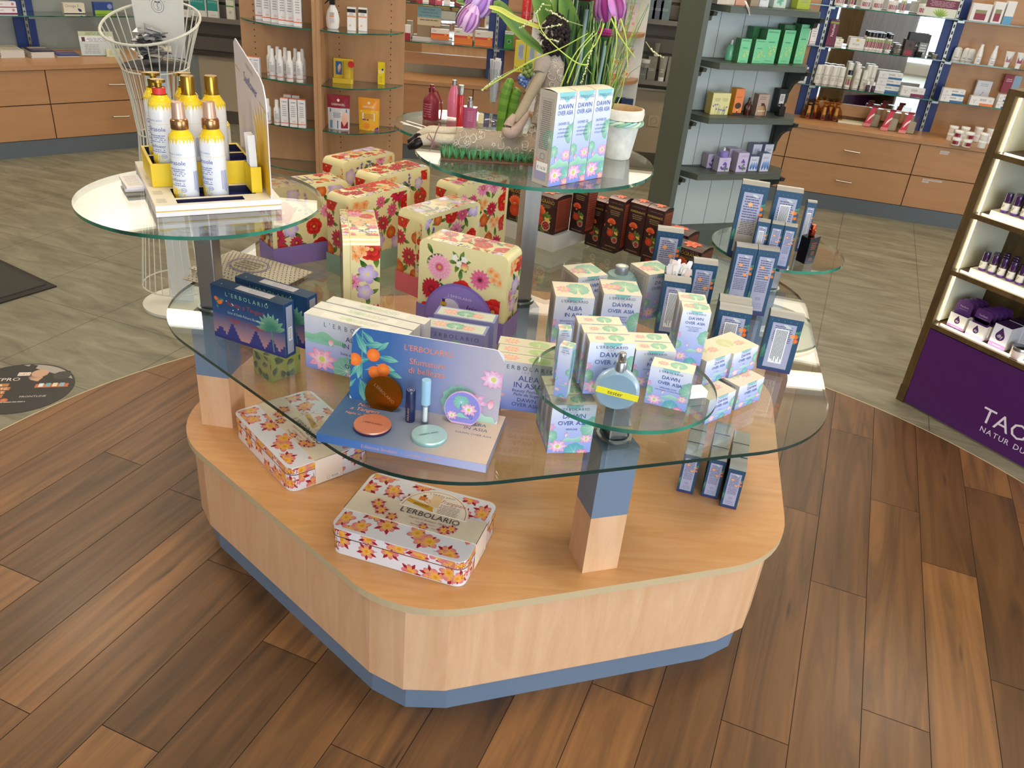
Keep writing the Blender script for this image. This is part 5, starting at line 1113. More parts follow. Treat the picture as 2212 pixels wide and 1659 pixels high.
m = MB(); m.lathe([(0, 0), (.044, 0), (.047, .004), (.047, .088), (.043, .096), (.037, .099), (.034, .104), (.018, .106)], 40, '#a9cdd0', 'frost'); f = fcyl(m, .047, .02, .07); f.lines(f.W * .36, .0, f.W * .64, .066, 14, '#5f7486'); m.build('glass_body', T)
m = MB(); m.lathe([(.017, .103), (.0175, .104), (.0175, .124), (.0165, .126), (.0105, .126), (.0105, .12), (0, .12)], 28, '#a9adb8', 'satin'); m.build('collar', T); m = MB(); m.lathe([(.0102, .119), (.0102, .1262), (0, .1268)], 16, '#eef0e6', 'card'); m.build('stopper', T)
def tumbler(name, p, r0, r1, h, label, z, cat='glass'):
    T = empty(name, (p.x, p.y, z), 0, label, cat)
    m = MB(); m.lathe([(0, .001), (r0, .001), (r1, h), (r1 - .002, h), (r0 - .002, .012), (0, .012)], 36, '#fff', 'clear'); m.build('glass_wall', T); return T
def strips(n, p, z, r, h, label, seed, lean=.03, txt=True):
    rg = random.Random(seed); m = MB()
    for i in range(n):
        a = rg.uniform(0, 2 * math.pi); rad = r * rg.uniform(.1, .8); bx, by = rad * math.cos(a), rad * math.sin(a); dx, dy = rg.uniform(-lean, lean), rg.uniform(-lean * .4, lean * .6); hh = h * rg.uniform(.86, 1.04); wv = .0065; yw = rg.uniform(-30, 30); e_ = ex(yw)
        q = lambda s_, t, o=0: (bx * (1 - t * .2) + dx * t + s_ * wv * e_.x, by * (1 - t * .2) + dy * t + s_ * wv * e_.y - o, .014 + hh * t)
        for sgn in (1, -1):
            P = [q(-1, 0, sgn * .0003), q(1, 0, sgn * .0003), q(1, .97, sgn * .0003), q(.6, 1, sgn * .0003), q(-.6, 1, sgn * .0003), q(-1, .97, sgn * .0003)]; m.face(P if sgn > 0 else P[::-1], rg.choice(['#f2f0f2', '#ecebf2', '#f6f4f0', '#e9d4d0'] if txt else ['#f4f2f6', '#e6e4ec']), 'card')
        if txt and i > n - 5:
            f = Fr(m, lambda u, v, o: (lambda t: (t[0], t[1] - .0006 - o, t[2]))(q((u - wv) / wv, v / hh)), 2 * wv, hh); f.text("L'ERBOLARIO", wv * 1.3, hh * .72, .0065, '#5c6880', rot=90)
    o = m.build('blotter_strips', None); o.location = (p.x, p.y, z); o['kind'] = 'stuff'; return tag(o, label, 'paper strips')
p = at(1440, 705, GZ)
tumbler('tumbler', p, .026, .036, .115, 'clear glass tumbler holding white perfume blotters on the glass top', GZ); strips(16, p, GZ, .018, .165, 'white scent blotters in the tumbler beside the tall lotus spray carton', 3)
# lavender sachet bags lying left on the glass top
p = at(545, 600, GZ)
def sachet(label, rz, z, sd):
    rg = random.Random(sd); m = MB(); W_, D_ = .27, .17; nx, ny = 14, 10
    def hh(i, j): x, y = i / nx * 2 - 1, j / ny * 2 - 1; return .017 * max(0, (1 - x * x)) ** .5 * max(0, (1 - y * y)) ** .5 + .001 + rg.uniform(0, .001)
    G = [[(-W_ / 2 + W_ * i / nx, -D_ / 2 + D_ * j / ny, hh(i, j)) for i in range(nx + 1)] for j in range(ny + 1)]
    for j in range(ny):
        for i in range(nx): m.face([G[j][i], G[j][i + 1], G[j + 1][i + 1], G[j + 1][i]], '#d5ccb8', 'cloth', True)
    m.face([(-W_ / 2, -D_ / 2, 0), (-W_ / 2, D_ / 2, 0), (W_ / 2, D_ / 2, 0), (W_ / 2, -D_ / 2, 0)], '#cfc6b2', 'cloth')
    def fn(u, v, o):
        i, j = min(nx - .001, u / W_ * nx), min(ny - .001, v / D_ * ny); a, b_ = int(i), int(j); fi, fj = i - a, j - b_
        z_ = G[b_][a][2] * (1 - fi) * (1 - fj) + G[b_][a + 1][2] * fi * (1 - fj) + G[b_ + 1][a][2] * (1 - fi) * fj + G[b_ + 1][a + 1][2] * fi * fj; return (-W_ / 2 + u, -D_ / 2 + v, z_ + o + .0006)
    f = Fr(m, fn, W_, D_, 'cloth')
    for i in range(22):
        for j in range(18): f.poly([(W_ * (i + .3 + .5 * (j % 2)) / 22, D_ * (j + .2) / 18), (W_ * (i + .5 + .5 * (j % 2)) / 22, D_ * (j + .35) / 18), (W_ * (i + .35 + .5 * (j % 2)) / 22, D_ * (j + .75) / 18), (W_ * (i + .15 + .5 * (j % 2)) / 22, D_ * (j + .6) / 18)], '#7d6f80', keep=True)
    f.o += 1e-4; f.disc(W_ * .5, D_ * .45, .058, '#a297b4', 24, ry=.045); f.o += 1e-4; f.disc(W_ * .5, D_ * .45, .050, '#cfc6b0', 24, ry=.038); f.o += 1e-4; f.lines(W_ * .36, D_ * .3, W_ * .64, D_ * .6, 4, '#a79a8c')
    o = tag(m.build('lavender_sachet'), label, 'sachet'); o.location = (p.x, p.y, z); o.rotation_euler = (0, 0, math.radians(rz)); return o
s1 = sachet('dotted fabric sachet with a clear window, topmost of two behind the left pole', -22, GZ + .020, 1); s2_ = sachet('dotted fabric sachet underneath the other behind the left pole', -16, GZ + .0, 2); s2_.location.x -= .012; s2_.location.y -= .01
# ================================================================== ON THE LEFT ROUND GLASS SHELF
YS = 30.5; sa = foot((338, 470), DL, YS, .262, .40)
T = empty('sunflower_display', (sa.x, sa.y, DL), YS, 'white and yellow counter display with sunflower back panel on the left glass shelf', 'display')
w_, d_ = .262, .36
sa = foot((338, 470), DL, YS, w_, d_); T.location = (sa.x, sa.y, DL)
m = MB()
def slotbox(m, x0, x1, y0, y1, z1, holes, col, mat='card', inner='#1c2068'):
    """tray top with recessed slots; holes = (x0, x1, y0, y1)"""
    xs = sorted({x0, x1, *[h[0] for h in holes], *[h[1] for h in holes]}); ys = sorted({y0, y1, *[h[2] for h in holes], *[h[3] for h in holes]})
    for i in range(len(xs) - 1):
        for j in range(len(ys) - 1):
            xm, ym = (xs[i] + xs[i + 1]) / 2, (ys[j] + ys[j + 1]) / 2; z = z1
            if any(h[0] < xm < h[1] and h[2] < ym < h[3] for h in holes): z = z1 - .014
            m.face([(xs[i], ys[j], z), (xs[i + 1], ys[j], z), (xs[i + 1], ys[j + 1], z), (xs[i], ys[j + 1], z)], inner if z < z1 else col, mat)
    for a, b_, c, d2 in holes:
        for P in ([(a, c), (b_, c)], [(b_, c), (b_, d2)], [(b_, d2), (a, d2)], [(a, d2), (a, c)]): m.face([(*P[1], z1), (*P[0], z1), (*P[0], z1 - .014), (*P[1], z1 - .014)], '#26264a', mat)
m.box(-w_ / 2, w_ / 2, -d_ / 2, d_ / 2, 0, .024, '#eceaf0', 'card', skip='T')
slotbox(m, -w_ / 2, w_ / 2, -d_ / 2, d_ / 2, .024, [(-.085, .055, -.168, -.142), (-.085, .088, -.130, -.060)], '#e9e2d2')
f = ffront(m, w_, d_, .024); f.rect(0, .010, w_, .0125, '#e0bc58'); f = fleft(m, w_, d_, .024); f.rect(0, .010, d_, .0125, '#e0bc58')
f = Fr(m, lambda u, v, o: (-w_ / 2 + u, -d_ / 2 + v, .024 + o), .035, d_); [f.lines(.006, .02 + .06 * i, .028, .05 + .06 * i, 5, '#a9a29a') for i in range(4)]
m.build('display_tray', T)
m = MB(); m.box(-.118, .102, -.045, .125, .0245, .075, '#f2cf1c', 'card', skip='T'); slotbox(m, -.118, .102, -.045, .125, .075, [(-.112, .096, -.038, .030), (-.112, .096, .040, .112)], '#f5d52c'); m.build('yellow_step', T)
m = MB(); x = w_ / 2 - .022; P = []; ph_, pd = .245, d_ - .01
pd = .30; y0_ = -d_ / 2 + .006
out = [(y0_ + a, z) for a, z in ((0, 0), (pd, 0), (pd, .285), (pd - .02, .296), (.045, .250), (.02, .238), (.006, .218), (0, .195))]
m.slab([(x + .0015, y, .022 + z) for y, z in out], (1, 0, 0), .0025, '#e3dde6', 'card')
f = Fr(m, lambda u, v, o: (x + .0015 - o, y0_ + pd - u, .022 + v), pd, .295)
for i in range(15): a = 40 + 8.4 * i; f.petal(pd * .93, .0, a, (.20 if 70 < a < 130 else .15), .028, '#d8a81c', '#ecc23c'); f.line(pd * .93, 0, pd * .93 + .15 * math.cos(math.radians(a + 4)), .15 * math.sin(math.radians(a + 4)), .0012, '#efe3c0')
f.text("L'ERBOLARIO", pd * .52, .247, .008, '#9a98b0', track=.2, rot=-8); f.text('Sunflower', pd * .52, .208, .022, '#4a50a0', rot=-8, maxw=.13); f.line(0, .238, .055, .230, .003, '#d9b04a'); f.line(pd * .80, .198, pd, .185, .003, '#d9b04a')
m.build('display_panel', T)
m = MB(); m.box(.080, .103, -.125, -.062, .0245, .082, '#f2cf1c', 'card', skip='T', cols=dict(B='#c9c6cc')); m.box(.082, .101, -.123, -.064, .026, .0815, '#b8b5bb', 'card', skip='TF'); m.build('leaflet_pocket', T)
q = Matrix.Translation(T.location) @ Matrix.Rotation(math.radians(YS), 4, 'Z')
def sw(x, y, z): return q @ Vector((x, y, z))
for i in range(3):
    m = MB(); m.box(-.008, .008, -.0012, .0012, 0, .125, '#f0f0f4', 'card'); o = tag(m.build('leaflet'), 'white folded leaflet sticking out of the yellow pocket', 'leaflet', 'leaflets in the yellow pocket'); o.location = sw(.0915, -.112 + .015 * i, .0275); o.rotation_euler = (math.radians(6), math.radians(-3), math.radians(YS))
for i in range(2):
    m = MB(); m.box(-.02, .02, -.05, .05, 0, .006, '#eeeaf0', 'card'); ff = ftop(m, .04, .1, .006); ff.lines(.005, .01, .035, .09, 10, '#c9c4c0'); o = tag(m.build('leaflet_stack'), ('lower', 'upper')[i] + ' stack of white leaflets left of the yellow step', 'leaflets'); o.location = sw(-.152, .06 - .01 * i, .001 + .0075 * i); o.rotation_euler = (0, 0, math.radians(YS + 4 * i))
def sun_art(f, H, rot=0):
    W = f.W
    f.rect(0, H * .745, W, H * .75, '#e8cf6a', n=20)
    f.text("L'ERBOLARIO", W / 2, H * .79, H * .030, '#8a98c4', track=.2); f.text('Girasole', W / 2, H * .62, H * .075, '#4a5aa8', maxw=W * .36); f.lines(W * .38, H * .42, W * .62, H * .56, 4, '#7c88c0'); f.text('Sunflower', W / 2, H * .33, H * .055, '#5a68b4', maxw=W * .34); f.lines(W * .38, H * .24, W * .62, H * .31, 2, '#7c88c0')
    f.ring(W * .58, H * .18, H * .05, H * .006, '#5a78b8', ry=H * .035); f.text('96%', W * .58, H * .165, H * .03, '#4a5aa8')
    for i in range(11): f.petal(W * .44, H * .0, 10 + 16 * i, H * .24, H * .07, '#e8b81c', '#f7e04a')
    f.lines(W * .72, H * .1, W * .82, H * .5, 6, '#8a96c4', vert=True)
def sun_bottle(kind, label):
    T = empty('sun_bottle', (0, 0, 0), 0, label, 'bottle'); big = kind != 'small'; R, Hb = (.0235, .135) if big else (.0215, .092); Y, Wt = '#f6d324', '#eef0f6'
    m = MB(); sh = R * .62; prof = [(0, 0), (R * .94, 0), (R, .003), (R, Hb - R * 1.15), (R * .97, Hb - R * .85), (R * .88, Hb - R * .55), (R * .72, Hb - R * .3), (sh, Hb - R * .12), (sh, Hb)]
    m.lathe(prof, 32, Wt, 'gloss', cols=[Wt] * 5 + [Y, Y, Y]); z_ = Hb - R * .85
    for i in range(22):
        a, b_, c = [2 * math.pi * (i + k) / 22 for k in (.05, .95, .5)]; zz_ = lambda r_, t, z: (r_ * math.cos(t), r_ * math.sin(t), z)
        m.face([zz_(R * .985, a, Hb - R * .72 - .0), zz_(R * 1.003, c, Hb - R * 1.15), zz_(R * .985, b_, Hb - R * .72)][::1], Y, 'gloss'); m.face([zz_(R * .90, a, Hb - R * .55), zz_(R * .988, a, Hb - R * .73), zz_(R * .988, b_, Hb - R * .73), zz_(R * .90, b_, Hb - R * .55)], Y, 'gloss')
    f = fcyl(m, R, .003, Hb - R * 1.15); sun_art(f, f.H); m.build('bottle_body', T)
    G = '#b08d3c'
    m = MB()
    if kind == 'spray': m.lathe([(.0155, Hb - .002), (.016, Hb - .001), (.016, Hb + .013), (.0145, Hb + .016), (.0125, Hb + .017)], 28, '#b98a62', 'metal'); m.build('sprayer_collar', T); m = MB(); m.lathe([(.0125, Hb + .017), (.0108, Hb + .044), (.010, Hb + .046), (0, Hb + .046)], 24, '#d3b09a', 'satin'); m.build('sprayer_cap', T)
    elif kind == 'pump': m.lathe([(.011, Hb), (.011, Hb + .012), (.006, Hb + .013), (.006, Hb + .020), (.013, Hb + .022), (.013, Hb + .027), (0, Hb + .029)], 22, G, 'metal'); m.box(-.020, 0, -.004, .004, Hb + .021, Hb + .026, G, 'metal'); m.build('pump_head', T)
    else: c_ = .0128 if kind == 'cap' else .0115; m.lathe([(c_, Hb - .001), (c_, Hb + .032), (c_ * .93, Hb + .034), (0, Hb + .034)], 24, G, 'metal'); m.build('gold_cap', T)
    return T
def putw(o, p, rz): o.location = p; o.rotation_euler = (0, 0, math.radians(rz)); return o
SB = 1.14
def puts(o, x, y, z, rz): o.location = sw(x, y, z); o.rotation_euler = (0, 0, math.radians(rz)); o.scale = (SB, SB, SB); return o
ZS, ZT = .0112, .0620
B1 = puts(sun_bottle('spray', 'sunflower spray bottle in the front slot, left of the two with rose gold sprayers'), -.055, -.095, ZS, -16)
puts(dup(B1, None, None, 'sunflower spray bottle in the front slot, right of the two with rose gold sprayers'), .008, -.095, ZS, -30)
B2 = puts(sun_bottle('cap', 'sunflower bottle with gold cap in the yellow step, middle one'), -.018, -.004, ZT, -45)
puts(dup(B2, None, None, 'sunflower bottle with gold cap in the yellow step, right one'), .032, -.004, ZT, -55)
B3 = puts(sun_bottle('pump', 'sunflower pump bottle with a red band at its neck, left in the yellow step'), -.078, -.004, ZT, -14)
m = MB(); m.lathe([(.0118, .1355), (.0122, .1358), (.0122, .1475), (.0118, .1478)], 20, '#d83a34', 'card'); m.build('red_band', B3)
B4 = puts(sun_bottle('pump', 'sunflower pump bottle behind the one with the red band'), -.078, .077, ZT, 10)
puts(dup(B4, None, None, 'sunflower pump bottle at the rear of the yellow step behind the sprayers'), -.012, .077, ZT, 30)
B5 = puts(sun_bottle('small', 'small sunflower bottle with gold cap, nearest of the three before the panel'), .070, .160, .0252, -30)
puts(dup(B5, None, None, 'small sunflower bottle with gold cap, middle of the three before the panel'), .035, .160, .0252, -20)
puts(dup(B5, None, None, 'small sunflower bottle with gold cap, rearmost of the three before the panel'), -.025, .160, .0252, -40)
# ================================================================== ON THE LARGE ROUND SHELF
def sg_front(f):
    W, H = f.W, f.H; f.poly([(0, 0), (W, 0), (W, H * .55), (0, H * .55)], ['#7c98ea', '#7c98ea', '#c6d2f4', '#c6d2f4'], keep=True); f.poly([(0, H * .55), (W, H * .55), (W, H), (0, H)], ['#c6d2f4', '#c6d2f4', '#eef2f8', '#eef2f8'])
    wavy(f, W * .1, W * .95, H, -H * .09, '#8ed0d8', 1, .2); lily(f, W * .12, H * .38, W * .22, '#a2d3b8', n=10); lily(f, W * .98, H * .56, W * .38, '#a8d6c0', n=10); lily(f, W * .1, H * .16, W * .3, '#86c9c4', n=10); lily(f, W * .95, H * .1, W * .35, '#7cc6c4', n=10)
    wavy(f, W * .0, W * 1.0, H * .20, H * .08, '#86c9b0', 2, .2, '#b0dcc8'); lotus(f, W * .78, H * .33, W * .30, '#f6e2f2', '#e79cc4'); lotus(f, W * .28, H * .12, W * .44, '#f7e6f6', '#e592c0'); lotus(f, W * .86, H * .03, W * .24, '#f9c8da', '#e47aa8'); f.petal(W * .25, H * .26, 85, H * .07, W * .12, '#f8d6e4', '#ea8cb0')
    f.text("L'ERBOLARIO", W * .55, H * .925, W * .11, '#5f86a8', maxw=W * .82, track=.2); f.text('DAWN', W * .5, H * .83, W * .17, '#3a58b0'); f.text('OVER ASIA', W * .5, H * .765, W * .16, '#3a58b0', maxw=W * .8); f.text('SHOWER GEL', W * .5, H * .66, W * .10, '#4a66b8', maxw=W * .6)
    for i, t in enumerate(('with essence', 'and distilled water', 'of Lotus Flower')): f.text(t, W * .5, H * (.61 - .04 * i), W * .075, '#4a66b8', maxw=W * .6)
def sg_side(f): W, H = f.W, f.H; f.rect(0, 0, W, H, '#b5ab9f'); lily(f, W * .8, H * .5, W * .4, '#a3b89c'); lotus(f, W * .3, H * .2, W * .5, '#cfae9c', '#c98f80'); f.frame(W * .15, H * .25, W * .85, H * .92, W * .02, '#9a9490'); f.lines(W * .2, H * .38, W * .8, H * .9, 24, '#77726e'); f.rect(W * .1, H * .05, W * .8, H * .22, '#9a96b4'); f.rect(W * .2, H * .145, W * .85, H * .245, '#efece4'); f.text('€ 16.50', W * .5, H * .165, W * .14, '#3a3a3a', maxw=W * .5); f.ring(W * .5, H * .31, W * .14, W * .02, '#6a7a8c')
sg = carton('shower_gel_carton', .058, .05, .195, 'tall lotus shower gel carton, left of the three on the large glass shelf', 'carton', sg_front, lotus_top, sg_side, dome=.003)
putb(sg, (1183, 404), DC, 46, .058, .05)
dup(sg, sg.location + ex(46) * .0595, 46, 'tall lotus shower gel carton, middle of the three on the large glass shelf'); dup(sg, sg.location + ex(46) * .119, 46, 'tall lotus shower gel carton, right of the three on the large glass shelf')
# grass mat
p = at(1040, 345, DC)
T = empty('grass_mat', (-.075, 1.955, DC), 8, 'strip of artificial green grass on the glass under the doll', 'artificial grass')
m = MB(); m.box(-.145, .10, -.035, .035, 0, .004, '#6b4a34', 'matte'); m.build('mat_base', T)
m = MB(); rg = random.Random(2)
for i in range(17):
    for j in range(6):
        cx_, cy_ = -.14 + i * .0145 + rg.uniform(-.003, .003), -.032 + j * .0125 + rg.uniform(-.002, .002)
        for k in range(17):
            a = rg.uniform(0, 2 * math.pi); L_ = rg.uniform(.022, .036); sp_ = rg.uniform(.002, .014); bx, by = cx_ + .0025 * math.cos(a), cy_ + .0025 * math.sin(a); tx, ty = cx_ + sp_ * math.cos(a), cy_ + sp_ * math.sin(a); n_ = (-math.sin(a) * .0005, math.cos(a) * .0005)
            c0, c1 = ('#1f6b3c', '#5cb57c') if rg.random() < .6 else ('#2f7a34', '#86c47c')
            m.face([(bx + n_[0], by + n_[1], .004), (bx - n_[0], by - n_[1], .004), ((bx + tx) / 2 - n_[0], (by + ty) / 2 - n_[1], L_ * .6), (tx, ty, L_), ((bx + tx) / 2 + n_[0], (by + ty) / 2 + n_[1], L_ * .6)], [c0, c0, c1, c1, c1], 'leaf')
o = m.build('grass_blades', T); o['kind'] = 'stuff'
# doll ------------------------------------------------------------------
T = empty('fabric_doll', (-.02, 1.98, DC), 0, 'seated fabric doll with dark curly hair and patterned beige dress, legs stretched left', 'doll')
SK, DR2 = '#b3a592', '#a89a86'
def limb(pts, rs, col, mat='cloth', seg=12):
    # smooth a chain by subdividing
    P = [Vector(p) for p in pts]; out, R = [], []
    for i in range(len(P) - 1):
        for k in range(4):
            t = k / 4; p0, p1, p2, p3 = P[max(0, i - 1)], P[i], P[i + 1], P[min(len(P) - 1, i + 2)]
            out.append(.5 * ((2 * p1) + (-p0 + p2) * t + (2 * p0 - 5 * p1 + 4 * p2 - p3) * t * t + (-p0 + 3 * p1 - 3 * p2 + p3) * t ** 3)); s_ = t * t * (3 - 2 * t); R.append(rs[i] * (1 - s_) + rs[i + 1] * s_)
    out.append(P[-1]); R.append(rs[-1]); m = MB(); m.tube(out, R, col, mat, seg); return m, out, R
def onbody(out, R, m, marks, col='#d8cfbe'):
    """print loops, hearts and stars on a tube"""
    n = len(out); rg = random.Random(len(out))
    for k in range(marks):
        i = rg.randrange(1, n - 1); a = rg.uniform(0, 2 * math.pi); d = (out[i + 1] - out[i - 1]).normalized(); e1 = d.cross(Vector((.13, .27, .95))).normalized(); e2 = d.cross(e1); c0 = out[i]; rr = R[i] + .0008; s_ = rg.uniform(.007, .013); sh = rg.randrange(3); st = rg.uniform(0, 3)
        def fp(u, v, off=0): aa = a + u / max(rr, .008); return c0 + d * v + e1 * (rr + off) * math.cos(aa) + e2 * (rr + off) * math.sin(aa)
        pts = [(s_ * math.cos(st + t * .6) * (1 + .3 * math.sin(2 * t * .6)), s_ * .8 * math.sin(st + t * .6)) for t in range(9 if sh else 11)]
        if sh == 2: pts = [(s_ * (.55 if q_ % 2 else .2) * math.cos(q_ * .63), s_ * (.55 if q_ % 2 else .2) * math.sin(q_ * .63)) for q_ in range(11)]
        for q_ in range(len(pts) - 1): m.tube([fp(*pts[q_]), fp(*pts[q_ + 1])], .0007, col, 'cloth', 4, cap=False)
def dp(px, py, y): # point on the vertical plane at room depth y, relative to the doll
    v_ = vp(px, py, (0, 1, 0), (0, y, 0)); return v_ - Vector((-.02, 1.98, DC))
hip = dp(1150, 325, 1.99); neck = dp(1188, 112, 2.02); 
body, bo, bR = limb([dp(1150, 330, 1.99), dp(1172, 285, 2.0), dp(1182, 215, 2.015), dp(1192, 150, 2.02), dp(1192, 125, 2.02), dp(1188, 108, 2.02), dp(1186, 92, 2.02)], [.030, .034, .026, .028, .020, .009, .008], [ '#a3968a'] * 40, seg=16)
body.c = [c if True else c for c in body.c]
for i in range(len(body.f)):
    if body.v[body.f[i][0]][2] > dp(1188, 118, 2.02).z: body.c[i] = [lin('#b5a68f')] * len(body.c[i])
body.build('doll_body', T)
onm = MB(); onbody(bo[:-8], bR[:-8], onm, 110); 
dress, do_, dR = limb([dp(1165, 322, 1.99), dp(1110, 316, 1.97), dp(1050, 308, 1.96), dp(1000, 303, 1.955), dp(988, 302, 1.955)], [.033, .030, .028, .026, .027], '#9c8c78', seg=16); dress.build('dress_skirt', T)
onbody(do_, dR, onm, 120); onm.build('dress_print', T)
for nm_, dy, off in (('leg', 0, 0), ('leg', .028, -16)):
    l_, lo, lr = limb([dp(1000, 302 + off, 1.955 + dy), dp(962, 301 + off, 1.95 + dy), dp(930, 300 + off, 1.95 + dy), dp(905, 305 + off * .7, 1.95 + dy)], [.013, .012, .0135, .011], '#c4b8a2', seg=12); L = l_.build('leg', T)
    s_, so_, sr = limb([dp(918, 299 + off * .8, 1.95 + dy), dp(900, 310 + off * .6, 1.945 + dy), dp(882, 318 + off * .7, 1.945 + dy)], [.008, .0125, .007], '#1a1414', 'satin'); s_.build('shoe', L)
arm, ao, ar = limb([dp(1176, 140, 2.0), dp(1164, 172, 1.985), dp(1140, 215, 1.97), dp(1122, 250, 1.955), dp(1112, 262, 1.95)], [.013, .0125, .0115, .0115, .010], '#a79a84'); A_ = arm.build('arm', T)
sl, _, _ = limb([dp(1182, 122, 2.01), dp(1172, 138, 2.0), dp(1166, 158, 1.99)], [.012, .020, .015], '#a3968a'); sl.build('sleeve', T)
arm, ao, ar = limb([dp(1182, 140, 2.04), dp(1158, 170, 2.05), dp(1140, 200, 2.05)], [.010, .009, .009], '#9a8c76'); arm.build('arm', T)
h_, _, _ = limb([dp(1112, 250, 1.95), dp(1100, 268, 1.94), dp(1098, 284, 1.935), dp(1112, 284, 1.935), dp(1130, 262, 1.935), dp(1144, 238, 1.935)], [.008, .011, .015, .013, .008, .0025], '#b39c90'); h_.build('mitten', T)
hd = MB(); hc = dp(1190, 74, 2.02); hd.ball(hc, .030, '#b5a68f', 'cloth', 18, 12, .92, .95, 1.15); hd.ball(hc + Vector((-.027, -.006, .0)), .004, '#b5a68f', 'cloth'); hd.ball(hc + Vector((-.0265, -.012, .009)), .0022, '#1c1410', 'gloss', 8, 6); hd.ball(hc + Vector((-.0265, .012, .009)), .0022, '#1c1410', 'gloss', 8, 6); hd.tube([hc + Vector((-.0275, -.006, -.011)), hc + Vector((-.029, 0, -.0125)), hc + Vector((-.0275, .006, -.011))], .0009, '#8a4a40'); hd.build('head', T)
hr = MB(); rg = random.Random(5)
for i in range(620):
    a, b_ = rg.uniform(-2.35, 2.35), rg.uniform(-1.25, 1.5); k_ = rg.uniform(.9, 1.12); c = hc + Vector((.035 * k_ * math.cos(a) * math.cos(b_) + .005, .034 * k_ * math.sin(a) * math.cos(b_), .041 * k_ * math.sin(b_) - .002)); hr.ball(c, rg.uniform(.0028, .005), rg.choice(['#1f1412', '#2a1c1a', '#170e0d']), 'cloth', 6, 4)
hr.build('curly_hair', T)
pr_ = MB()
for i in range(7): pr_.ball(dp(1178 - 1.5 * i, 88 + 1.8 * abs(3 - i), 2.0), .0042, '#e6ded2', 'gloss', 8, 6)
pr_.build('pearl_necklace', T)
rb = MB(); k0 = dp(936, 306, 1.93)
for pts in ([(936, 306), (926, 288), (922, 298), (934, 306)], [(936, 306), (942, 285), (950, 268)], [(936, 306), (930, 322), (928, 326)], [(937, 306), (934, 320), (938, 318), (938, 308)], [(936, 306), (950, 314), (966, 324)]): rb.tube([dp(x, y, 1.93) for x, y in pts], .0013, '#8f6a68', 'cloth', 5)
rb.build('ribbon_bow', T)

# vase with flowers ------------------------------------------------------
vz = DC; vx, vy = .14, 2.13
T = empty('glass_vase', (vx, vy, vz), 0, 'tall clear glass cylinder vase holding the artificial flowers', 'vase')
m = MB(); m.lathe([(0, .001), (.034, .001), (.036, .155), (.034, .157), (.0325, .153), (.031, .012), (0, .012)], 40, '#fff', 'clear'); m.build('glass_wall', T); 
m = MB(); m.lathe([(.0345, .153), (.0368, .155), (.0352, .158), (.033, .156)], 40, '#dfe6e4', 'clear'); m.build('rim', T)
T = empty('flower_arrangement', (0, 0, 0), 0, 'artificial bunch of tulips, gerberas, dark green blades and bristly grasses above the doll', 'artificial flowers')
def fp_(px, py, y): return vp(px, py, (0, 1, 0), (0, y, 0))
def blade(pts, y0, y1, wdt, c0, c1, name='leaf', mat='leaf', yy=None):
    m = MB(); P = [fp_(x, y, y0 + (y1 - y0) * i / (len(pts) - 1)) for i, (x, y) in enumerate(pts)]; O = []
    for i in range(len(P) - 1):
        for k in range(4):
            t = k / 4; a, b_, c, d = P[max(0, i - 1)], P[i], P[i + 1], P[min(len(P) - 1, i + 2)]; O.append(.5 * ((2 * b_) + (-a + c) * t + (2 * a - 5 * b_ + 4 * c - d) * t * t + (-a + 3 * b_ - 3 * c + d) * t ** 3))
    O.append(P[-1]); n = len(O); L = []
    for i, p in enumerate(O):
        d = (O[min(n - 1, i + 1)] - O[max(0, i - 1)]).normalized(); s_ = d.cross(Vector((0, -.9, .25))).normalized(); w2 = wdt * (math.sin(math.pi * min(.97, (i + .6) / n)) ** .7) * .5; L.append((p - s_ * w2 + Vector((0, -w2 * .35, 0)), p, p + s_ * w2 + Vector((0, -w2 * .35, 0))))
    for i in range(n - 1):
        for k in (0, 1): m.face([L[i][k], L[i][k + 1], L[i + 1][k + 1], L[i + 1][k]], [c1 if k == 0 else c0, c0 if k == 0 else c1, c0 if k == 0 else c1, c1 if k == 0 else c0], mat, True)
    return m.build(name, T)
for pts, w2 in (([(1200, 130), (1130, 75), (1085, 20), (1060, 14), (985, 2)], .03), ([(1230, 150), (1200, 80), (1175, 20), (1150, -40)], .05), ([(1240, 150), (1225, 70), (1210, 0), (1190, -60)], .045), ([(1250, 190), (1240, 110), (1228, 40), (1215, -20)], .05), ([(1250, 180), (1262, 110), (1258, 60)], .04)):
    blade(pts, 2.15, 2.10, w2, '#4f7a2c', '#7fa048', 'leaf')
blade([(1200, 70), (1120, 42), (1080, 20), (1050, 14)], 2.08, 2.03, .012, '#c2c24c', '#d6d66c', 'stem')
# the stiff dark blades
m = MB(); rg = random.Random(8)
for i in range(120):
    x0, y_ = rg.uniform(-.035, .035), rg.uniform(-.03, .03); bx = .088 + x0 * 1.9; L_ = rg.uniform(.36, .5); c = rg.choice(['#12301f', '#1e4a2c', '#2c6a3c', '#0f2a1c', '#3f7a48']); m.tube([(bx, 2.14 + y_, DC + .002), (bx + x0 * .4 + rg.uniform(-.006, .006), 2.14 + y_, DC + L_)], .0016, c, 'leaf', 4)
m.build('dark_blades', T)
rg = random.Random(14); k_ = 0
for i in range(46):
    m = MB(); c = rg.choice(['#86a84c', '#a9c45c', '#6f9a44', '#b9cc6c', '#5c8a4c']); x1, z1 = rg.uniform(.10, .25), rg.uniform(.2, .46)
    b0 = Vector((vx + rg.uniform(-.022, .022), vy + rg.uniform(-.018, .018), DC + .014)); e0 = Vector((x1 - .02, vy + rg.uniform(-.08, .03), DC + z1)); mid = (b0 + e0) / 2 + Vector((rg.uniform(-.02, .02), rg.uniform(-.02, .02), .03)); m.tube([b0, (b0 + mid) / 2, mid, (mid + e0) / 2 + Vector((0, 0, .015)), e0], .0018, c, 'leaf', 4, .4); m.build('grass_stem', T)
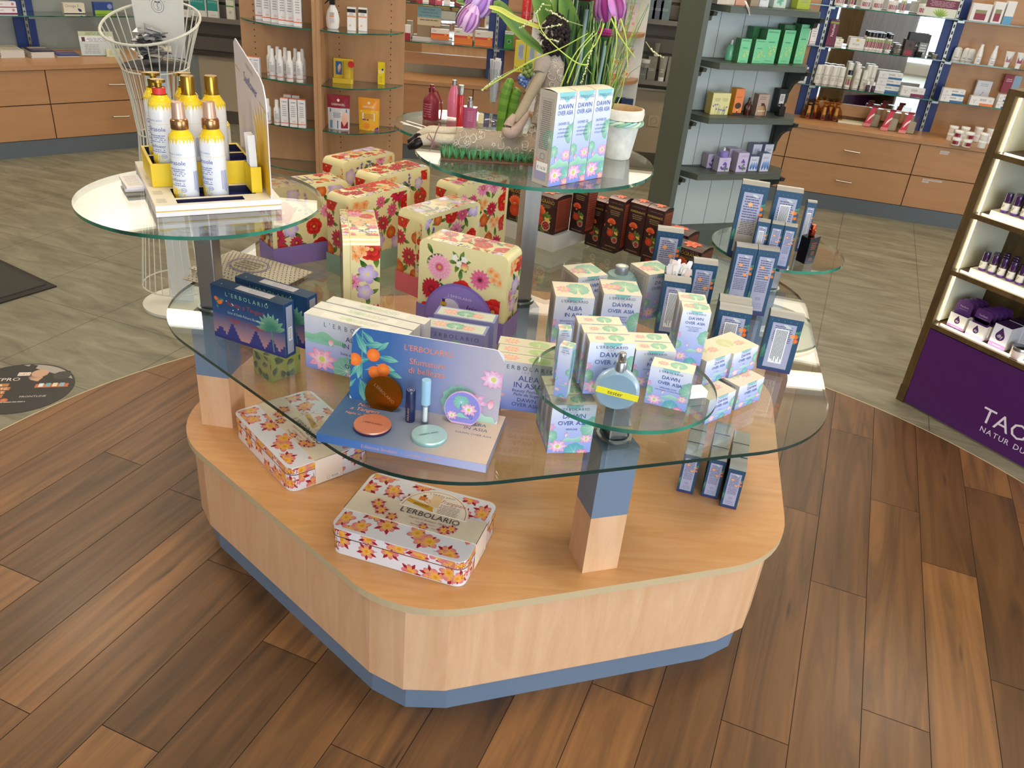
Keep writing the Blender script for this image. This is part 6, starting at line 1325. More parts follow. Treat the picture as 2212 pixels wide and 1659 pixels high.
def spike(pts, y, name='seed_spike', c='#d9d8b0', stemc='#a3b26c', r=.0026, full=.62):
    m = MB(); P = [fp_(a, b_, y) for a, b_ in pts]; m.tube(P, .0009, stemc, 'leaf', 4); tot = len(P); rg = random.Random(int(pts[0][0]))
    L = [(P[i + 1] - P[i]).length for i in range(tot - 1)]; S = sum(L); d = S * (1 - full)
    while d < S:
        k, dd = 0, d
        while k < tot - 2 and dd > L[k]: dd -= L[k]; k += 1
        p = P[k].lerp(P[k + 1], min(1, dd / L[k])); m.ball(p + Vector((rg.uniform(-1, 1), rg.uniform(-1, 1), rg.uniform(-1, 1))) * .0015, r * rg.uniform(.5, .9), c, 'card', 5, 4); d += .0032
    m.build(name, T)
for pts in ([(1190, 12), (1170, 10), (1158, 32)], [(1260, 56), (1225, 45), (1178, 18)], [(1162, 32), (1140, 50), (1122, 62)], [(1158, 60), (1180, 82), (1205, 90)], [(1160, 62), (1190, 58), (1215, 52)], [(1110, 150), (1070, 170), (1040, 196)], [(1300, 40), (1280, 100), (1255, 182)], [(1395, 90), (1410, 112), (1432, 124)]): spike(pts, 1.955)
for pts in ([(1270, 140), (1245, 135), (1200, 100), (1170, 65), (1160, 30)], [(1320, 40), (1340, 80), (1372, 125)], [(1328, 35), (1332, 90), (1322, 150)], [(1340, 40), (1352, 82), (1356, 145)], [(1210, 190), (1240, 120), (1285, 66)], [(1225, 180), (1255, 110), (1290, 70)], [(1040, 195), (1150, 130), (1210, 105), (1270, 72)], [(1305, 50), (1290, 90), (1260, 130), (1235, 190)]):
    m = MB(); P = [fp_(a, b_, 1.955) for a, b_ in pts]; O = []
    for i in range(len(P) - 1):
        for k in range(5): t = k / 5; a, b_, c, d = P[max(0, i - 1)], P[i], P[i + 1], P[min(len(P) - 1, i + 2)]; O.append(.5 * ((2 * b_) + (-a + c) * t + (2 * a - 5 * b_ + 4 * c - d) * t * t + (-a + 3 * b_ - 3 * c + d) * t ** 3))
    O.append(P[-1]); m.tube(O, .0019, '#b9cc58', 'leaf', 5, .5); m.build('grass_stem', T)
def tulip(c, r, tilt, cols, open_=0.3, name='tulip_flower', az=0):
    F = MB(); R3 = Matrix.Translation(c) @ Matrix.Rotation(math.radians(az), 4, 'Z') @ Matrix.Rotation(math.radians(tilt), 4, 'Y')
    for k in range(7):
        a0 = k * 2 * math.pi / 6 + (.5 if k > 5 else 0); lay = .86 if k % 2 else 1.0; nu, nv = 8, 8
        def P(i, j):
            t = j / nv; u = (i / nu - .5) * 1.35 * math.sin(math.pi * min(1, .12 + .80 * t)) ** .6; rr = r * lay * (math.sin(math.pi * min(1, .10 + t * (.62 - .25 * open_ * .0))) ** .8) * (1 + open_ * t); a = a0 + u; return R3 @ Vector((rr * math.cos(a), rr * math.sin(a), r * 2.1 * t - r * .9))
        for j in range(nv):
            for i in range(nu):
                cf = lambda q_: cols[2] if q_ in (2, 5) and j > 1 else cols[0] if q_ in (3, 4) else cols[1]
                F.face([P(i, j), P(i + 1, j), P(i + 1, j + 1), P(i, j + 1)], [cf(i), cf(i + 1), cf(i + 1), cf(i)], 'leaf', True)
    return F.build(name, T)
tulip(fp_(1017, 32, 2.03), .028, 205, ('#b888c8', '#d9b0d6', '#7c2c78'), .0, az=-15)
tulip(fp_(1042, -4, 2.05), .03, 215, ('#9c6cc0', '#c8a8dc', '#7c3c8c'), .2, az=-20)
tulip(fp_(1316, 0, 2.0), .034, 165, ('#8c2878', '#b874b8', '#5c1450'), .15)
m = MB()
for pts, c, r in (([(1268, 20), (1255, 120), (1240, 190)], '#7d9290', .0045), ([(1307, 98), (1300, 140), (1285, 215)], '#7fa094', .004)): m.tube([fp_(a, b_, 2.08) for a, b_ in pts], r, c, 'leaf', 8)
m.build('thick_stem', T)
def gerbera(c, r, tilt, c0, c1, name='gerbera_flower'):
    F = MB(); R3 = Matrix.Translation(c) @ Matrix.Rotation(math.radians(tilt), 4, 'X')
    for lay in range(3):
        n_ = 20
        for i in range(n_):
            a = 2 * math.pi * (i + lay * .4) / n_; L_ = r * (1 - .15 * lay); wv = .16; z0, z1 = .2 * r, r * (.45 + .25 * lay)
            P = [(.18, -wv * .5, 0), (.6, -wv, .5), (.95, -wv * .5, 1), (1, 0, 1.02), (.95, wv * .5, 1), (.6, wv, .5), (.18, wv * .5, 0)]
            F.face([R3 @ Vector((L_ * (x * math.cos(a) - y * math.sin(a)), L_ * (x * math.sin(a) + y * math.cos(a)), z0 + (z1 - z0) * z - r * .3)) for x, y, z in P], [c0, c0, c1, c1, c1, c0, c0], 'leaf')
    F.lathe([(0, -r * .45), (r * .25, -r * .40), (r * .45, -r * .05), (r * .2, 0)], 14, '#2c5a30', 'leaf', tuple(c)); return F.build(name, T)
gerbera(fp_(1306, 78, 2.08), .024, -10, '#8c1c5c', '#e85cae'); gerbera(fp_(1262, 0, 2.06), .03, -14, '#8c1230', '#d8345c')
# blue hydrangea-like bloom and artichoke bud at the doll's back
p0 = fp_(1138, 178, 2.10)
m = MB(); rg = random.Random(1)
for i in range(16):
    a = rg.uniform(0, 6.28); c = p0 + Vector((rg.uniform(-.018, .018), rg.uniform(-.012, .012), rg.uniform(-.016, .016)))
    for k in range(4): b_ = a + k * 1.57; m.ball(c + Vector((.005 * math.cos(b_), -.002, .005 * math.sin(b_))), .005, rg.choice(['#5c74b8', '#7c94cc', '#4c5ca4', '#8fa8c4']), 'leaf', 6, 4)
m.build('blue_bloom', T)
m = MB(); p1 = fp_(1140, 152, 2.10)
for i in range(22):
    a, z = i * 2.4, i / 22; m.ball(p1 + Vector((.012 * math.cos(a) * (1 - z * .6), .012 * math.sin(a) * (1 - z * .6), -.014 + .03 * z)), .006, rg.choice(['#5c7434', '#6f8a3c', '#8a9c54']), 'leaf', 7, 5)
m.build('green_bud', T)
# cactus-like bright green leaves standing by the flute
T = empty('succulent_leaf_pair', (0, 0, 0), 0, 'pair of upright thick bright green leaves beside the flute glass', 'artificial plant')
for pts, r in (([(1080, 268), (1085, 230), (1096, 195), (1106, 170)], .013), ([(1100, 262), (1106, 232), (1114, 210), (1122, 192)], .0125)):
    m = MB(); P = [fp_(a, b_, 2.13) for a, b_ in pts]; P[0].z = DC + .001; O = [P[0].lerp(P[-1], t / 12) + (P[1] + P[2] - P[0] - P[3]) * .5 * math.sin(math.pi * t / 12) for t in range(13)]; m.tube(O, [r * (.45 + .6 * math.sin(math.pi * (.1 + .75 * t / 12))) if t < 12 else r * .2 for t in range(13)], ['#6f9a34' if t % 2 else '#5c8a28' for t in range(13)], 'leaf', 10); m.build('leaf', T)
# terracotta pot
pp = at(1302, 338, DC); p = Vector((.205, 2.10, DC))
T = empty('plant_pot', p, 0, 'white weathered plant pot with green twisted rim band behind the shower gel cartons', 'pot')
m = MB(); m.lathe([(0, 0), (.032, 0), (.034, .004), (.044, .075), (.0455, .082), (.043, .082)], 36, '#dcdcd6', 'stone'); m.build('pot_body', T)
m = MB(); m.lathe([(.0455, .094), (.052, .097), (.054, .110), (.052, .120), (.048, .121), (.044, .112), (.041, .08), (0, .06)], 36, '#e2d6c2', 'stone', cols=['#e6e0d4'] * 4 + ['#c9a67c'] * 3); m.build('rim', T)
m = MB()
for k in range(3): m.tube([((.049 + .0035 * math.cos(i * .7 + k * 2.1)) * math.cos(i * math.pi / 24), (.049 + .0035 * math.cos(i * .7 + k * 2.1)) * math.sin(i * math.pi / 24), .088 + .0045 * math.sin(i * .7 + k * 2.1)) for i in range(49)], .0035, ['#8cc0a4', '#cfe0c4', '#a9cfd0'][k], 'leaf', 6)
m.build('twisted_band', T)
# ================================================================== ON THE REAR ROUND SHELF
def pb(px, py): q_ = at(px, py, DB); return Vector((q_.x, q_.y, DB))
T = empty('perfume_bottle', pb(930, 257), 0, 'dark red round shouldered bottle with a red strap', 'perfume bottle'); R_ = .026
m = MB(); m.lathe([(0, 0), (.025, 0), (R_, .003), (R_, .055), (.023, .068), (.012, .080), (.0085, .085)], 32, '#7c1226', 'card'); f = fcyl(m, R_, .008, .05, -100); f.lines(f.W * .36, .0, f.W * .56, .045, 6, '#b06a74'); m.build('bottle_body', T)
m = MB(); m.lathe([(.0095, .084), (.0095, .098), (.0065, .099), (.0065, .107), (0, .108)], 20, '#6c0f22', 'gloss'); m.build('cap', T)
m = MB(); m.tube([(.009, -.004, .09), (.02, -.006, .088), (.032, -.008, .062), (.036, -.01, .03), (.034, -.010, .004), (.026, -.012, .0025)], .0028, '#8a1c30', 'cloth', 5); m.build('strap', T)
T = empty('perfume_bottle', pb(978, 252), 0, 'pink bottle with silver neck behind the slim red one', 'perfume bottle')
m = MB(); m.lathe([(0, 0), (.019, 0), (.020, .003), (.020, .055), (.016, .075), (.011, .092), (.010, .1)], 28, '#e47a98', 'gloss', sy=.6); m.build('bottle_body', T); m = MB(); m.lathe([(.0075, .1), (.0075, .116), (0, .117)], 18, '#b9b4b4', 'metal'); m.build('cap', T)
T = empty('perfume_bottle', pb(992, 276), 0, 'slim tall red perfume spray with silver top', 'perfume bottle')
m = MB(); m.lathe([(0, 0), (.0105, 0), (.011, .002), (.011, .100), (.0105, .101)], 24, '#b81c22', 'gloss'); f = fcyl(m, .011, .01, .085, -95); f.text('PINK PEPPER', f.W / 2 + .001, .04, .006, '#7c1014', rot=90); m.build('bottle_body', T); m = MB(); m.lathe([(.0095, .101), (.0095, .128), (.0088, .129), (0, .129)], 20, '#b0aca4', 'metal'); m.build('cap', T)
T = empty('perfume_bottle', pb(1013, 274), -8, 'square mauve pink perfume bottle with silver spray head', 'perfume bottle')
m = MB(); m.prism(rrect(.044, .03, .004, 3), 0, .062, '#b25c84', 'gloss', sm=True); f = ffront(m, .04, .03, .06); f.lines(.016, .02, .036, .052, 7, '#c98aa6'); m.build('bottle_body', T); m = MB(); m.lathe([(.010, .062), (.010, .070), (.0085, .071), (.0085, .080), (.006, .082), (.006, .091), (0, .092)], 20, '#bcbcc0', 'metal'); m.build('cap', T)
m = MB(); m.box(-.009, .009, -.005, .005, 0, .03, '#e3dcae', 'card'); o = tag(m.build('price_card'), 'small cream card standing beside the square pink bottle', 'card'); o.location = pb(1038, 266)
for i, (a, b_) in enumerate((((866, 263), (948, 292)), ((870, 268), (952, 286)), ((878, 262), (960, 287)))):
    A_, B_ = pb(*a), pb(*b_); d = B_ - A_; m = MB(); m.box(0, d.length, -.004, .004, 0, .0006, '#f0ece4', 'card'); o = tag(m.build('blotter_strip'), 'white paper scent strip lying at the left rim of the rear glass shelf', 'paper strip', 'loose scent strips'); o.location = (A_.x, A_.y, DB + .0007 * i); o.rotation_euler = (0, 0, math.atan2(d.y, d.x))
p = pb(1062, 262)
T = empty('flute_glass', p, 0, 'champagne flute filled with white scent blotters', 'glass')
m = MB(); m.lathe([(0, .001), (.026, .001), (.024, .003), (.006, .007), (.0035, .012), (.0035, .045), (.008, .052), (.018, .075), (.022, .11), (.0205, .165), (.0195, .165), (.0205, .11), (.016, .075), (.004, .056)], 32, '#fff', 'clear'); m.build('glass_wall', T)
rg = random.Random(6); m = MB()
for i in range(16):
    a = rg.uniform(0, 6.28); x, y = .008 * math.cos(a), .007 * math.sin(a); yw = rg.uniform(-40, 40); e_ = ex(yw); top = Vector((x * 1.7, y * 1.7, .155 + rg.uniform(.025, .045))); bt = Vector((x * .3, y * .3, .062)); wv = .0055
    for sg_ in (1, -1): m.face([bt - e_ * wv, bt + e_ * wv, top + e_ * wv, top - e_ * wv][::sg_], rg.choice(['#f0f0f4', '#e2e2ea', '#f4f4f2']), 'card')
o = m.build('blotter_strips'); o.location = p; o['kind'] = 'stuff'; tag(o, 'white scent blotters standing in the champagne flute', 'paper strips')
# black perfume bottle on the right disc
p = foot((1738.6, 571), DR_, 35, .034, .034)
T = empty('perfume_bottle', (p.x, p.y, DR_), 30, 'slanted black perfume bottle with copper cap on the right glass disc', 'perfume bottle')
m = MB(); w2 = .017; m.slab([(-w2, -w2, 0), (w2, -w2, 0), (w2 * 1.15, -w2, .078), (-w2, -w2, .072)], (0, 1, 0), 2 * w2, '#0e0c10', 'gloss'); f = ffront(m, 2 * w2, 2 * w2, .07, 'gloss'); f.lines(.008, .04, .028, .062, 4, '#8a4a34'); f.disc(.02, .03, .007, '#5c3026', 10); f.lines(.01, .008, .026, .018, 2, '#8a4a34'); m.build('bottle_body', T)
m = MB(); m.lathe([(.0085, .076), (.009, .077), (.009, .093), (.0072, .094), (.0072, .106), (.0065, .107), (0, .107)], 22, '#a8482c', 'metal'); m.build('cap', T)
# ================================================================== BASKET STAND
c0 = Vector((-1.44, 3.19, 0))
T = empty('wire_basket_stand', c0, 0, 'white wire funnel basket on a pedestal filled with grey sample sachets', 'basket stand')
WC = '#d9d8cc'
rings = [(.172, 1.115, .058), (.118, .965, .012), (.090, .72, 0), (.098, .60, 0), (.15, .10, 0)]
tl = Vector((.10, .95, 0)).normalized()
def rp(R, z, sl, a): x, y = R * math.cos(a), R * math.sin(a); return Vector((x, y, z + sl * (x * tl.x + y * tl.y) / R))
for R, z, sl in rings: m = MB(); m.tube([rp(R, z, sl, 2 * math.pi * i / 48) for i in range(49)], .005 if z > 1.1 else .003, WC, 'paint', 6, cap=False); m.build('wire_ring', T)
for i in range(30):
    a = 2 * math.pi * i / 30; m = MB(); m.tube([rp(*rings[0], a), rp(.143, 1.04, .03, a), rp(*rings[1], a), rp(.101, .85, .004, a), rp(*rings[2], a), rp(*rings[3], a), rp(.12, .35, 0, a), rp(*rings[4], a)], .0022, WC, 'paint', 5); m.build('wire', T)
m = MB(); m.box(-.042, .042, -.02, .02, .0, .965, '#d3d8da', 'paint'); o = m.build('pedestal', T); o.rotation_euler = (0, 0, math.radians(20))
m = MB(); m.lathe([(0, 0), (.16, 0), (.16, .012), (0, .014)], 36, WC, 'paint'); m.build('base_plate', T)
m = MB(); m.lathe([(0, .966), (.115, .966), (.115, .969), (0, .969)], 30, '#3a3a3c', 'matte'); m.build('basket_floor', T)
m = MB(); n_ = 18; m.slab([((-.098 + .196 * i / n_), .075, 1.20 + .022 * math.sin(math.pi * i / n_)) for i in range(n_ + 1)] + [(.085, .075, .99), (-.085, .075, .99)], (0, 1, 0), .002, '#e2e2de', 'card')
f = Fr(m, lambda u, v, o: (-.1 + u, .075 - o, .99 + v), .2, .23); f.ring(.1, .175, .024, .0016, '#55606c', 28); f.ring(.1, .175, .016, .0012, '#55606c', 24); f.line(.1, .162, .1, .188, .0014, '#55606c'); f.petal(.1, .186, 20, .012, .006, '#55606c', '#55606c'); f.petal(.1, .186, 160, .012, .006, '#55606c', '#55606c')
for i in range(5): f.line(.1 + .005 * math.sin(i * 1.5), .164 + .004 * i, .1 + .005 * math.sin(i * 1.5 + 1.5), .168 + .004 * i, .001, '#55606c')
for i, ch in enumerate('APOTHEKE'): a = math.radians(150 - i * 17); f.text(ch, .1 + .03 * math.cos(a), .175 + .03 * math.sin(a), .0055, '#7a848e', rot=math.degrees(a) - 90)
m.build('back_card', T); 
rg = random.Random(9)
for i in range(34):
    m = MB(); a, R = rg.uniform(0, 6.28), rg.uniform(0, .035); z = .992 + .10 * i / 34; w2, h2 = rg.uniform(.03, .045), rg.uniform(.02, .03); c = rg.choice(['#4a4a50', '#5c5c62', '#8f9096', '#b9b9b6', '#3c3c42', '#c9c4b0', '#77787e'])
    m.slab([(-w2, -h2, 0), (0, -h2 * 1.02, .006), (w2, -h2, 0), (w2, h2, .002), (0, h2, .008), (-w2, h2, 0)], (0, 0, 1), .003, c, 'gloss'); o = tag(m.build('sample_sachet'), 'grey foil sample sachet lying in the wire basket', 'sachet', 'sample sachets in the wire basket')
    o.location = (c0.x + R * math.cos(a), c0.y + R * math.sin(a) - .02, z); o.rotation_euler = (rg.uniform(-.4, .4), rg.uniform(-.4, .4), rg.uniform(0, 6.28))
m = MB(); m.slab([(-.12, .105, 1.19), (.11, .105, 1.19), (.115, .105, 1.36), (-.125, .105, 1.36)], (0, 1, 0), .003, '#e6ecec', 'card'); f = Fr(m, lambda u, v, o: (-.115 + u, .105 - o, 1.19 + v), .22, .17); wavy(f, .01, .2, .028, .03, '#6fa8ac', 1, .3, '#a9ccd0'); f.lines(.02, .006, .09, .02, 2, '#7a8a90')
o = tag(m.build('poster_card'), 'white poster card with teal clouds behind the wire basket', 'card'); o.location = c0; o.rotation_euler = (0, 0, math.radians(2))
# ================================================================== PURPLE SHELF TOWER AT THE RIGHT
PA = at(1950.4, 869, 0); PY = -56.9
T = empty('purple_shelf_tower', (PA.x, PA.y, 0), PY, 'lit dark wood shelf tower with purple base at the right edge', 'shelf tower')
tw, td = .80, .30
m = MB(); m.box(-.03, .0, -.002, td, 0, 1.205, '#fff', 'darkwood'); m.box(-.032, .0, -.003, td, 0, .07, '#4c3a20', 'paint'); m.build('side_board', T)
m = MB(); m.box(tw, tw + .03, -.002, td, 0, 1.205, '#fff', 'darkwood'); m.build('side_board', T)
m = MB(); m.box(0.001, tw, 0, .02, .008, .330, '#4a1a5c', 'paint')
f = Fr(m, lambda u, v, o: (u, -o, v), tw, .33)
f.text('TAOASIS', .30, .090, .060, '#e6e0ea', 'l', maxw=.46); f.text('NATUR DUFT MANUFAKTUR', .315, .052, .021, '#e6e0ea', 'l', track=.25)
for i in range(6): f.ring(.52 + .03 * math.cos(i * 1.05), .185 + .018 * math.sin(i * 1.05), .022, .0012, '#c9b8d4', 20, ry=.012)
m.build('purple_panel', T)
m = MB(); m.box(0.0, tw, td - .01, td, .33, 1.205, '#8a7240', 'darkwood'); m.build('back_board', T)
m = MB(); m.box(.001, .003, .035, td - .012, .36, 1.18, '#e9e6cc', 'card'); m.box(.003, .0045, .03, .036, .36, 1.18, '#fff6d8', 'led'); m.build('light_panel', T)
for z in (.353, .57, .786, 1.0, 1.205):
    m = MB(); m.box(.0, tw, -.004, td - .011, z - .018, z, '#fff', 'darkwood'); s_ = m.build('shelf', T)
    m = MB(); m.box(.02, tw - .01, .022, .026, z + .0005, z + .0035, '#fff6d8', 'led') if z < 1.2 else m.box(.02, tw - .01, .022, .03, z - .0215, z - .018, '#fff6d8', 'led'); m.build('led_strip', s_)
def pt(x, y, z): a = math.radians(PY); return Vector((PA.x + x * math.cos(a) - y * math.sin(a), PA.y + x * math.sin(a) + y * math.cos(a), z))
for z, (dx, n1, n2) in ((.5708, (.075, 7, 3)), (.7868, (.07, 7, 2)), (1.0008, (.12, 4, 2))):
    m = MB(); m.box(0, .34, 0, .10, 0, .02, '#e9e0d0', 'card'); st = tag(m.build('bottle_stand'), 'white stepped stand for purple capped oil bottles, shelf at %s' % {.5708: 'middle height', .7868: 'upper middle', 1.0008: 'the top'}[z], 'stand'); st.location = pt(dx - .03, .035, z); st.rotation_euler = (0, 0, math.radians(PY))
def oil(label):
    T = empty('oil_bottle', (0, 0, 0), 0, label, 'bottle'); m = MB(); m.lathe([(0, 0), (.0115, 0), (.0125, .002), (.0125, .034), (.011, .037)], 20, '#e8e4da', 'card', cols=['#5a2c7c', '#5a2c7c', '#e8e4da', '#3a2030']); m.lathe([(.0127, .002), (.0127, .008)], 20, '#7c4ca4', 'gloss'); m.lathe([(.0126, .008), (.0126, .032)], 20, '#ebe6da', 'card'); f = fcyl(m, .0127, .01, .02, -120); f.petal(f.W * .5, .006, 60, .008, .004, '#4c8a3c', '#6fa84c'); f.lines(f.W * .38, .012, f.W * .62, .018, 2, '#8a8a8a'); m.build('bottle_body', T)
    m = MB(); m.lathe([(.0118, .0365), (.0128, .0375), (.0122, .066), (.011, .069), (0, .069)], 20, '#3a1c50', 'gloss'); m.build('cap', T); return T
RW = ['first from the left', 'second', 'third', 'fourth', 'fifth', 'sixth', 'seventh']; SHN = {.5708: 'second lit shelf from below', .7868: 'third lit shelf from below', 1.0008: 'top lit shelf'}
ob_ = None
for z, n1, n2, n3 in ((.5708, 6, 4, 2), (.7868, 5, 4, 0), (1.0008, 2, 1, 0)):
    x0 = .075 if z < .9 else .125
    for r, (n_, yy, zz_) in enumerate(((n1, .055, .021), (n2, .085, .021), (n3, .115, .021))):
        for i in range(n_):
            lb = 'purple capped oil bottle, %s, %s row, %s' % (RW[i], ('front', 'second', 'rear')[r], SHN[z])
            o = oil(lb) if ob_ is None else dup(ob_, None, None, lb); ob_ = ob_ or o
            q_ = pt(x0 + .035 * i + .02 * r, yy, z + zz_ + (0 if r < 2 else 0)); 
            if r == 2: q_.z = z + .0215
            o.location = q_; o.rotation_euler = (0, 0, math.radians(PY))
m = MB(); m.box(0, .10, 0, .04, 0, .002, '#fff', 'clear'); m.box(0, .10, .0, .0015, 0, .05, '#fff', 'clear'); o = tag(m.build('plastic_tray'), 'clear empty plastic tray behind the oil bottles', 'tray'); o.location = pt(.16, .165, .5735); o.rotation_euler = (math.radians(-20), 0, math.radians(PY))
def dly(f):
    W, H = f.W, f.H; c = (W * .5, H * .52); r = H * .2; f.disc(c[0], c[1], r, '#43205c', 20); f.poly([(c[0] - r * .9, c[1] + r * .42), (c[0] + r * .9, c[1] + r * .42), (c[0], c[1] + r * 2.0)], '#43205c'); f.text('dly', c[0], c[1] - r * .35, r * .75, '#f2eef4', maxw=r * 1.6); f.rect(0, 0, W, H * .18, '#a67cc0'); f.lines(W * .25, H * .05, W * .75, H * .13, 1, '#d9c6e4')
def stickbox(label):
    T = empty('stick_box', (0, 0, 0), 0, label, 'box'); m = MB(); m.box(-.034, .034, -.012, .012, 0, .055, '#e4e2e0', 'card', skip='T'); dly(ffront(m, .068, .024, .055)); m.build('box_tray', T)
    m = MB(); P = rrect(.062, .052, .012, 5, 0, .082); P = [(x, max(z, .05)) for x, z in P]; m.slab([(x, .004, z) for x, z in P], (0, 1, 0), .0015, '#4c2868', 'card'); m.box(-.031, .031, .004, .0055, .004, .07, '#4c2868', 'card'); f = Fr(m, lambda u, v, o: (-.031 + u, .004 - o, .055 + v), .062, .05); f.text('TaoStick', .031, .026, .007, '#c9b8d4', maxw=.035); f.lines(.014, .016, .048, .021, 1, '#8f74a4'); m.build('purple_card', T); return T
sb = stickbox('white box with purple stick card, front one at the left of the lowest lit shelf'); sb.location = pt(.065, .055, .3538); sb.rotation_euler = (0, 0, math.radians(PY))
for i in range(1, 4): dup(sb, pt(.065 + .004 * i, .055 + .026 * i, .3538), PY, 'white box with purple stick card, %s behind the first in the left file' % ('directly', 'second', 'third')[i - 1])
for i in range(5): dup(sb, pt(.148 + .004 * i, .045 + .026 * i, .3538), PY, 'white box with purple stick card, %s in the right file' % ('front one', 'second', 'third', 'fourth', 'rearmost')[i])
bc = carton('oil_carton', .062, .075, .085, 'white and purple drop logo carton on the lowest lit shelf, front one', 'carton', dly, lambda f: f.rect(0, 0, f.W, f.H, '#3f2054'), None, cols=dict(L='#dcdadf', R='#dcdadf', T='#3f2054')); bc.location = pt(.235, .075, .3538); bc.rotation_euler = (0, 0, math.radians(PY))
dup(bc, pt(.238, .155, .3538), PY, 'white and purple drop logo carton behind the front one on the lowest lit shelf')
T2 = empty('cosmetic_jar', pt(.315, .045, .3538), PY, 'squat jar with silver lid and pink base on the lowest lit shelf', 'jar'); m = MB(); m.lathe([(0, 0), (.027, 0), (.028, .003), (.028, .026), (.027, .028)], 28, '#e9dcd4', 'gloss', cols=['#c98ac0', '#c98ac0', '#e9dcd4', '#ddd']); m.build('jar_body', T2); m = MB(); m.lathe([(.029, .027), (.029, .038), (.028, .039), (0, .039)], 28, '#a9a9aa', 'metal'); m.build('lid', T2)
# ================================================================== GOODS ON THE WALL SHELVES
def loc_(org, yaw, s, off, z): a = math.radians(yaw); return Vector((org[0] + s * math.cos(a) - off * math.sin(a), org[1] + s * math.sin(a) + off * math.cos(a), z))
def plane(px, py, org, yaw, off):
    """point on the upright plane that lies off behind the frame's front line"""
    q = loc_(org, yaw, 0, off, 0); n = ey(yaw); return vp(px, py, n, q)
FAM = {'R': (RO, RY, .164, .316), 'Rc': (RO, RY, .0, .33), 'B': (BO, BY, .164, .296), 'G': ((GO.x, GO.y), GYW, .006, .19), 'S': ((-1.69, 4.86), 3, -.225, -.004), 'L': (LO, LY, .354, .556), 'Lc': (LO, LY, 0, .57), 'U': ((-.10, 5.98), 1, -.25, -.004)}
def ext_y(o, rz, q):
    """reach of a thing across the shelf, before it is placed"""
    P = []
    def rec(c, M):
        if c.type == 'MESH': P.extend(((M @ Vector(v)) for v in c.bound_box))
        for k in c.children: rec(k, M @ k.matrix_basis)
    rec(o, Matrix.Diagonal((*o.scale, 1))); a = math.radians(rz - q); ys = [p.x * math.sin(a) + p.y * math.cos(a) for p in P] or [0]; return min(ys), max(ys)
def stand(o, px, py, z, rz, dy=0):
    fam = {RY: 'R' if z > .6 else 'Rc', BY: 'B', GYW: 'G', GYW + 45: 'G'}.get(rz) or ('L' if abs(z - LZ) < 1e-6 else 'Lc' if abs(z - CZ) < 1e-6 else 'S' if z in (.97, .69, .45) else 'U' if z in (.41, .70, .99) else None)
    p = at(px, py, z) + ey(rz) * dy
    if fam:
        org, q, lo, hi = FAM[fam]; n = ey(q); y0, y1 = ext_y(o, rz, q); off = (p.x - org[0]) * n.x + (p.y - org[1]) * n.y; t = max(lo - y0, min(hi - y1, off))
        if hi - lo < y1 - y0: t = (hi + lo - y0 - y1) / 2
        d = Vector((p.x, p.y, 0)); base = org[0] * n.x + org[1] * n.y; p = Vector((p.x, p.y, z)) * ((t + base) / (off + base)) if abs(off - t) > 1e-6 else p
    o.location = (p.x, p.y, z + .0008); o.rotation_euler = (0, 0, math.radians(rz)); return o
def small(w_, d, h, label, cat='carton', bg='#e6e6ea', bands=(), txt=(), name='carton', mat='card', cols=None, lines=None, extra=None, group=None):
    def fr(f):
        f.rect(0, 0, f.W, f.H, bg)
        for v0, v1, c in bands: f.rect(0, f.H * v0, f.W, f.H * v1, c)
        if extra: extra(f)
        for s_, u, v, hh, c in txt: f.text(s_, f.W * u, f.H * v, hh, c, maxw=f.W * .86)
        if lines: f.lines(f.W * lines[0], f.H * lines[1], f.W * lines[2], f.H * lines[3], lines[4], lines[5])
    return carton(name, w_, d, h, label, cat, fr, None, None, cols or dict(F=bg, L=bg, R=bg, T=bg, B=bg), mat=mat, group=group)
def bottle(prof, label, cols=None, col='#e6e6ea', cat='bottle', name='bottle', mat='gloss', art=None, R=None, sy=1, z0=.01, h=.08, seg=20, cap=None, group=None):
    T = empty(name, (0, 0, 0), 0, label, cat, group); m = MB(); m.lathe(prof, seg, col, mat, cols=cols, sy=sy)
    if art: art(fcyl(m, R, z0, h) if sy == 1 else Fr(m, lambda u, v, o: ((u - R), -R * sy * math.sqrt(max(0, 1 - ((u - R) / R) ** 2)) - o - .0006, z0 + v), 2 * R, h, mat))
    m.build('bottle_body' if name != 'tube' else 'tube_body', T)
    if cap: m = MB(); m.lathe(cap[0], seg, cap[1], cap[2] if len(cap) > 2 else 'gloss', sy=1); m.build('cap', T)
    return T
NTH = ['leftmost', 'second from left', 'third from left', 'fourth from left', 'fifth from left', 'sixth from left', 'seventh from left']
def row(proto, pts, z, rz, fmt, dy=0, names=NTH):
    out = []
    for i, (x, y) in enumerate(pts):
        o = proto if i == 0 else dup(proto); o['label'] = fmt % names[i]; stand(o, x, y, z, rz, dy); out.append(o)
    return out
LZ, CZ = .78, .545
# sun care unit -----------------------------------------------------------
def sunart(f): W, H = f.W, f.H; f.rect(0, 0, W, H, '#eceaf0'); f.rect(0, H * .10, W, H * .13, '#e0704c'); f.ring(W * .3, H * .88, W * .13, W * .035, '#3a5aa8', 12); f.lines(W * .38, H * .85, W * .85, H * .91, 1, '#5a6a98'); f.lines(W * .2, H * .35, W * .8, H * .78, 6, '#a9a8b4'); f.text('50+', W * .6, H * .17, W * .22, '#e0704c')
sb_ = carton('sun_carton', .042, .035, .175, 'x', 'carton', sunart, None, None, dict(F='#eceaf0', L='#d9d7e0', R='#b9b7c4', T='#e07a4c', B='#ddd'))
row(sb_, [(562, 42), (578, 46), (596, 49), (612, 52), (628, 54), (645, 57)], .97, 5, 'tall white sun lotion carton on the top left curved shelf, %s')
sc2 = dup(sb_); sc2.scale = (1, 1, .85); row(sc2, [(617, 271), (636, 274), (654, 276)], .45, 5, 'white sun lotion carton with orange lid edge, lower left curved shelf, %s')
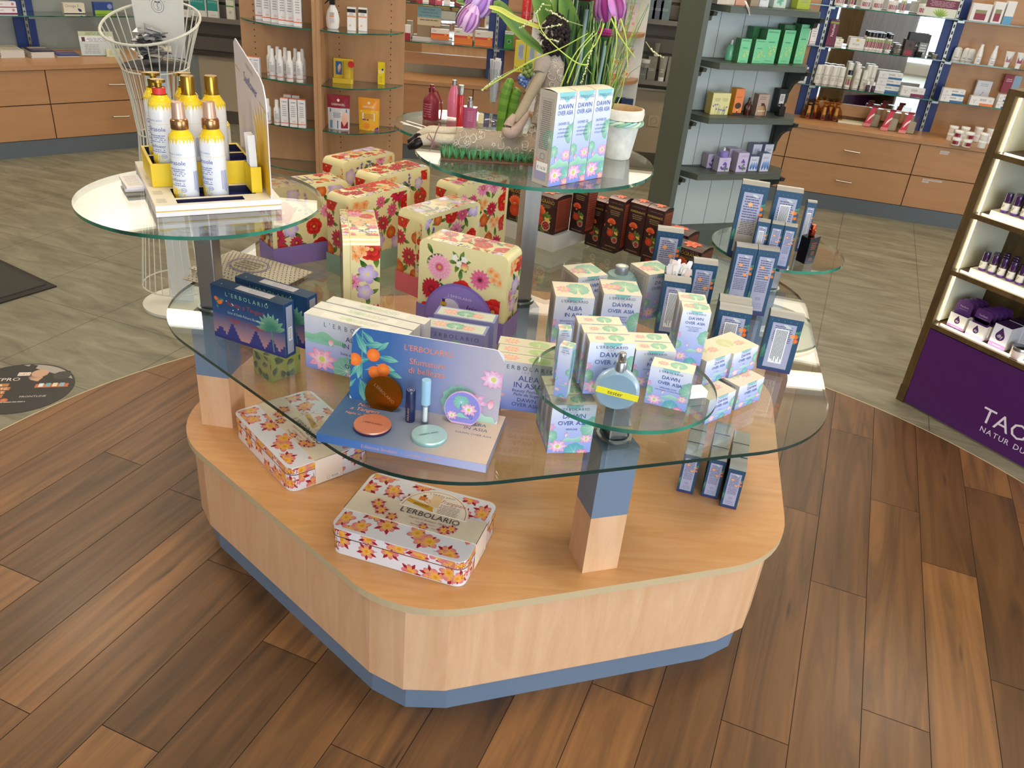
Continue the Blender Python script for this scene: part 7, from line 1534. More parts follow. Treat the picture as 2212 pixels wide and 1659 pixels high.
for i, q_ in enumerate([(624, 262), (642, 264)]): stand(dup(sc2, None, None, 'white sun lotion carton in the second line of the lower left curved shelf, %s' % ('left', 'right')[i]), *q_, .45, 5, .0)
def sbot(f): f.o += .0004; f.rect(f.W * .3, f.H * .06, f.W * .7, f.H * .11, '#e0806c', n=6); f.ring(f.W * .46, f.H * .82, f.W * .03, f.W * .009, '#3a5aa8', 10); f.lines(f.W * .42, f.H * .3, f.W * .58, f.H * .72, 6, '#a4a4b0')
b_sp = bottle([(0, 0), (.0185, 0), (.019, .002), (.019, .095), (.016, .106), (.0115, .112), (.0105, .15), (.008, .156), (0, .157)], 'x', name='sun_bottle', art=sbot, R=.019, h=.09)
row(b_sp, [(590, 170), (607, 173), (627, 176), (648, 178)], .69, 5, 'white sun spray bottle, front line, left middle curved shelf, %s')
for i, q_ in enumerate([(585, 163), (602, 165), (618, 167), (640, 169), (655, 170)]): o = stand(dup(b_sp, None, None, 'white sun spray bottle, back line, left middle curved shelf, %s' % NTH[i]), *q_, .69, 5)
for i, q_ in enumerate([(541, 168), (556, 170)]): o = stand(dup(sb_, None, None, 'short white sun lotion carton with orange top on the left middle curved shelf, %s' % ('left', 'right')[i]), *q_, .69, 5); o.scale = (.9, .9, .62)
for i, q_ in enumerate([(580, 266), (600, 269)]): o = stand(dup(b_sp, None, None, 'white sun bottle on the lower left curved shelf, %s one' % ('left', 'right')[i]), *q_, .45, 5); o.scale = (1, 1, .86)
for i, x in enumerate((752, 776)):
    o = small(.044, .028, .115, 'white sun carton with a black top label on the upper right curved shelf, %s' % ('left', 'right')[i], bg='#eeeef0', bands=((.78, .93, '#16161c'), (.58, .64, '#e59a68')), lines=(.2, .65, .8, .76, 2, '#8a8a90'), extra=lambda f: f.disc(f.W * .35, f.H * .22, f.W * .12, '#eebb86')); stand(o, x + 8, 66 + i, .97, 3)
T = empty('spray_bottle', (0, 0, 0), 3, 'white trigger spray sun bottle with black head on the upper right curved shelf', 'bottle'); stand(T, 719, 62, .97, 3)
m = MB(); m.lathe([(0, 0), (.028, 0), (.034, .01), (.037, .05), (.03, .085), (.015, .112), (.013, .118)], 22, '#eeeef2', 'gloss', sy=.6); f = Fr(m, lambda u, v, o: (-.02 + u, -.0232 - o, .02 + v), .04, .08); f.rect(.008, .04, .032, .062, '#b9b4b4'); f.rect(.008, .038, .032, .046, '#e59a68'); f.disc(.01, .006, .005, '#eebb86'); f.lines(.006, .01, .034, .034, 4, '#b0b0b8'); m.build('bottle_body', T)
m = MB(); m.box(-.014, .014, -.012, .012, .118, .16, '#14141a', 'gloss'); m.slab([(-.014, -.006, .15), (-.042, -.006, .12), (-.038, -.006, .118), (-.014, -.006, .138)], (0, 1, 0), .01, '#14141a', 'gloss'); m.build('trigger_head', T)
def pouch(w_, h, c1, c2, label, txt, art=None):
    m = MB(); n_ = 8; y = lambda u, v: -.016 * math.sin(math.pi * u) * (1 - v) ** .6
    g = lambda i, j: ((-w_ / 2 + w_ * i / n_) * (1 - .08 * (1 - j / n_)), y(i / n_, j / n_), h * j / n_)
    for j in range(n_):
        for i in range(n_): c = c1 if j >= n_ * .62 else c2; m.face([g(i, j), g(i + 1, j), g(i + 1, j + 1), g(i, j + 1)], c, 'gloss', True); m.face([(a, .004 + (.012 * (1 - j / n_)), b_) for a, _, b_ in (g(i, j), g(i, j + 1), g(i + 1, j + 1), g(i + 1, j))], c, 'gloss', True)
    f = Fr(m, lambda u, v, o: (-w_ / 2 + u, y(max(0, min(1, u / w_)), v / h) - o - .0008, v), w_, h, 'gloss')
    f.petal(w_ * .5, h * .80, 90, h * .10, w_ * .13, '#f0e0d8', '#f0e0d8'); f.text(txt, w_ * .5, h * .70, h * .06, '#f2e6dc', maxw=w_ * .8)
    if art: art(f)
    return tag(m.build('pouch'), label, 'pouch')
def pa1(f): W, H = f.W, f.H; f.rect(W * .12, H * .5, W * .88, H * .6, '#4a6a94'); f.rect(W * .2, H * .32, W * .66, H * .52, '#e3e2e8'); f.lines(W * .24, H * .34, W * .62, H * .5, 4, '#7c88a8'); f.rect(W * .12, H * .03, W * .5, H * .26, '#5c8aa8'); f.petal(W * .75, H * .1, 85, H * .45, W * .3, '#e2a89a', '#ecc4b8'); f.rect(W * .62, H * .04, W * .92, H * .24, '#8a1c34')
def pa2(f): W, H = f.W, f.H; f.rect(W * .12, H * .56, W * .9, H * .61, '#e8dca0'); f.rect(W * .2, H * .30, W * .78, H * .54, '#eceaea'); f.lines(W * .24, H * .36, W * .74, H * .52, 4, '#c07a5c'); f.rect(W * .2, H * .31, W * .5, H * .35, '#6a2c7c'); f.disc(W * .4, H * .14, W * .15, '#e88c2c', 12); f.disc(W * .7, H * .14, W * .15, '#f0a82c', 12); f.poly([(W * .55, 0), (W * .95, 0), (W * .95, H * .12)], '#6a2c7c')
stand(pouch(.125, .185, '#8e1d30', '#d8d4dc', 'dark red stand-up pouch of foot cream masks, lower right curved shelf', 'DERMASEL', pa1), 732, 279, .45, 3); stand(pouch(.12, .175, '#e8961c', '#e8b42c', 'orange stand-up pouch, right of the dark red one on the lower right curved shelf', 'DERMASEL', pa2), 797, 281, .45, 3)
o = small(.037, .028, .118, 'yellow 50+ sun carton standing alone on the middle right curved shelf', bg='#e6cc14', txt=(('50+', .5, .5, .018, '#f4f0e0'),), lines=(.15, .08, .7, .38, 6, '#a8941c'), extra=lambda f: f.disc(f.W * .7, f.H * .68, f.W * .17, '#1c4a98', 14)); stand(o, 824, 182, .69, 3)
T = empty('gift_pack', (0, 0, 0), 3, 'yellow sun care gift pack wrapped in clear foil on the middle right curved shelf', 'gift pack'); stand(T, 742, 179, .69, 3)
m = MB(); m.box(-.055, .055, -.028, .02, 0, .026, '#e2c21c', 'card'); m.box(-.055, .055, .008, .012, .026, .125, '#e2c21c', 'card'); f = Fr(m, lambda u, v, o: (-.05 + u, .008 - o, .03 + v), .1, .09); f.rect(.006, .01, .04, .08, '#2c5cac'); f.petal(.022, .02, 80, .05, .018, '#e0b890', '#f0ece4'); m.build('backing_card', T)
m = MB(); m.lathe([(0, .027), (.02, .027), (.021, .07), (.024, .118), (0, .119)], 18, '#e0c23c', 'gloss', c=(.022, -.01, 0), sy=.6); m.build('yellow_tube', T); m = MB(); P = rrect(.118, .058, .012, 4); m.prism(P, -.0, .128, '#fff', 'film', T=False, U=False); m.build('clear_wrap', T); m = MB(); m.slab([(.048 + .018 * math.cos(i * .524), -.031, .105 + .018 * math.sin(i * .524)) for i in range(12)], (0, 1, 0), .001, '#c8202c', 'card'); m.build('red_sticker', T)
# left wall --------------------------------------------------------------
LZ, CZ = .78, .545
for i, (x, y, w_, h_, bg, bands, txt, lb) in enumerate([
 (163, 30, .13, .063, '#dcd4c4', ((0, .05, '#1c2c54'),), (('Omega 3', .4, .62, .016, '#6a6a74'),), 'cream carton with a blue fish ring on the glass shelf over the left drawers'),
 (227, 31, .12, .072, '#2c4c94', ((0, .32, '#8ab43c'),), (), 'blue and green carton on the glass shelf beside the fish ring carton'),
 (14, 30, .13, .034, '#e4dfe4', ((0, .14, '#8a2c54'),), (('Eisen', .3, .45, .012, '#8a8a94'),), 'lower white and magenta carton at the left picture edge')]):
    o = small(w_, .045, h_, lb, bg=bg, bands=bands, txt=txt, extra=(lambda f: (f.ring(f.W * .82, f.H * .32, f.H * .22, f.H * .07, '#e8e2d0', 16), f.petal(f.W * .66, f.H * .5, -40, f.H * .5, f.H * .3, '#2c3c6c', '#2c3c6c'))) if i == 0 else (lambda f: f.disc(f.W * .82, f.H * .65, f.H * .22, '#8a9cd0', 16)) if i == 1 else (lambda f: f.disc(f.W * .85, f.H * .6, f.H * .25, '#b88494', 12))); stand(o, x, y, LZ, LY, .03)
    if i == 2: o2 = dup(o, o.location + Vector((0, 0, .035)), LY, 'upper white and magenta carton at the left picture edge')
for (x, y, c1, lb, rz, n_) in ((30, 126, '#c8c2ae', 'stack of white magazines at the left end of the drawer counter', LY, 9), (95, 126, '#2c2838', 'stack of dark covered magazines left of the flat blue leaflets', LY, 8), (150, 124, '#33407a', 'flat pile of dark blue leaflets on the left drawer counter', LY - 4, 2)):
    m = MB(); [m.box(-.068 + .002 * (k % 3), .066 + .002 * (k % 2), -.10, .10, k * .005, k * .005 + .0045, '#d6d2cc' if k < n_ - 1 else c1, 'card') for k in range(n_)]; f = Fr(m, lambda u, v, o, n_=n_: (-.066 + u, -.1 + v, n_ * .005 - .0005 + o), .13, .2); f.lines(.02, .03, .14, .10, 4, '#8a86a0'); f.rect(.02, .12, .14, .18, '#a89c8c' if n_ > 2 else '#a06a78'); o = tag(m.build('magazine_stack'), lb, 'magazines'); o['group'] = 'printed matter on the left counter'; stand(o, x, y, CZ, rz, .11)
T = empty('leaflet_holder', (0, 0, 0), LY, 'clear holder with a pale green and white info sheet on the left counter', 'leaflet holder'); stand(T, 215, 121, CZ, LY - 5, .0); T.rotation_euler = (math.radians(-12), 0, math.radians(LY - 8))
m = MB(); m.box(-.105, .105, 0, .003, .003, .15, '#e6e6ea', 'card'); f = Fr(m, lambda u, v, o: (-.105 + u, -o, .003 + v), .21, .147); f.rect(0, .118, .21, .147, '#b4c2a4'); f.lines(.03, .125, .19, .142, 2, '#6f8060'); f.rect(.015, .085, .035, .112, '#4c2c34'); f.lines(.045, .085, .19, .11, 3, '#8a8aa0'); f.lines(.02, .01, .12, .07, 6, '#a9a9b8'); m.build('info_sheet', T)
m = MB(); m.box(-.108, .108, -.004, -.002, 0, .09, '#fff', 'clear'); m.box(-.108, .108, -.004, .02, 0, .002, '#fff', 'clear'); m.build('clear_stand', T)
o = small(.085, .015, .05, 'small pale green card holder in front of the info sheet', bg='#d4dcb8', lines=(.15, .2, .85, .8, 5, '#98a880'), cat='card holder', name='card_holder'); stand(o, 243, 121, CZ, LY - 5, -.03)
for i, (x, y, w_, c2) in enumerate(((392, 37, .11, '#4f4b4b'), (425, 39, .12, '#2c8f8a'), (459, 41, .075, '#2c8f8a'))):
    o = small(w_, .03, .17, ('grey', 'large teal', 'narrow teal')[i] + ' and white pouch on the slat wall shelf left of the sun care unit', bg='#dcdcda', bands=((.30, .72, c2),), txt=((('DARM REPAIR', 'DETOX PLUS', 'DETOX PLUS')[i], .5, .60, .012, '#a8d4cc'),), lines=(.3, .12, .75, .15, 1, '#b84454'), cat='pouch', name='pouch'); stand(o, x, y, .765, 0, .03)
o = small(.055, .03, .15, 'white and green carton with a leaf print on the slat wall shelf, right end', bg='#d9d9ce', bands=((.86, 1, '#6f9a44'), (.55, .62, '#6f9a44')), extra=lambda f: leafs(f, f.W * .5, f.H * .32, .014, 5, 30, '#8fa88a', '#8fa88a')); stand(o, 497, 43, .765, 0, .03)
# back mirror shelves ----------------------------------------------------
def sunpk(f): W, H = f.W, f.H; f.rect(0, 0, W, H * .42, '#e07a2c'); f.rect(0, H * .42, W, H * .58, '#d0442c'); f.disc(W * .8, H * .5, H * .13, '#e8b03c', 12, edge='#e08a2c'); f.lines(W * .08, H * .75, W * .3, H * .85, 1, '#6a6a70')
for i, (x, y, w_, h_, lb) in enumerate(((953, 86, .125, .068, 'orange and white sun carton lying on the white tray, back glass shelf'), (1003, 96, .13, .098, 'orange and white sun carton, left of the upright pair on the back shelf'), (1047, 100, .125, .098, 'orange and white sun carton, right of the upright pair on the back shelf'))):
    o = small(w_, .04, h_, lb, bg='#e2dcd6', extra=sunpk); stand(o, x - 3, y, .775 if i else .797, BY, .02)
m = MB(); m.box(-.16, .12, -.04, .04, 0, .02, '#c9c4c6', 'card'); o = tag(m.build('carton_tray'), 'flat white tray under the left sun carton on the back shelf', 'tray'); stand(o, 940, 91, .775, BY, .035)
def beach(f): W, H = f.W, f.H; f.rect(0, 0, W, H * .45, '#8f7a5c'); f.rect(0, H * .45, W, H * .68, '#c9b898'); f.rect(0, H * .68, W, H, '#7fa8b4'); [f.text(t, W * .5, H * (.9 - .09 * i), H * .05, '#2c4c5c', maxw=W * .85) for i, t in enumerate(('MIT SICHER', 'TANKEN SIE NUR', 'DAS GUTE DER SONNE'))]; frangi(f, W * .7, H * .38, W * .1, 20, '#7c3020', '#a84c34', '#8a3c2c'); f.lines(W * .1, H * .58, W * .9, H * .64, 1, '#5c5040')
o = small(.165, .006, .215, 'beach advertising card reading das gute der sonne behind the sun cartons', bg='#c9b898', extra=beach, cat='poster card', name='poster_card'); stand(o, 925, 84, .775, BY, .075)
o = small(.04, .04, .1, 'white and dark red carton at the left end of the back glass shelf', bg='#e8e2e2', bands=((0, .5, '#a02034'),)); stand(o, 880, 88, .775, BY, .02)
o = small(.062, .04, .115, 'green and white carton with a bird print beside the blue rail', bg='#3c9c3c', bands=((.8, 1, '#e6e8e4'),), txt=(('LASEPTON', .4, .86, .010, '#4a5a4c'),), extra=lambda f: (leafs(f, f.W * .5, f.H * .4, .02, 7, 0, '#c9d45c', '#9cc45c'), f.disc(f.W * .5, f.H * .4, .010, '#3c5c98', 10))); stand(o, 1098, 105, .775, BY, .02)
for i, (x, c) in enumerate(((903, '#5c2416'), (916, '#a8283c'), (930, '#e3dedc'), (943, '#8c1c30'), (958, '#c44c5c'), (975, '#dcdce0'), (998, '#7c1420'))):
    o = small(.045, .035, .07 + .02 * (i % 2), 'small %s jar or carton on the upper back glass shelf, %s' % (('brown', 'red', 'white', 'dark red', 'rose', 'pale', 'crimson')[i], NTH[min(i, 6)]), bg=c, lines=(.2, .2, .8, .6, 2, '#d9c8c4')); stand(o, x - 10, 3 + i * 1.3, 1.02, BY, .02)
# white rounded unit behind the flowers
def flor(f, c0='#e89a7c', c1='#d8603c'):
    W, H = f.W, f.H; rg = random.Random(3); [frangi(f, W * rg.uniform(.05, .95), H * rg.choice((.12, .2, .78, .85)), W * .17, rg.uniform(0, 70), '#d8702c', '#eea05c', c1) for _ in range(9)]; f.lines(W * .25, H * .42, W * .75, H * .6, 3, '#b9a0a0')
def ros(f): W, H = f.W, f.H; [blossom(f, W * x, H * y, W * r, '#f2b0ac', '#e88a8c', '#e8c8a8') for x, y, r in ((.4, .86, .2), (.2, .15, .22), (.7, .3, .14), (.5, .5, .08))]; f.text('IRIS', W * .5, H * .62, W * .2, '#d0607c'); f.lines(W * .3, H * .42, W * .7, H * .52, 2, '#c9a8a8')
a_ = (('#e9dcd8', flor), ('#ecdfe0', ros))
for i, (x, y, z, w_, h_, k, lb) in enumerate(((1326, 170, .70, .095, .125, 0, 'orange frangipani carton on the middle rounded shelf, wide one'), (1351, 164, .70, .06, .20, 0, 'orange frangipani carton on the middle rounded shelf, tall one'), (1330, 66, .99, .08, .17, 1, 'rose print carton on the upper rounded shelf, left one'), (1360, 68, .99, .075, .17, 1, 'rose print carton on the upper rounded shelf, right one'))):
    o = small(w_, .05, h_, lb, bg=a_[k][0], extra=a_[k][1], cols=dict(F=a_[k][0], R='#c9c0cc', L=a_[k][0], T=a_[k][0])); stand(o, x, y, z, -8 if k else 0, .03)
for i, x in enumerate((1333, 1350)):
    o = small(.085, .02, .155, 'dark blue good-night pouch on the lowest rounded shelf, %s one' % ('left', 'right')[i], bg='#1c3560', txt=(('GOOX', .62, .3, .028, '#6f9c5c'),), name='pouch', cat='pouch', extra=lambda f: leafs(f, f.W * .3, f.H * .3, .02, 4, 20, '#3f6c4c', '#6f9c5c')); stand(o, x, 262 + i * 3, .41, 10, .03)
o = bottle([(0, 0), (.03, 0), (.03, .13), (.026, .14)], 'red spray can on the upper rounded shelf left of the dark blades', col='#cc2c34', name='spray_can', cat='spray can', art=lambda f: (f.rect(f.W * .42, f.H * .05, f.W * .52, f.H * .1, '#efe6e2'), f.lines(f.W * .4, f.H * .3, f.W * .6, f.H * .5, 3, '#e88a84'), f.line(f.W * .46, f.H * .75, f.W * .53, f.H, .006, '#e8b04c')), R=.03, h=.12); stand(o, 1135, 50, .99, 0)
for i, x in enumerate((1120, 1144)): o = small(.07, .05, .19, 'yellow meadow print carton on the rounded shelf beside the dark blades, %s' % ('left', 'right')[i], bg='#d6c83c', extra=lambda f: (f.rect(f.W * .3, f.H * .42, f.W * .8, f.H * .9, '#a9b8cc'), f.lines(f.W * .35, f.H * .45, f.W * .75, f.H * .86, 6, '#6f7c90', vert=True), [leafs(f, f.W * q_, f.H * .12, .015, 3, 50 * q_, '#5c6c2c', '#7c7c3c') for q_ in (.2, .45, .7)])); stand(o, x, 160 + i, .70, 0, .03)
# grey skincare on the dark slat wall
GY = 6.41
for i, (x, y, w_, h_, c, lb) in enumerate(((1400, 162, .07, .085, '#8a8a80', 'grey carton under a white lidded jar on the lower slat wall shelf'), (1405, 163, .062, .16, '#7f7d72', 'slim grey carton with a tube on top, lower slat wall shelf'), (1452, 170, .078, .18, '#85837a', 'wide grey skincare carton on the lower slat wall shelf'))):
    pass
gb = dict(lines=(.2, .38, .8, .5, 2, '#b9b7ac'))
def gc_(px, py, z, w_, h_, c, lb, ln='#b4b2a6'): o = small(w_, .045, h_, lb, bg=c, lines=(.15, .40, .85, .52, 2, ln), extra=lambda f: f.ring(f.W * .78, f.H * .86, f.W * .12, f.W * .02, ln, 14)); p = vp(px, py, (0, 1, 0), (0, GY - .02, 0)); o.location = (p.x, GY, z + .0008); return o
gc_(1386, 168, .635, .07, .085, '#7c7e76', 'grey carton under a white lidded jar on the lower slat wall shelf'); gc_(1405, 165, .635, .065, .165, '#7d7b70', 'slim grey carton with a tube on top, lower slat wall shelf'); gc_(1450, 170, .635, .085, .175, '#85837a', 'wide grey skincare carton on the lower slat wall shelf')
for i, x in enumerate((1401, 1417, 1433)): gc_(x, 48, 1.04, .07, .155, ('#6f8488', '#5c6478', '#6c8086')[i], 'blue-grey skincare carton on the upper slat wall shelf, %s' % NTH[i], '#9cacb0')
def at_w(o, px, z): p = vp(px, 170, (0, 1, 0), (0, GY, 0)); o.location = (p.x, GY - .01, z + .0008); return o
at_w(bottle([(0, 0), (.02, 0), (.022, .03), (.03, .16), (.031, .175), (.0, .176)], 'grey cosmetic tube with white foot cap standing on the lower slat wall shelf', name='tube', cat='tube', cols=['#e8e8e6', '#e8e8e6', '#9a988c', '#9a988c', '#9a988c'], sy=.7, art=lambda f: f.lines(.01, .05, .035, .08, 2, '#d9d7cc'), R=.026), 1427, .635)
at_w(bottle([(0, 0), (.024, 0), (.024, .075), (.012, .088), (.010, .10), (.004, .102), (.004, .12), (0, .121)], 'grey pump bottle at the right of the lower slat wall shelf', name='pump_bottle', cols=['#8f8d84'] * 4 + ['#eee'] * 3, art=lambda f: f.lines(f.W * .4, .02, f.W * .6, .05, 2, '#d9d7cc'), R=.024), 1474, .635)
at_w(bottle([(0, 0), (.035, 0), (.035, .03), (.036, .032), (.036, .055), (0, .056)], 'white lidded grey jar standing on the short grey carton', name='jar', cat='jar', cols=['#9a988f', '#9a988f', '#e9e9e6', '#e9e9e6', '#e9e9e6']), 1388, .722)
at_w(bottle([(0, 0), (.014, 0), (.016, .02), (.024, .09), (0, .091)], 'small upside-down grey tube standing on the slim grey carton', name='tube', cat='tube', cols=['#e8e8e6', '#e8e8e6', '#8a887e', '#8a887e'], sy=.6), 1408, .802)
at_w(bottle([(0, 0), (.018, 0), (.018, .10), (.012, .11), (.011, .15), (0, .151)], 'dark teal bottle with white cap on the upper slat wall shelf', name='bottle', cols=['#2c4c60'] * 3 + ['#e9e9ec'] * 2), 1453, 1.04)
T = empty('tube_display', (0, 0, 0), 0, 'teal counter tray with three slim tubes, upper slat wall shelf', 'display'); p = vp(1484, 50, (0, 1, 0), (0, GY, 0)); T.location = (p.x, GY, 1.0408)
m = MB(); m.box(-.065, .065, -.04, .04, 0, .035, '#1f4c58', 'card'); f = ffront(m, .13, .08, .035); f.text('DOLOMIA', .065, .01, .014, '#dfe8e8'); m.box(-.065, .065, .03, .034, .035, .19, '#6a4c3c', 'card'); m.build('display_tray', T)
for k in range(3): m = MB(); x = -.04 + .04 * k; m.box(x - .012, x + .012, -.006, -.004, .035, .15, '#d9d4cc', 'card'); m.tube([(x + .012, 0, .035), (x + .012, 0, .14)], .008, '#1f5c7c', 'gloss', 8); m.build('slim_tube', T)
# green tower goods -------------------------------------------------------
def gsh(o, px, py, z, rz=GYW, dy=0): return stand(o, px, py, z, rz, dy)
def jade(f): W, H = f.W, f.H; rg = random.Random(2); [blossom(f, W * rg.uniform(.1, .9), H * rg.uniform(.2, .5), W * .09, '#b4d88c', '#8fc070') for _ in range(14)]; f.text("L'ERBOLARIO", W * .5, H * .9, W * .1, '#3f8a68', maxw=W * .8); f.lines(W * .25, H * .6, W * .75, H * .66, 1, '#3f8a68'); f.lines(W * .15, H * .05, W * .85, H * .1, 2, '#5aa878')
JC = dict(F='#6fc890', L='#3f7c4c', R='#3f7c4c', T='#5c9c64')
for px, py, w_, d, h, lb, dy in ((1599, 136, .062, .05, .115, 'small green jade print carton on the second tower shelf, left one', 0), (1630, 137, .062, .05, .115, 'small green jade print carton on the second tower shelf, right one', 0), (1652, 137, .078, .06, .165, 'large green jade print carton, left of the tall three on the tower', -.005), (1688, 138, .07, .06, .165, 'large green jade print carton, middle of the tall three on the tower', .0), (1719, 138, .06, .06, .195, 'tallest green jade print carton at the right on the tower', .0)):
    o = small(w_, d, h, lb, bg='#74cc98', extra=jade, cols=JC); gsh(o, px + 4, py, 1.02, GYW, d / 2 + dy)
for i, (px, py, w_) in enumerate(((1636, 120, .08), (1662, 118, .08), (1700, 112, .07))):
    o = small(w_, .05, .165 + .02 * (i == 2), 'dark green jade carton side in the rear line on the tower, %s' % NTH[i], bg='#3f7c4c', cols=JC); gsh(o, px, py, 1.02, GYW, .05)
gsh(bottle([(0, 0), (.022, 0), (.024, .01), (.024, .055), (.018, .07), (.008, .076), (.006, .08), (.006, .098), (0, .099)], 'mint green glass spray bottle standing alone on the tower shelf', name='spray_bottle', cols=['#7cd0a4'] * 5 + ['#e6eef0'] * 3, art=lambda f: f.lines(f.W * .45, .02, f.W * .6, .04, 3, '#5ca884'), R=.024), 1574, 130, 1.02)
def meadow(f): W, H = f.W, f.H; rg = random.Random(6); [f.line(W * x, 0, W * x + rg.uniform(-.005, .005), H * rg.uniform(.25, .5), .0012, '#5c7c3c') for x in [rg.random() for _ in range(16)]]; [blossom(f, W * rg.random(), H * rg.uniform(.2, .5), .0055, '#6c5cac', '#8c7cc8') for _ in range(9)]; f.lines(W * .15, H * .62, W * .45, H * .78, 3, '#b4a87c'); f.lines(W * .58, H * .62, W * .88, H * .78, 3, '#b4a87c')
o = small(.11, .055, .11, 'pale yellow carton with violet meadow flowers on the third tower shelf', bg='#e2dc9c', extra=meadow, cols=dict(F='#e2dc9c', L='#d0b85c', R='#d0b85c', T='#e8e4b0')); gsh(o, 1552, 248, .75, GYW, .028)
o = small(.055, .05, .135, 'orange carton with a tree at sunset beside the meadow print carton', bg='#e88444', extra=lambda f: (f.disc(f.W * .5, f.H * .36, f.W * .36, '#4a2414', 16, ry=f.H * .12), f.rect(f.W * .44, f.H * .08, f.W * .56, f.H * .36, '#4a2414'), f.rect(0, 0, f.W, f.H * .09, '#3a1c14'), f.disc(f.W * .5, f.H * .2, f.W * .1, '#f8c060', 10), f.text('EBANO', f.W * .5, f.H * .66, .007, '#5c2c1c')), cols=dict(F='#e88444', L='#d89a20', R='#c8701c', T='#e8a030')); gsh(o, 1590, 249, .75, GYW, .026)
T = gsh(empty('perfume_bottle', (0, 0, 0), 0, 'dark amber oval bottle with a brown ribbon on the third tower shelf', 'perfume bottle'), 1612, 248, .75); m = MB(); m.lathe([(0, 0), (.02, 0), (.024, .015), (.024, .045), (.016, .06), (.008, .065), (.008, .075), (.006, .076), (.006, .09), (0, .091)], 20, '#3c140c', 'gloss', sy=.7); m.build('bottle_body', T); m = MB(); m.tube([(.004, -.018, .07), (-.02, -.024, .03), (-.012, -.03, -.005), (.002, -.035, -.03)], .003, '#6c4438', 'cloth', 5); m.build('ribbon', T)
T = gsh(empty('gift_carton', (0, 0, 0), 0, 'taupe carton with gold coloured perfume print and brown ribbon on the third tower shelf', 'carton'), 1642, 250, .75, GYW, .0); m = MB(); m.box(-.035, .035, 0, .045, 0, .11, '#b49c90', 'card', cols=dict(L='#8f7868')); f = Fr(m, lambda u, v, o: (-.035 + u, -o, v), .07, .11); f.rect(.008, .004, .062, .05, '#b8946a'); f.rect(.026, .05, .045, .066, '#4c2c20'); f.lines(.01, .018, .06, .03, 1, '#e8dcc8'); f.lines(.01, .08, .05, .1, 2, '#8a7468'); m.build('carton_body', T); m = MB(); m.tube([(.01, -.004, .06), (.022, -.008, .03), (.018, -.012, 0), (.02, -.02, -.035)], .003, '#7c4c40', 'cloth', 5); m.build('ribbon', T)
o = small(.05, .045, .13, 'black carton with white label at the right end of the third tower shelf', bg='#14161e', extra=lambda f: f.rect(f.W * .2, f.H * .4, f.W * .85, f.H * .8, '#dcdcdc'), lines=(.3, .5, .75, .75, 4, '#666')); gsh(o, 1687, 240, .75, GYW, .04)
o = bottle([(0, 0), (.026, 0), (.026, .05), (.0, .052)], 'square black perfume bottle before the black carton on the tower', col='#0c0c12', name='perfume_bottle', cat='perfume bottle', seg=4, cap=([(.006, .052), (.006, .064), (0, .065)], '#15151c'), art=None); gsh(o, 1683, 250, .75, GYW + 45, .0)
def viola(f, c=1): W, H = f.W, f.H; rg = random.Random(9); [leafs(f, W * rg.uniform(.2, .8), H * rg.uniform(.15, .45), W * .2, 2, rg.uniform(0, 360), '#4c6c3c', '#8fb060', .8) for _ in range(4)]; [blossom(f, W * rg.uniform(.2, .85), H * rg.uniform(.15, .65), W * .10, '#4c3490', '#6c54b0') for _ in range(9)]; f.text('VIOLETTA', W * .6, H * .8, H * .07, '#9a8cc4')
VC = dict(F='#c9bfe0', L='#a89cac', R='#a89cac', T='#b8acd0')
for px, py, w_, h, lb, dy in ((1543, 366, .065, .075, 'low violet print carton at the far left of the lowest tower shelf', .06), (1562, 371, .075, .075, 'low violet print carton in front with a lilac jar on top', .03), (1600, 372, .07, .105, 'tall violet print carton on the lowest tower shelf', .03), (1588, 350, .07, .105, 'tall violet print carton in the rear of the lowest tower shelf', .05)):
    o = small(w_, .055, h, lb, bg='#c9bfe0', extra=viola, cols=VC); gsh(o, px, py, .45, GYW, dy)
def bluef(f): W, H = f.W, f.H; [f.petal(W * x, H * .05, 80 + 8 * i, H * .55, W * .3, '#3c64b0', '#8fb0e0', round_=True) for i, x in enumerate((.2, .55, .9))]; f.lines(W * .15, H * .7, W * .8, H * .82, 2, '#7c88b0')
for i, (px, py, h, lb, dy) in enumerate(((1628, 371, .08, 'blue wave print carton on the lowest tower shelf, left one', .04), (1650, 371, .10, 'blue wave print carton on the lowest tower shelf, front right with a white ribbon', .03), (1660, 352, .13, 'blue wave print carton in the rear right of the lowest tower shelf', .05), (1638, 348, .13, 'blue wave print carton in the rear middle of the lowest tower shelf', .06))):
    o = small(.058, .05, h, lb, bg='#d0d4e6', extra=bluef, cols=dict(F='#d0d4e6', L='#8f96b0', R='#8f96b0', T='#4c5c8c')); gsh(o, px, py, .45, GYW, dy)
T = gsh(empty('fragrance_jar', (0, 0, 0), 0, 'lilac diffuser jar with white spray neck standing on the violet cartons', 'jar'), 1562, 371, .526, GYW); pp_ = at(1562, 371, .45) + ey(GYW) * .03; T.location = (pp_.x, pp_.y, .5265); m = MB(); m.lathe([(0, 0), (.026, 0), (.027, .003), (.027, .028), (.02, .032), (0, .033)], 24, '#8f84cc', 'gloss'); m.build('jar_body', T); m = MB(); m.lathe([(.007, .032), (.007, .045), (.004, .046), (.004, .052), (0, .053)], 14, '#e6e6ea', 'gloss'); m.build('neck', T)
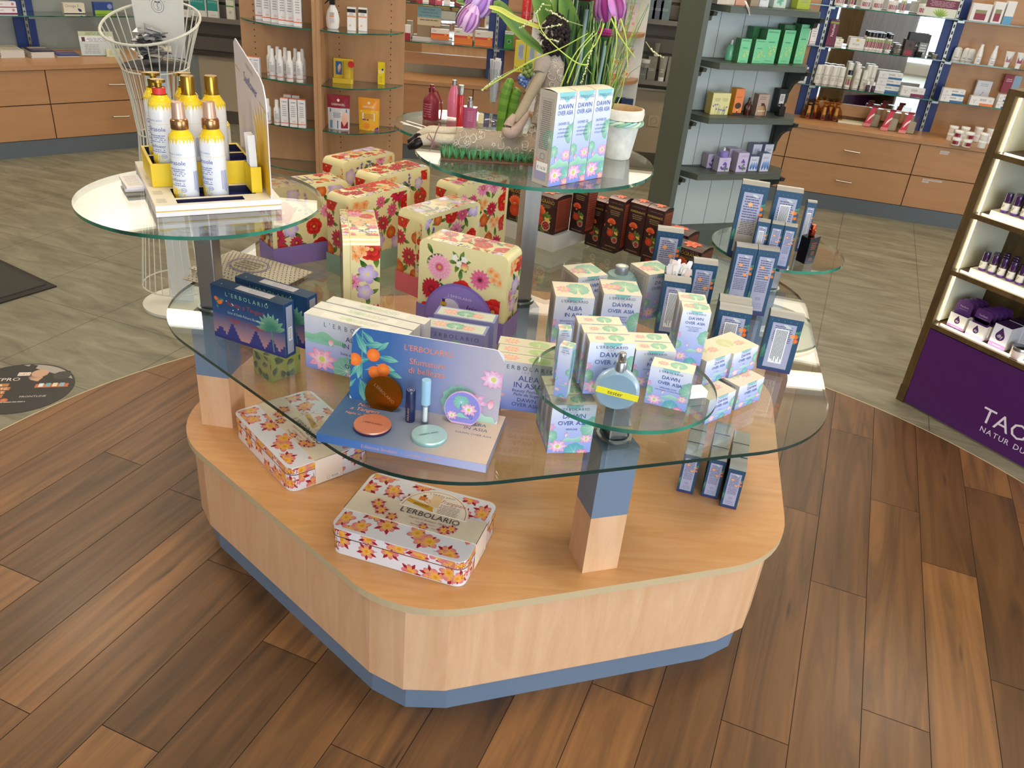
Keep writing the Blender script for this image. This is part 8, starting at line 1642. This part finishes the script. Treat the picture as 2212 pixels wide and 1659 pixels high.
for i, (px, c, w_, lb) in enumerate(((1560, '#d8c8b8', .055, 'cream'), (1578, '#dccfc0', .05, 'beige'), (1600, '#d89c84', .06, 'salmon and white'), (1630, '#9c8c74', .05, 'brown flower print'), (1650, '#d9dce2', .055, 'white bird print'), (1684, '#c9dccf', .075, 'pale green clover print'), (1735, '#a8b834', .08, 'yellow-green'))):
    o = small(w_, .05, .09, '%s carton on the top tower shelf, cut by the picture edge' % lb, bg=c, extra=(lambda f: leafs(f, f.W * .5, f.H * .35, .025, 4, 20, '#5ca890', '#8cc8b0', .7)) if i == 5 else (lambda f: f.lines(f.W * .2, f.H * .3, f.W * .8, f.H * .7, 3, '#9a9088'))); gsh(o, px, 10 + .06 * (px - 1560), 1.285, GYW, .03)
for (x0, c, dx, lb) in ((1610, '#dcd8d4', 10, 'white satin ribbon hanging over the top tower shelf edge'), (1742, '#8cb090', 14, 'green satin ribbon hanging over the top tower shelf edge')):
    p0 = at(x0, 14, 1.286) ; m = MB(); A_ = vp(x0, 2, ey(GYW), p0 - ey(GYW) * .025); B_ = vp(x0 + dx, 34 if dx < 12 else 46, ey(GYW), p0 - ey(GYW) * .03); s_ = ex(GYW) * .006; M_ = (A_ + B_) / 2 - ey(GYW) * .008; m.slab([A_ - s_, A_ + s_, M_ + s_, B_ + s_ * .3, B_ - s_ * .6, M_ - s_], ey(GYW), .0012, c, 'satin'); tag(m.build('satin_ribbon'), lb, 'ribbon')
# right mirror shelves ----------------------------------------------------
def rs(o, px, py, z, dy=0, rz=RY): return stand(o, px, py, z, rz, dy)
RED = '#8c1c3c'
def tri(f): f.rect(f.W * .2, f.H * .08, f.W * .8, f.H * .45, RED); f.rect(f.W * .2, f.H * .45, f.W * .8, f.H * .65, '#8c8a5c')
# counter: organza gift bags, cosmetic bags, cream jars
for i, (px, py, lb) in enumerate(((1744, 258, 'front left'), (1777, 262, 'front middle'), (1803, 264, 'front right'), (1762, 240, 'rear left'), (1795, 244, 'rear right'))):
    T = empty('organza_bag', (0, 0, 0), 0, 'gold organza gift bag with a white bottle inside on the right counter, %s' % lb, 'gift bag'); rs(T, px, py, .545, .05 if i < 3 else .08)
    if i == 0:
        m = MB(); m.lathe([(.0, .001), (.052, .001), (.046, .03), (.034, .07), (.014, .098), (.010, .104), (.022, .118), (.034, .124)], 18, '#fff', 'organza', sy=.6); m.build('organza_cloth', T); m = MB(); m.lathe([(.0125, .098), (.0135, .1015), (.0125, .105)], 12, '#b4843c', 'satin'); m.build('drawstring', T)
        m = MB(); m.lathe([(0, .002), (.013, .002), (.013, .05), (.011, .054), (.011, .085), (0, .086)], 14, '#e9e6e2', 'gloss'); f = fcyl(m, .013, .005, .04); f.rect(f.W * .35, 0, f.W * .65, .02, RED, n=5); f.rect(f.W * .35, .02, f.W * .65, .032, '#8c8a5c', n=5); m.build('bottle_inside', T); OB = T
    else:
        bpy.data.objects.remove(T); T = dup(OB, None, None, 'gold organza gift bag with a white bottle inside on the right counter, %s' % lb); rs(T, px, py, .545, .05 if i < 3 else .08)
for i, (px, py) in enumerate(((1880, 275), (1918, 284), (1957, 290))):
    lb = 'red sleeved clear cosmetic gift bag on the right counter, %s' % ('left', 'middle', 'right')[i]
    if i == 0:
        T = empty('cosmetic_bag', (0, 0, 0), 0, lb, 'cosmetic bag'); m = MB(); m.prism(rrect(.095, .05, .02, 4, .012, .03), .002, .12, '#fff', 'film', sm=True); m.build('clear_pouch', T); m = MB(); m.box(-.025, .05, .012, .05, .003, .075, '#b8ae94', 'cloth'); m.build('folded_cloth', T)
        m = MB(); m.slab([(-.045, -.012, .022), (-.005, -.012, .022), (.012, -.002, .125), (-.02, -.002, .125)], (0, 1, 0), .003, '#c42c44', 'card'); f = Fr(m, lambda u, v, o: (-.045 + u + v * .26, -.0125 - o + v * .1, .022 + v), .04, .1); [f.petal(.012 + .008 * k, .012 + .016 * k, 80, .045 - .01 * k, .010, '#efe6e6', '#efe6e6') for k in range(3)]; m.build('red_sleeve', T); m = MB(); m.box(-.052, -.006, -.022, -.004, .002, .022, '#e08a90', 'gloss'); m.box(-.02, .02, .0, .004, .122, .138, '#7c1420', 'card'); m.build('pink_tube', T); CB_ = T
    else: T = dup(CB_, None, None, lb)
    rs(T, px, py, .545, .02)
m = MB(); m.box(-.1, .08, -.05, .05, 0, .012, '#e8e0c4', 'card'); o = tag(m.build('flat_pack'), 'flat cream coloured packet lying between the organza bags and the red sleeves', 'packet'); rs(o, 1843, 267, .545, .05)
jr = bottle([(0, 0), (.026, 0), (.0265, .003), (.0265, .032), (.028, .033), (.028, .044), (.026, .046), (0, .046)], 'x', name='cream_jar', cat='jar', cols=['#e6e2de'] * 3 + ['#eeeeec'] * 4, art=lambda f: (f.rect(f.W * .40, .002, f.W * .62, .024, RED, n=5), f.rect(f.W * .33, .002, f.W * .40, .024, '#a89a74', n=3)), R=.0265, z0=.004, h=.026)
k_ = 0
for z, tier in ((.545, 'bottom'), (.592, 'upper')):
    for i, (px, py, r_) in enumerate(((2063, 313, 'front'), (2086, 317, 'front'), (2052, 303, 'back'), (2077, 305, 'back'), (2118, 319, 'front'), (2106, 305, 'back'), (2132, 309, 'back'))):
        lb = 'white cream jar with dark red label, %s layer, %s line, %s' % (tier, r_, NTH[(0, 1, 0, 1, 2, 2, 3)[i]]); o = jr if k_ == 0 else dup(jr, None, None, lb); jr['label'] = 'white cream jar with dark red label, bottom layer, front line, leftmost'; k_ += 1; p = at(px, py, .545); o.location = (p.x, p.y, z + .0008); o.rotation_euler = (0, 0, math.radians(-35 + 40 * i))
# lowest glass shelf (.775)
vb = bottle([(0, 0), (.019, 0), (.0195, .003), (.0195, .075), (.018, .085), (.018, .115), (.016, .12), (0, .121)], 'x', name='lotion_bottle', cols=['#e2ddd6'] * 7, art=lambda f: (f.text('vitalis', f.W / 2, .045, .010, '#8a8a84', maxw=f.W * .3), f.lines(f.W * .42, .015, f.W * .58, .035, 2, '#a9a9a4')), R=.0195, h=.07)
row(vb, [(1763, 180), (1780, 182), (1796, 184), (1813, 186)], .775, RY, 'white lotion bottle on the lowest mirror shelf, %s', .01)
for i, (x, y) in enumerate(((1773, 171), (1791, 173), (1807, 175))): rs(dup(vb, None, None, 'white lotion bottle, second line of the lowest mirror shelf, %s' % NTH[i]), x, y, .775, .02)
for i, (x, y) in enumerate(((1846, 191), (1862, 193))): rs(dup(vb, None, None, 'white lotion bottle right of the black capped one, %s' % ('left', 'right')[i]), x, y, .775, .01)
for i, (x, y) in enumerate(((1832, 172), (1848, 174), (1872, 178), (1882, 180))): rs(dup(vb, None, None, 'taller white bottle, rear line of the lowest mirror shelf, %s' % NTH[i]), x, y, .775, .03).scale = (1, 1, 1.25)
bk = bottle([(0, 0), (.0165, 0), (.017, .003), (.017, .075), (.016, .078), (.016, .108), (0, .109)], 'dark red labelled bottle with black cap on the lowest mirror shelf', name='deodorant_bottle', cols=['#e6e2de'] * 3 + ['#e6e2de'] + ['#14141a'] * 2, art=lambda f: (f.rect(f.W * .3, .004, f.W * .7, .042, RED, n=6), f.rect(f.W * .3, .042, f.W * .7, .058, '#7c9c3c', n=6)), R=.017, h=.07); rs(bk, 1829, 188, .775, .0)
dz = bottle([(0, 0), (.013, 0), (.0135, .002), (.0135, .032), (.008, .038), (.008, .052), (.004, .06), (0, .062)], 'x', name='dropper_bottle', cols=['#3c2444'] * 4 + ['#e9e9ec'] * 3); row(dz, [(1872, 196), (1884, 198)], .775, RY, 'small purple dropper bottle on the lowest mirror shelf, %s', .0)
def weleda(c): return lambda f: (f.rect(f.W * .42, 0, f.W, f.H * .3, c), f.lines(f.W * .38, f.H * .55, f.W * .7, f.H * .8, 2, '#5a5a64'), leafs(f, f.W * .18, f.H * .5, f.H * .25, 3, 30, '#a9a9ac', '#b9b9bc'), f.lines(f.W * .8, f.H * .5, f.W * .93, f.H * .75, 3, '#b9b9bc'))
def wb(px, py, z, zt, w_, h, c, lb, side=None, dy=.0): o = small(w_, .05, h, lb, bg='#e6e4e6', extra=weleda(c)); rs(o, px, py, z, dy + .02); o.location.z = zt + .0008; return o
for k in range(3): wb(1914, 198, .775, .775 + .0415 * k, .15, .0405, '#2c6ca0', 'white flat carton with blue corner on the lowest mirror shelf, %s of three' % ('bottom', 'middle', 'top')[k])
wb(1969, 208, .775, .775, .145, .055, '#7c1c4c', 'white flat carton with plum corner on the lowest mirror shelf')
for k in range(2): wb(2053, 222, .775, .775 + .0415 * k, .135, .0405, '#2c6ca0', 'white flat carton with blue corner right of the blue rail, %s of two' % ('bottom', 'top')[k])
wb(2116, 232, .775, .775, .14, .055, '#e8803c', 'white flat carton with orange corner right of the blue rail')
for k in range(2): wb(2160, 240, .775, .775 + .0425 * k, .07, .0415, '#2c6ca0', 'white carton with blue corner beside the dark tower, %s of two' % ('bottom', 'top')[k])
o = small(.09, .03, .14, 'pale upright carton with a grey leaf drawing behind the orange cornered one', bg='#cfd2dc', extra=lambda f: (leafs(f, f.W * .5, f.H * .42, .02, 2, 60, '#8f9cb8', '#8f9cb8'), f.lines(f.W * .2, f.H * .75, f.W * .8, f.H * .9, 2, '#9aa4b8'))); rs(o, 2117, 222, .775, .055)
o = small(.10, .03, .11, 'dark red and pale blue carton behind the stack beside the dark tower', bg='#8c2440', extra=lambda f: f.rect(f.W * .55, 0, f.W, f.H, '#8ca8c0'), lines=(.1, .6, .5, .8, 2, '#d9b8c0')); rs(o, 2172, 222, .775, .03).location.z += .085
# second glass shelf (1.02)
o = small(.055, .04, .155, 'plum carton reading Neuheit on the second mirror shelf', bg='#6c1c3c', bands=((.86, .94, '#8aa03c'),), extra=lambda f: f.text('Neuheit', f.W * .62, f.H * .6, f.W * .30, '#f0e8ec', rot=90)); rs(o, 1793, 93, 1.02, .02)
for i, (px, py, w_, h, c, lb) in enumerate(((1811, 98, .05, .045, '#e6e2dc', 'small white carton with yellow seal on the second mirror shelf'), (1849, 103, .095, .06, '#e2ddda', 'wide white carton with yellow seal on the second mirror shelf'))):
    o = small(w_, .045, h, lb, bg=c, extra=lambda f: f.rect(f.W * .4, f.H * .72, f.W * .58, f.H, '#d0b84c'), lines=(.15, .3, .7, .5, 2, '#9a9aa0')); rs(o, px, py, 1.02, .02)
row(dup(bk), [(1879, 105), (1894, 108), (1916, 110)], 1.02, RY, 'dark red labelled black capped bottle on the second mirror shelf, %s', .0)
for i, (x, y) in enumerate(((1873, 98), (1888, 100), (1903, 102))): rs(dup(bk, None, None, 'black capped bottle in the rear line of the second mirror shelf, %s' % NTH[i]), x, y, 1.02, .02)
m0 = [(0, 0), (.025, 0), (.027, .004), (.027, .014), (.028, .016), (.028, .028), (0, .029)]
for i, (px, py, s_, c, lb) in enumerate(((1938, 112, 1, '#a9a9aa', 'silver shaving tin, lower of the pair'), (1984, 118, .85, '#16161a', 'flat black tin beside the small stand'), (2019, 122, .8, '#b4b4b4', 'small silver tin near the blue rail'))):
    o = bottle(m0, lb + ' on the second mirror shelf', name='tin', cat='tin', col=c, mat='metal' if i != 1 else 'gloss'); rs(o, px, py, 1.02, .0); o.scale = (s_, s_, s_)
o = dup(bpy.data.objects['tin'], None, None, 'silver shaving tin stacked on top of the other one'); o.location.z += .0295; o.scale = (.85, .85, .8)
o = small(.13, .012, .13, 'charcoal display card reading Mann on the second mirror shelf', bg='#3a3a3c', extra=lambda f: (f.poly([(0, f.H * .45), (f.W * .3, f.H * .7), (f.W * .5, f.H * .5), (f.W * .75, f.H * .75), (f.W, f.H * .5), (f.W, 0), (0, 0)], '#2a2a2c'), f.text('MANN', f.W * .5, f.H * .38, .017, '#f0f0f0', track=.25), f.lines(f.W * .25, f.H * .28, f.W * .75, f.H * .32, 1, '#8a8a8a')), cat='display card', name='display_card'); rs(o, 1985, 100, 1.02, .05)
o = small(.055, .04, .085, 'brown shaving brush gift carton on the second mirror shelf', bg='#4c3c38', extra=lambda f: (f.rect(f.W * .1, f.H * .0, f.W * .9, f.H * .3, '#9c2434'), f.disc(f.W * .5, f.H * .65, f.W * .2, '#2c1c18', 12))); rs(o, 1960, 114, 1.02, .0)
o = small(.05, .04, .08, 'clear wrapped razor set on the second mirror shelf', bg='#8a8c90', mat='gloss', lines=(.1, .1, .9, .9, 4, '#d9dce0')); rs(o, 1994, 104, 1.02, .03)
db = bottle([(0, 0), (.026, 0), (.027, .004), (.025, .05), (.022, .07), (.012, .078), (0, .079)], 'x', name='roll_on', cat='deodorant', cols=['#dcdad8'] * 6, sy=.6, art=lambda f: f.lines(.01, .0, .035, .012, 1, '#8a8a9c'), R=.026); row(db, [(2065, 130), (2094, 134)], 1.02, RY, 'white domed deodorant right of the blue rail, %s', .02); rs(dup(db, None, None, 'white domed deodorant in the rear right of the blue rail'), 2086, 128, 1.02, .03)
sp_ = bottle([(0, 0), (.0175, 0), (.018, .003), (.018, .055), (.015, .075), (.014, .082), (.010, .10), (.010, .118), (0, .119)], 'x', name='spray_bottle', cols=['#e6e4e6'] * 8, art=lambda f: (f.rect(f.W * .3, .03, f.W * .7, .033, '#5c9ca0', n=6), f.lines(f.W * .42, .0, f.W * .58, .02, 2, '#8a8aa0')), R=.018, h=.05); row(sp_, [(2110, 139), (2140, 143)], 1.02, RY, 'slim white spray bottle right of the domed deodorants, %s', .01)
tb_ = bottle([(0, 0), (.0135, 0), (.0145, .018), (.026, .09), (.027, .095), (0, .096)], 'x', name='tube', cat='tube', cols=['#e9e9ea'] * 5, sy=.55, art=lambda f: (f.rect(f.W * .2, .02, f.W * .8, .052, RED), f.rect(f.W * .2, .052, f.W * .8, .066, '#6f8c3c')), R=.022, z0=.012, h=.07); row(tb_, [(2172, 148), (2196, 151)], 1.02, RY, 'upside-down white cream tube with red label near the picture edge, %s', .01)
# third glass shelf (1.265)
lj = bottle([(0, 0), (.03, 0), (.031, .003), (.031, .05), (.033, .051), (.033, .064), (0, .066)], 'x', name='cream_jar', cat='jar', cols=['#e6e2de'] * 6, art=lambda f: (f.rect(f.W * .36, .004, f.W * .64, .03, RED, n=5),), R=.031, h=.045); row(lj, [(1812, 12), (1868, 19), (1893, 23), (1925, 27), (1990, 36)], 1.265, RY, 'large white cream jar with red label on the third mirror shelf, %s', .01)
row(dup(bk), [(1838, 14), (1946, 30)], 1.265, RY, 'red labelled bottle on the third mirror shelf, %s', .0)
o = small(.19, .01, .12, 'display card with plum band and green leaves on the third mirror shelf', bg='#d9dccc', extra=lambda f: (f.rect(0, f.H * .42, f.W, f.H * .82, '#6c1c34'), [f.petal(f.W * .5, 0, 20 + 18 * i, f.W * .3, f.W * .05, '#7c9c2c', '#a9c44c') for i in range(8)], f.lines(f.W * .1, f.H * .48, f.W * .9, f.H * .76, 4, '#b88c9c')), cat='display card', name='display_card'); rs(o, 2030, 38, 1.265, .04)
for i, (px, py, w_, h, lb) in enumerate(((2112, 47, .11, .10, 'wide white carton with red label on the third shelf right of the rail'), (2148, 51, .06, .12, 'slim white carton with green leaf on the third shelf right of the rail'), (2172, 53, .05, .13, 'slim white carton with blue foot near the right picture edge'))):
    o = small(w_, .05, h, lb, bg='#e6e4e4', extra=tri if i < 2 else (lambda f: f.rect(0, 0, f.W, f.H * .35, '#5ca0c8'))); rs(o, px, py, 1.265, .02)
# goods left of the blue rail, partly behind the tower
row(small(.04, .03, .12, 'x', bg='#e6e2e4', bands=((.06, .09, '#b884a8'),), lines=(.2, .3, .8, .8, 4, '#b9b0bc')), [(1740, 88), (1755, 90)], 1.02, RY, 'white carton with violet stripe left of the blue rail, %s', .01)
o = small(.12, .01, .09, 'small poster card with a sleeping woman in profile left of the blue rail', bg='#dcdfe6', extra=lambda f: (f.petal(f.W * .8, f.H * .15, 95, f.H * .8, f.W * .3, '#d8b4b0', '#e6c8c4'), f.disc(f.W * .95, f.H * .7, f.W * .12, '#5c4440', 12)), cat='poster card', name='poster_card'); rs(o, 1722, 172, .775, .02)
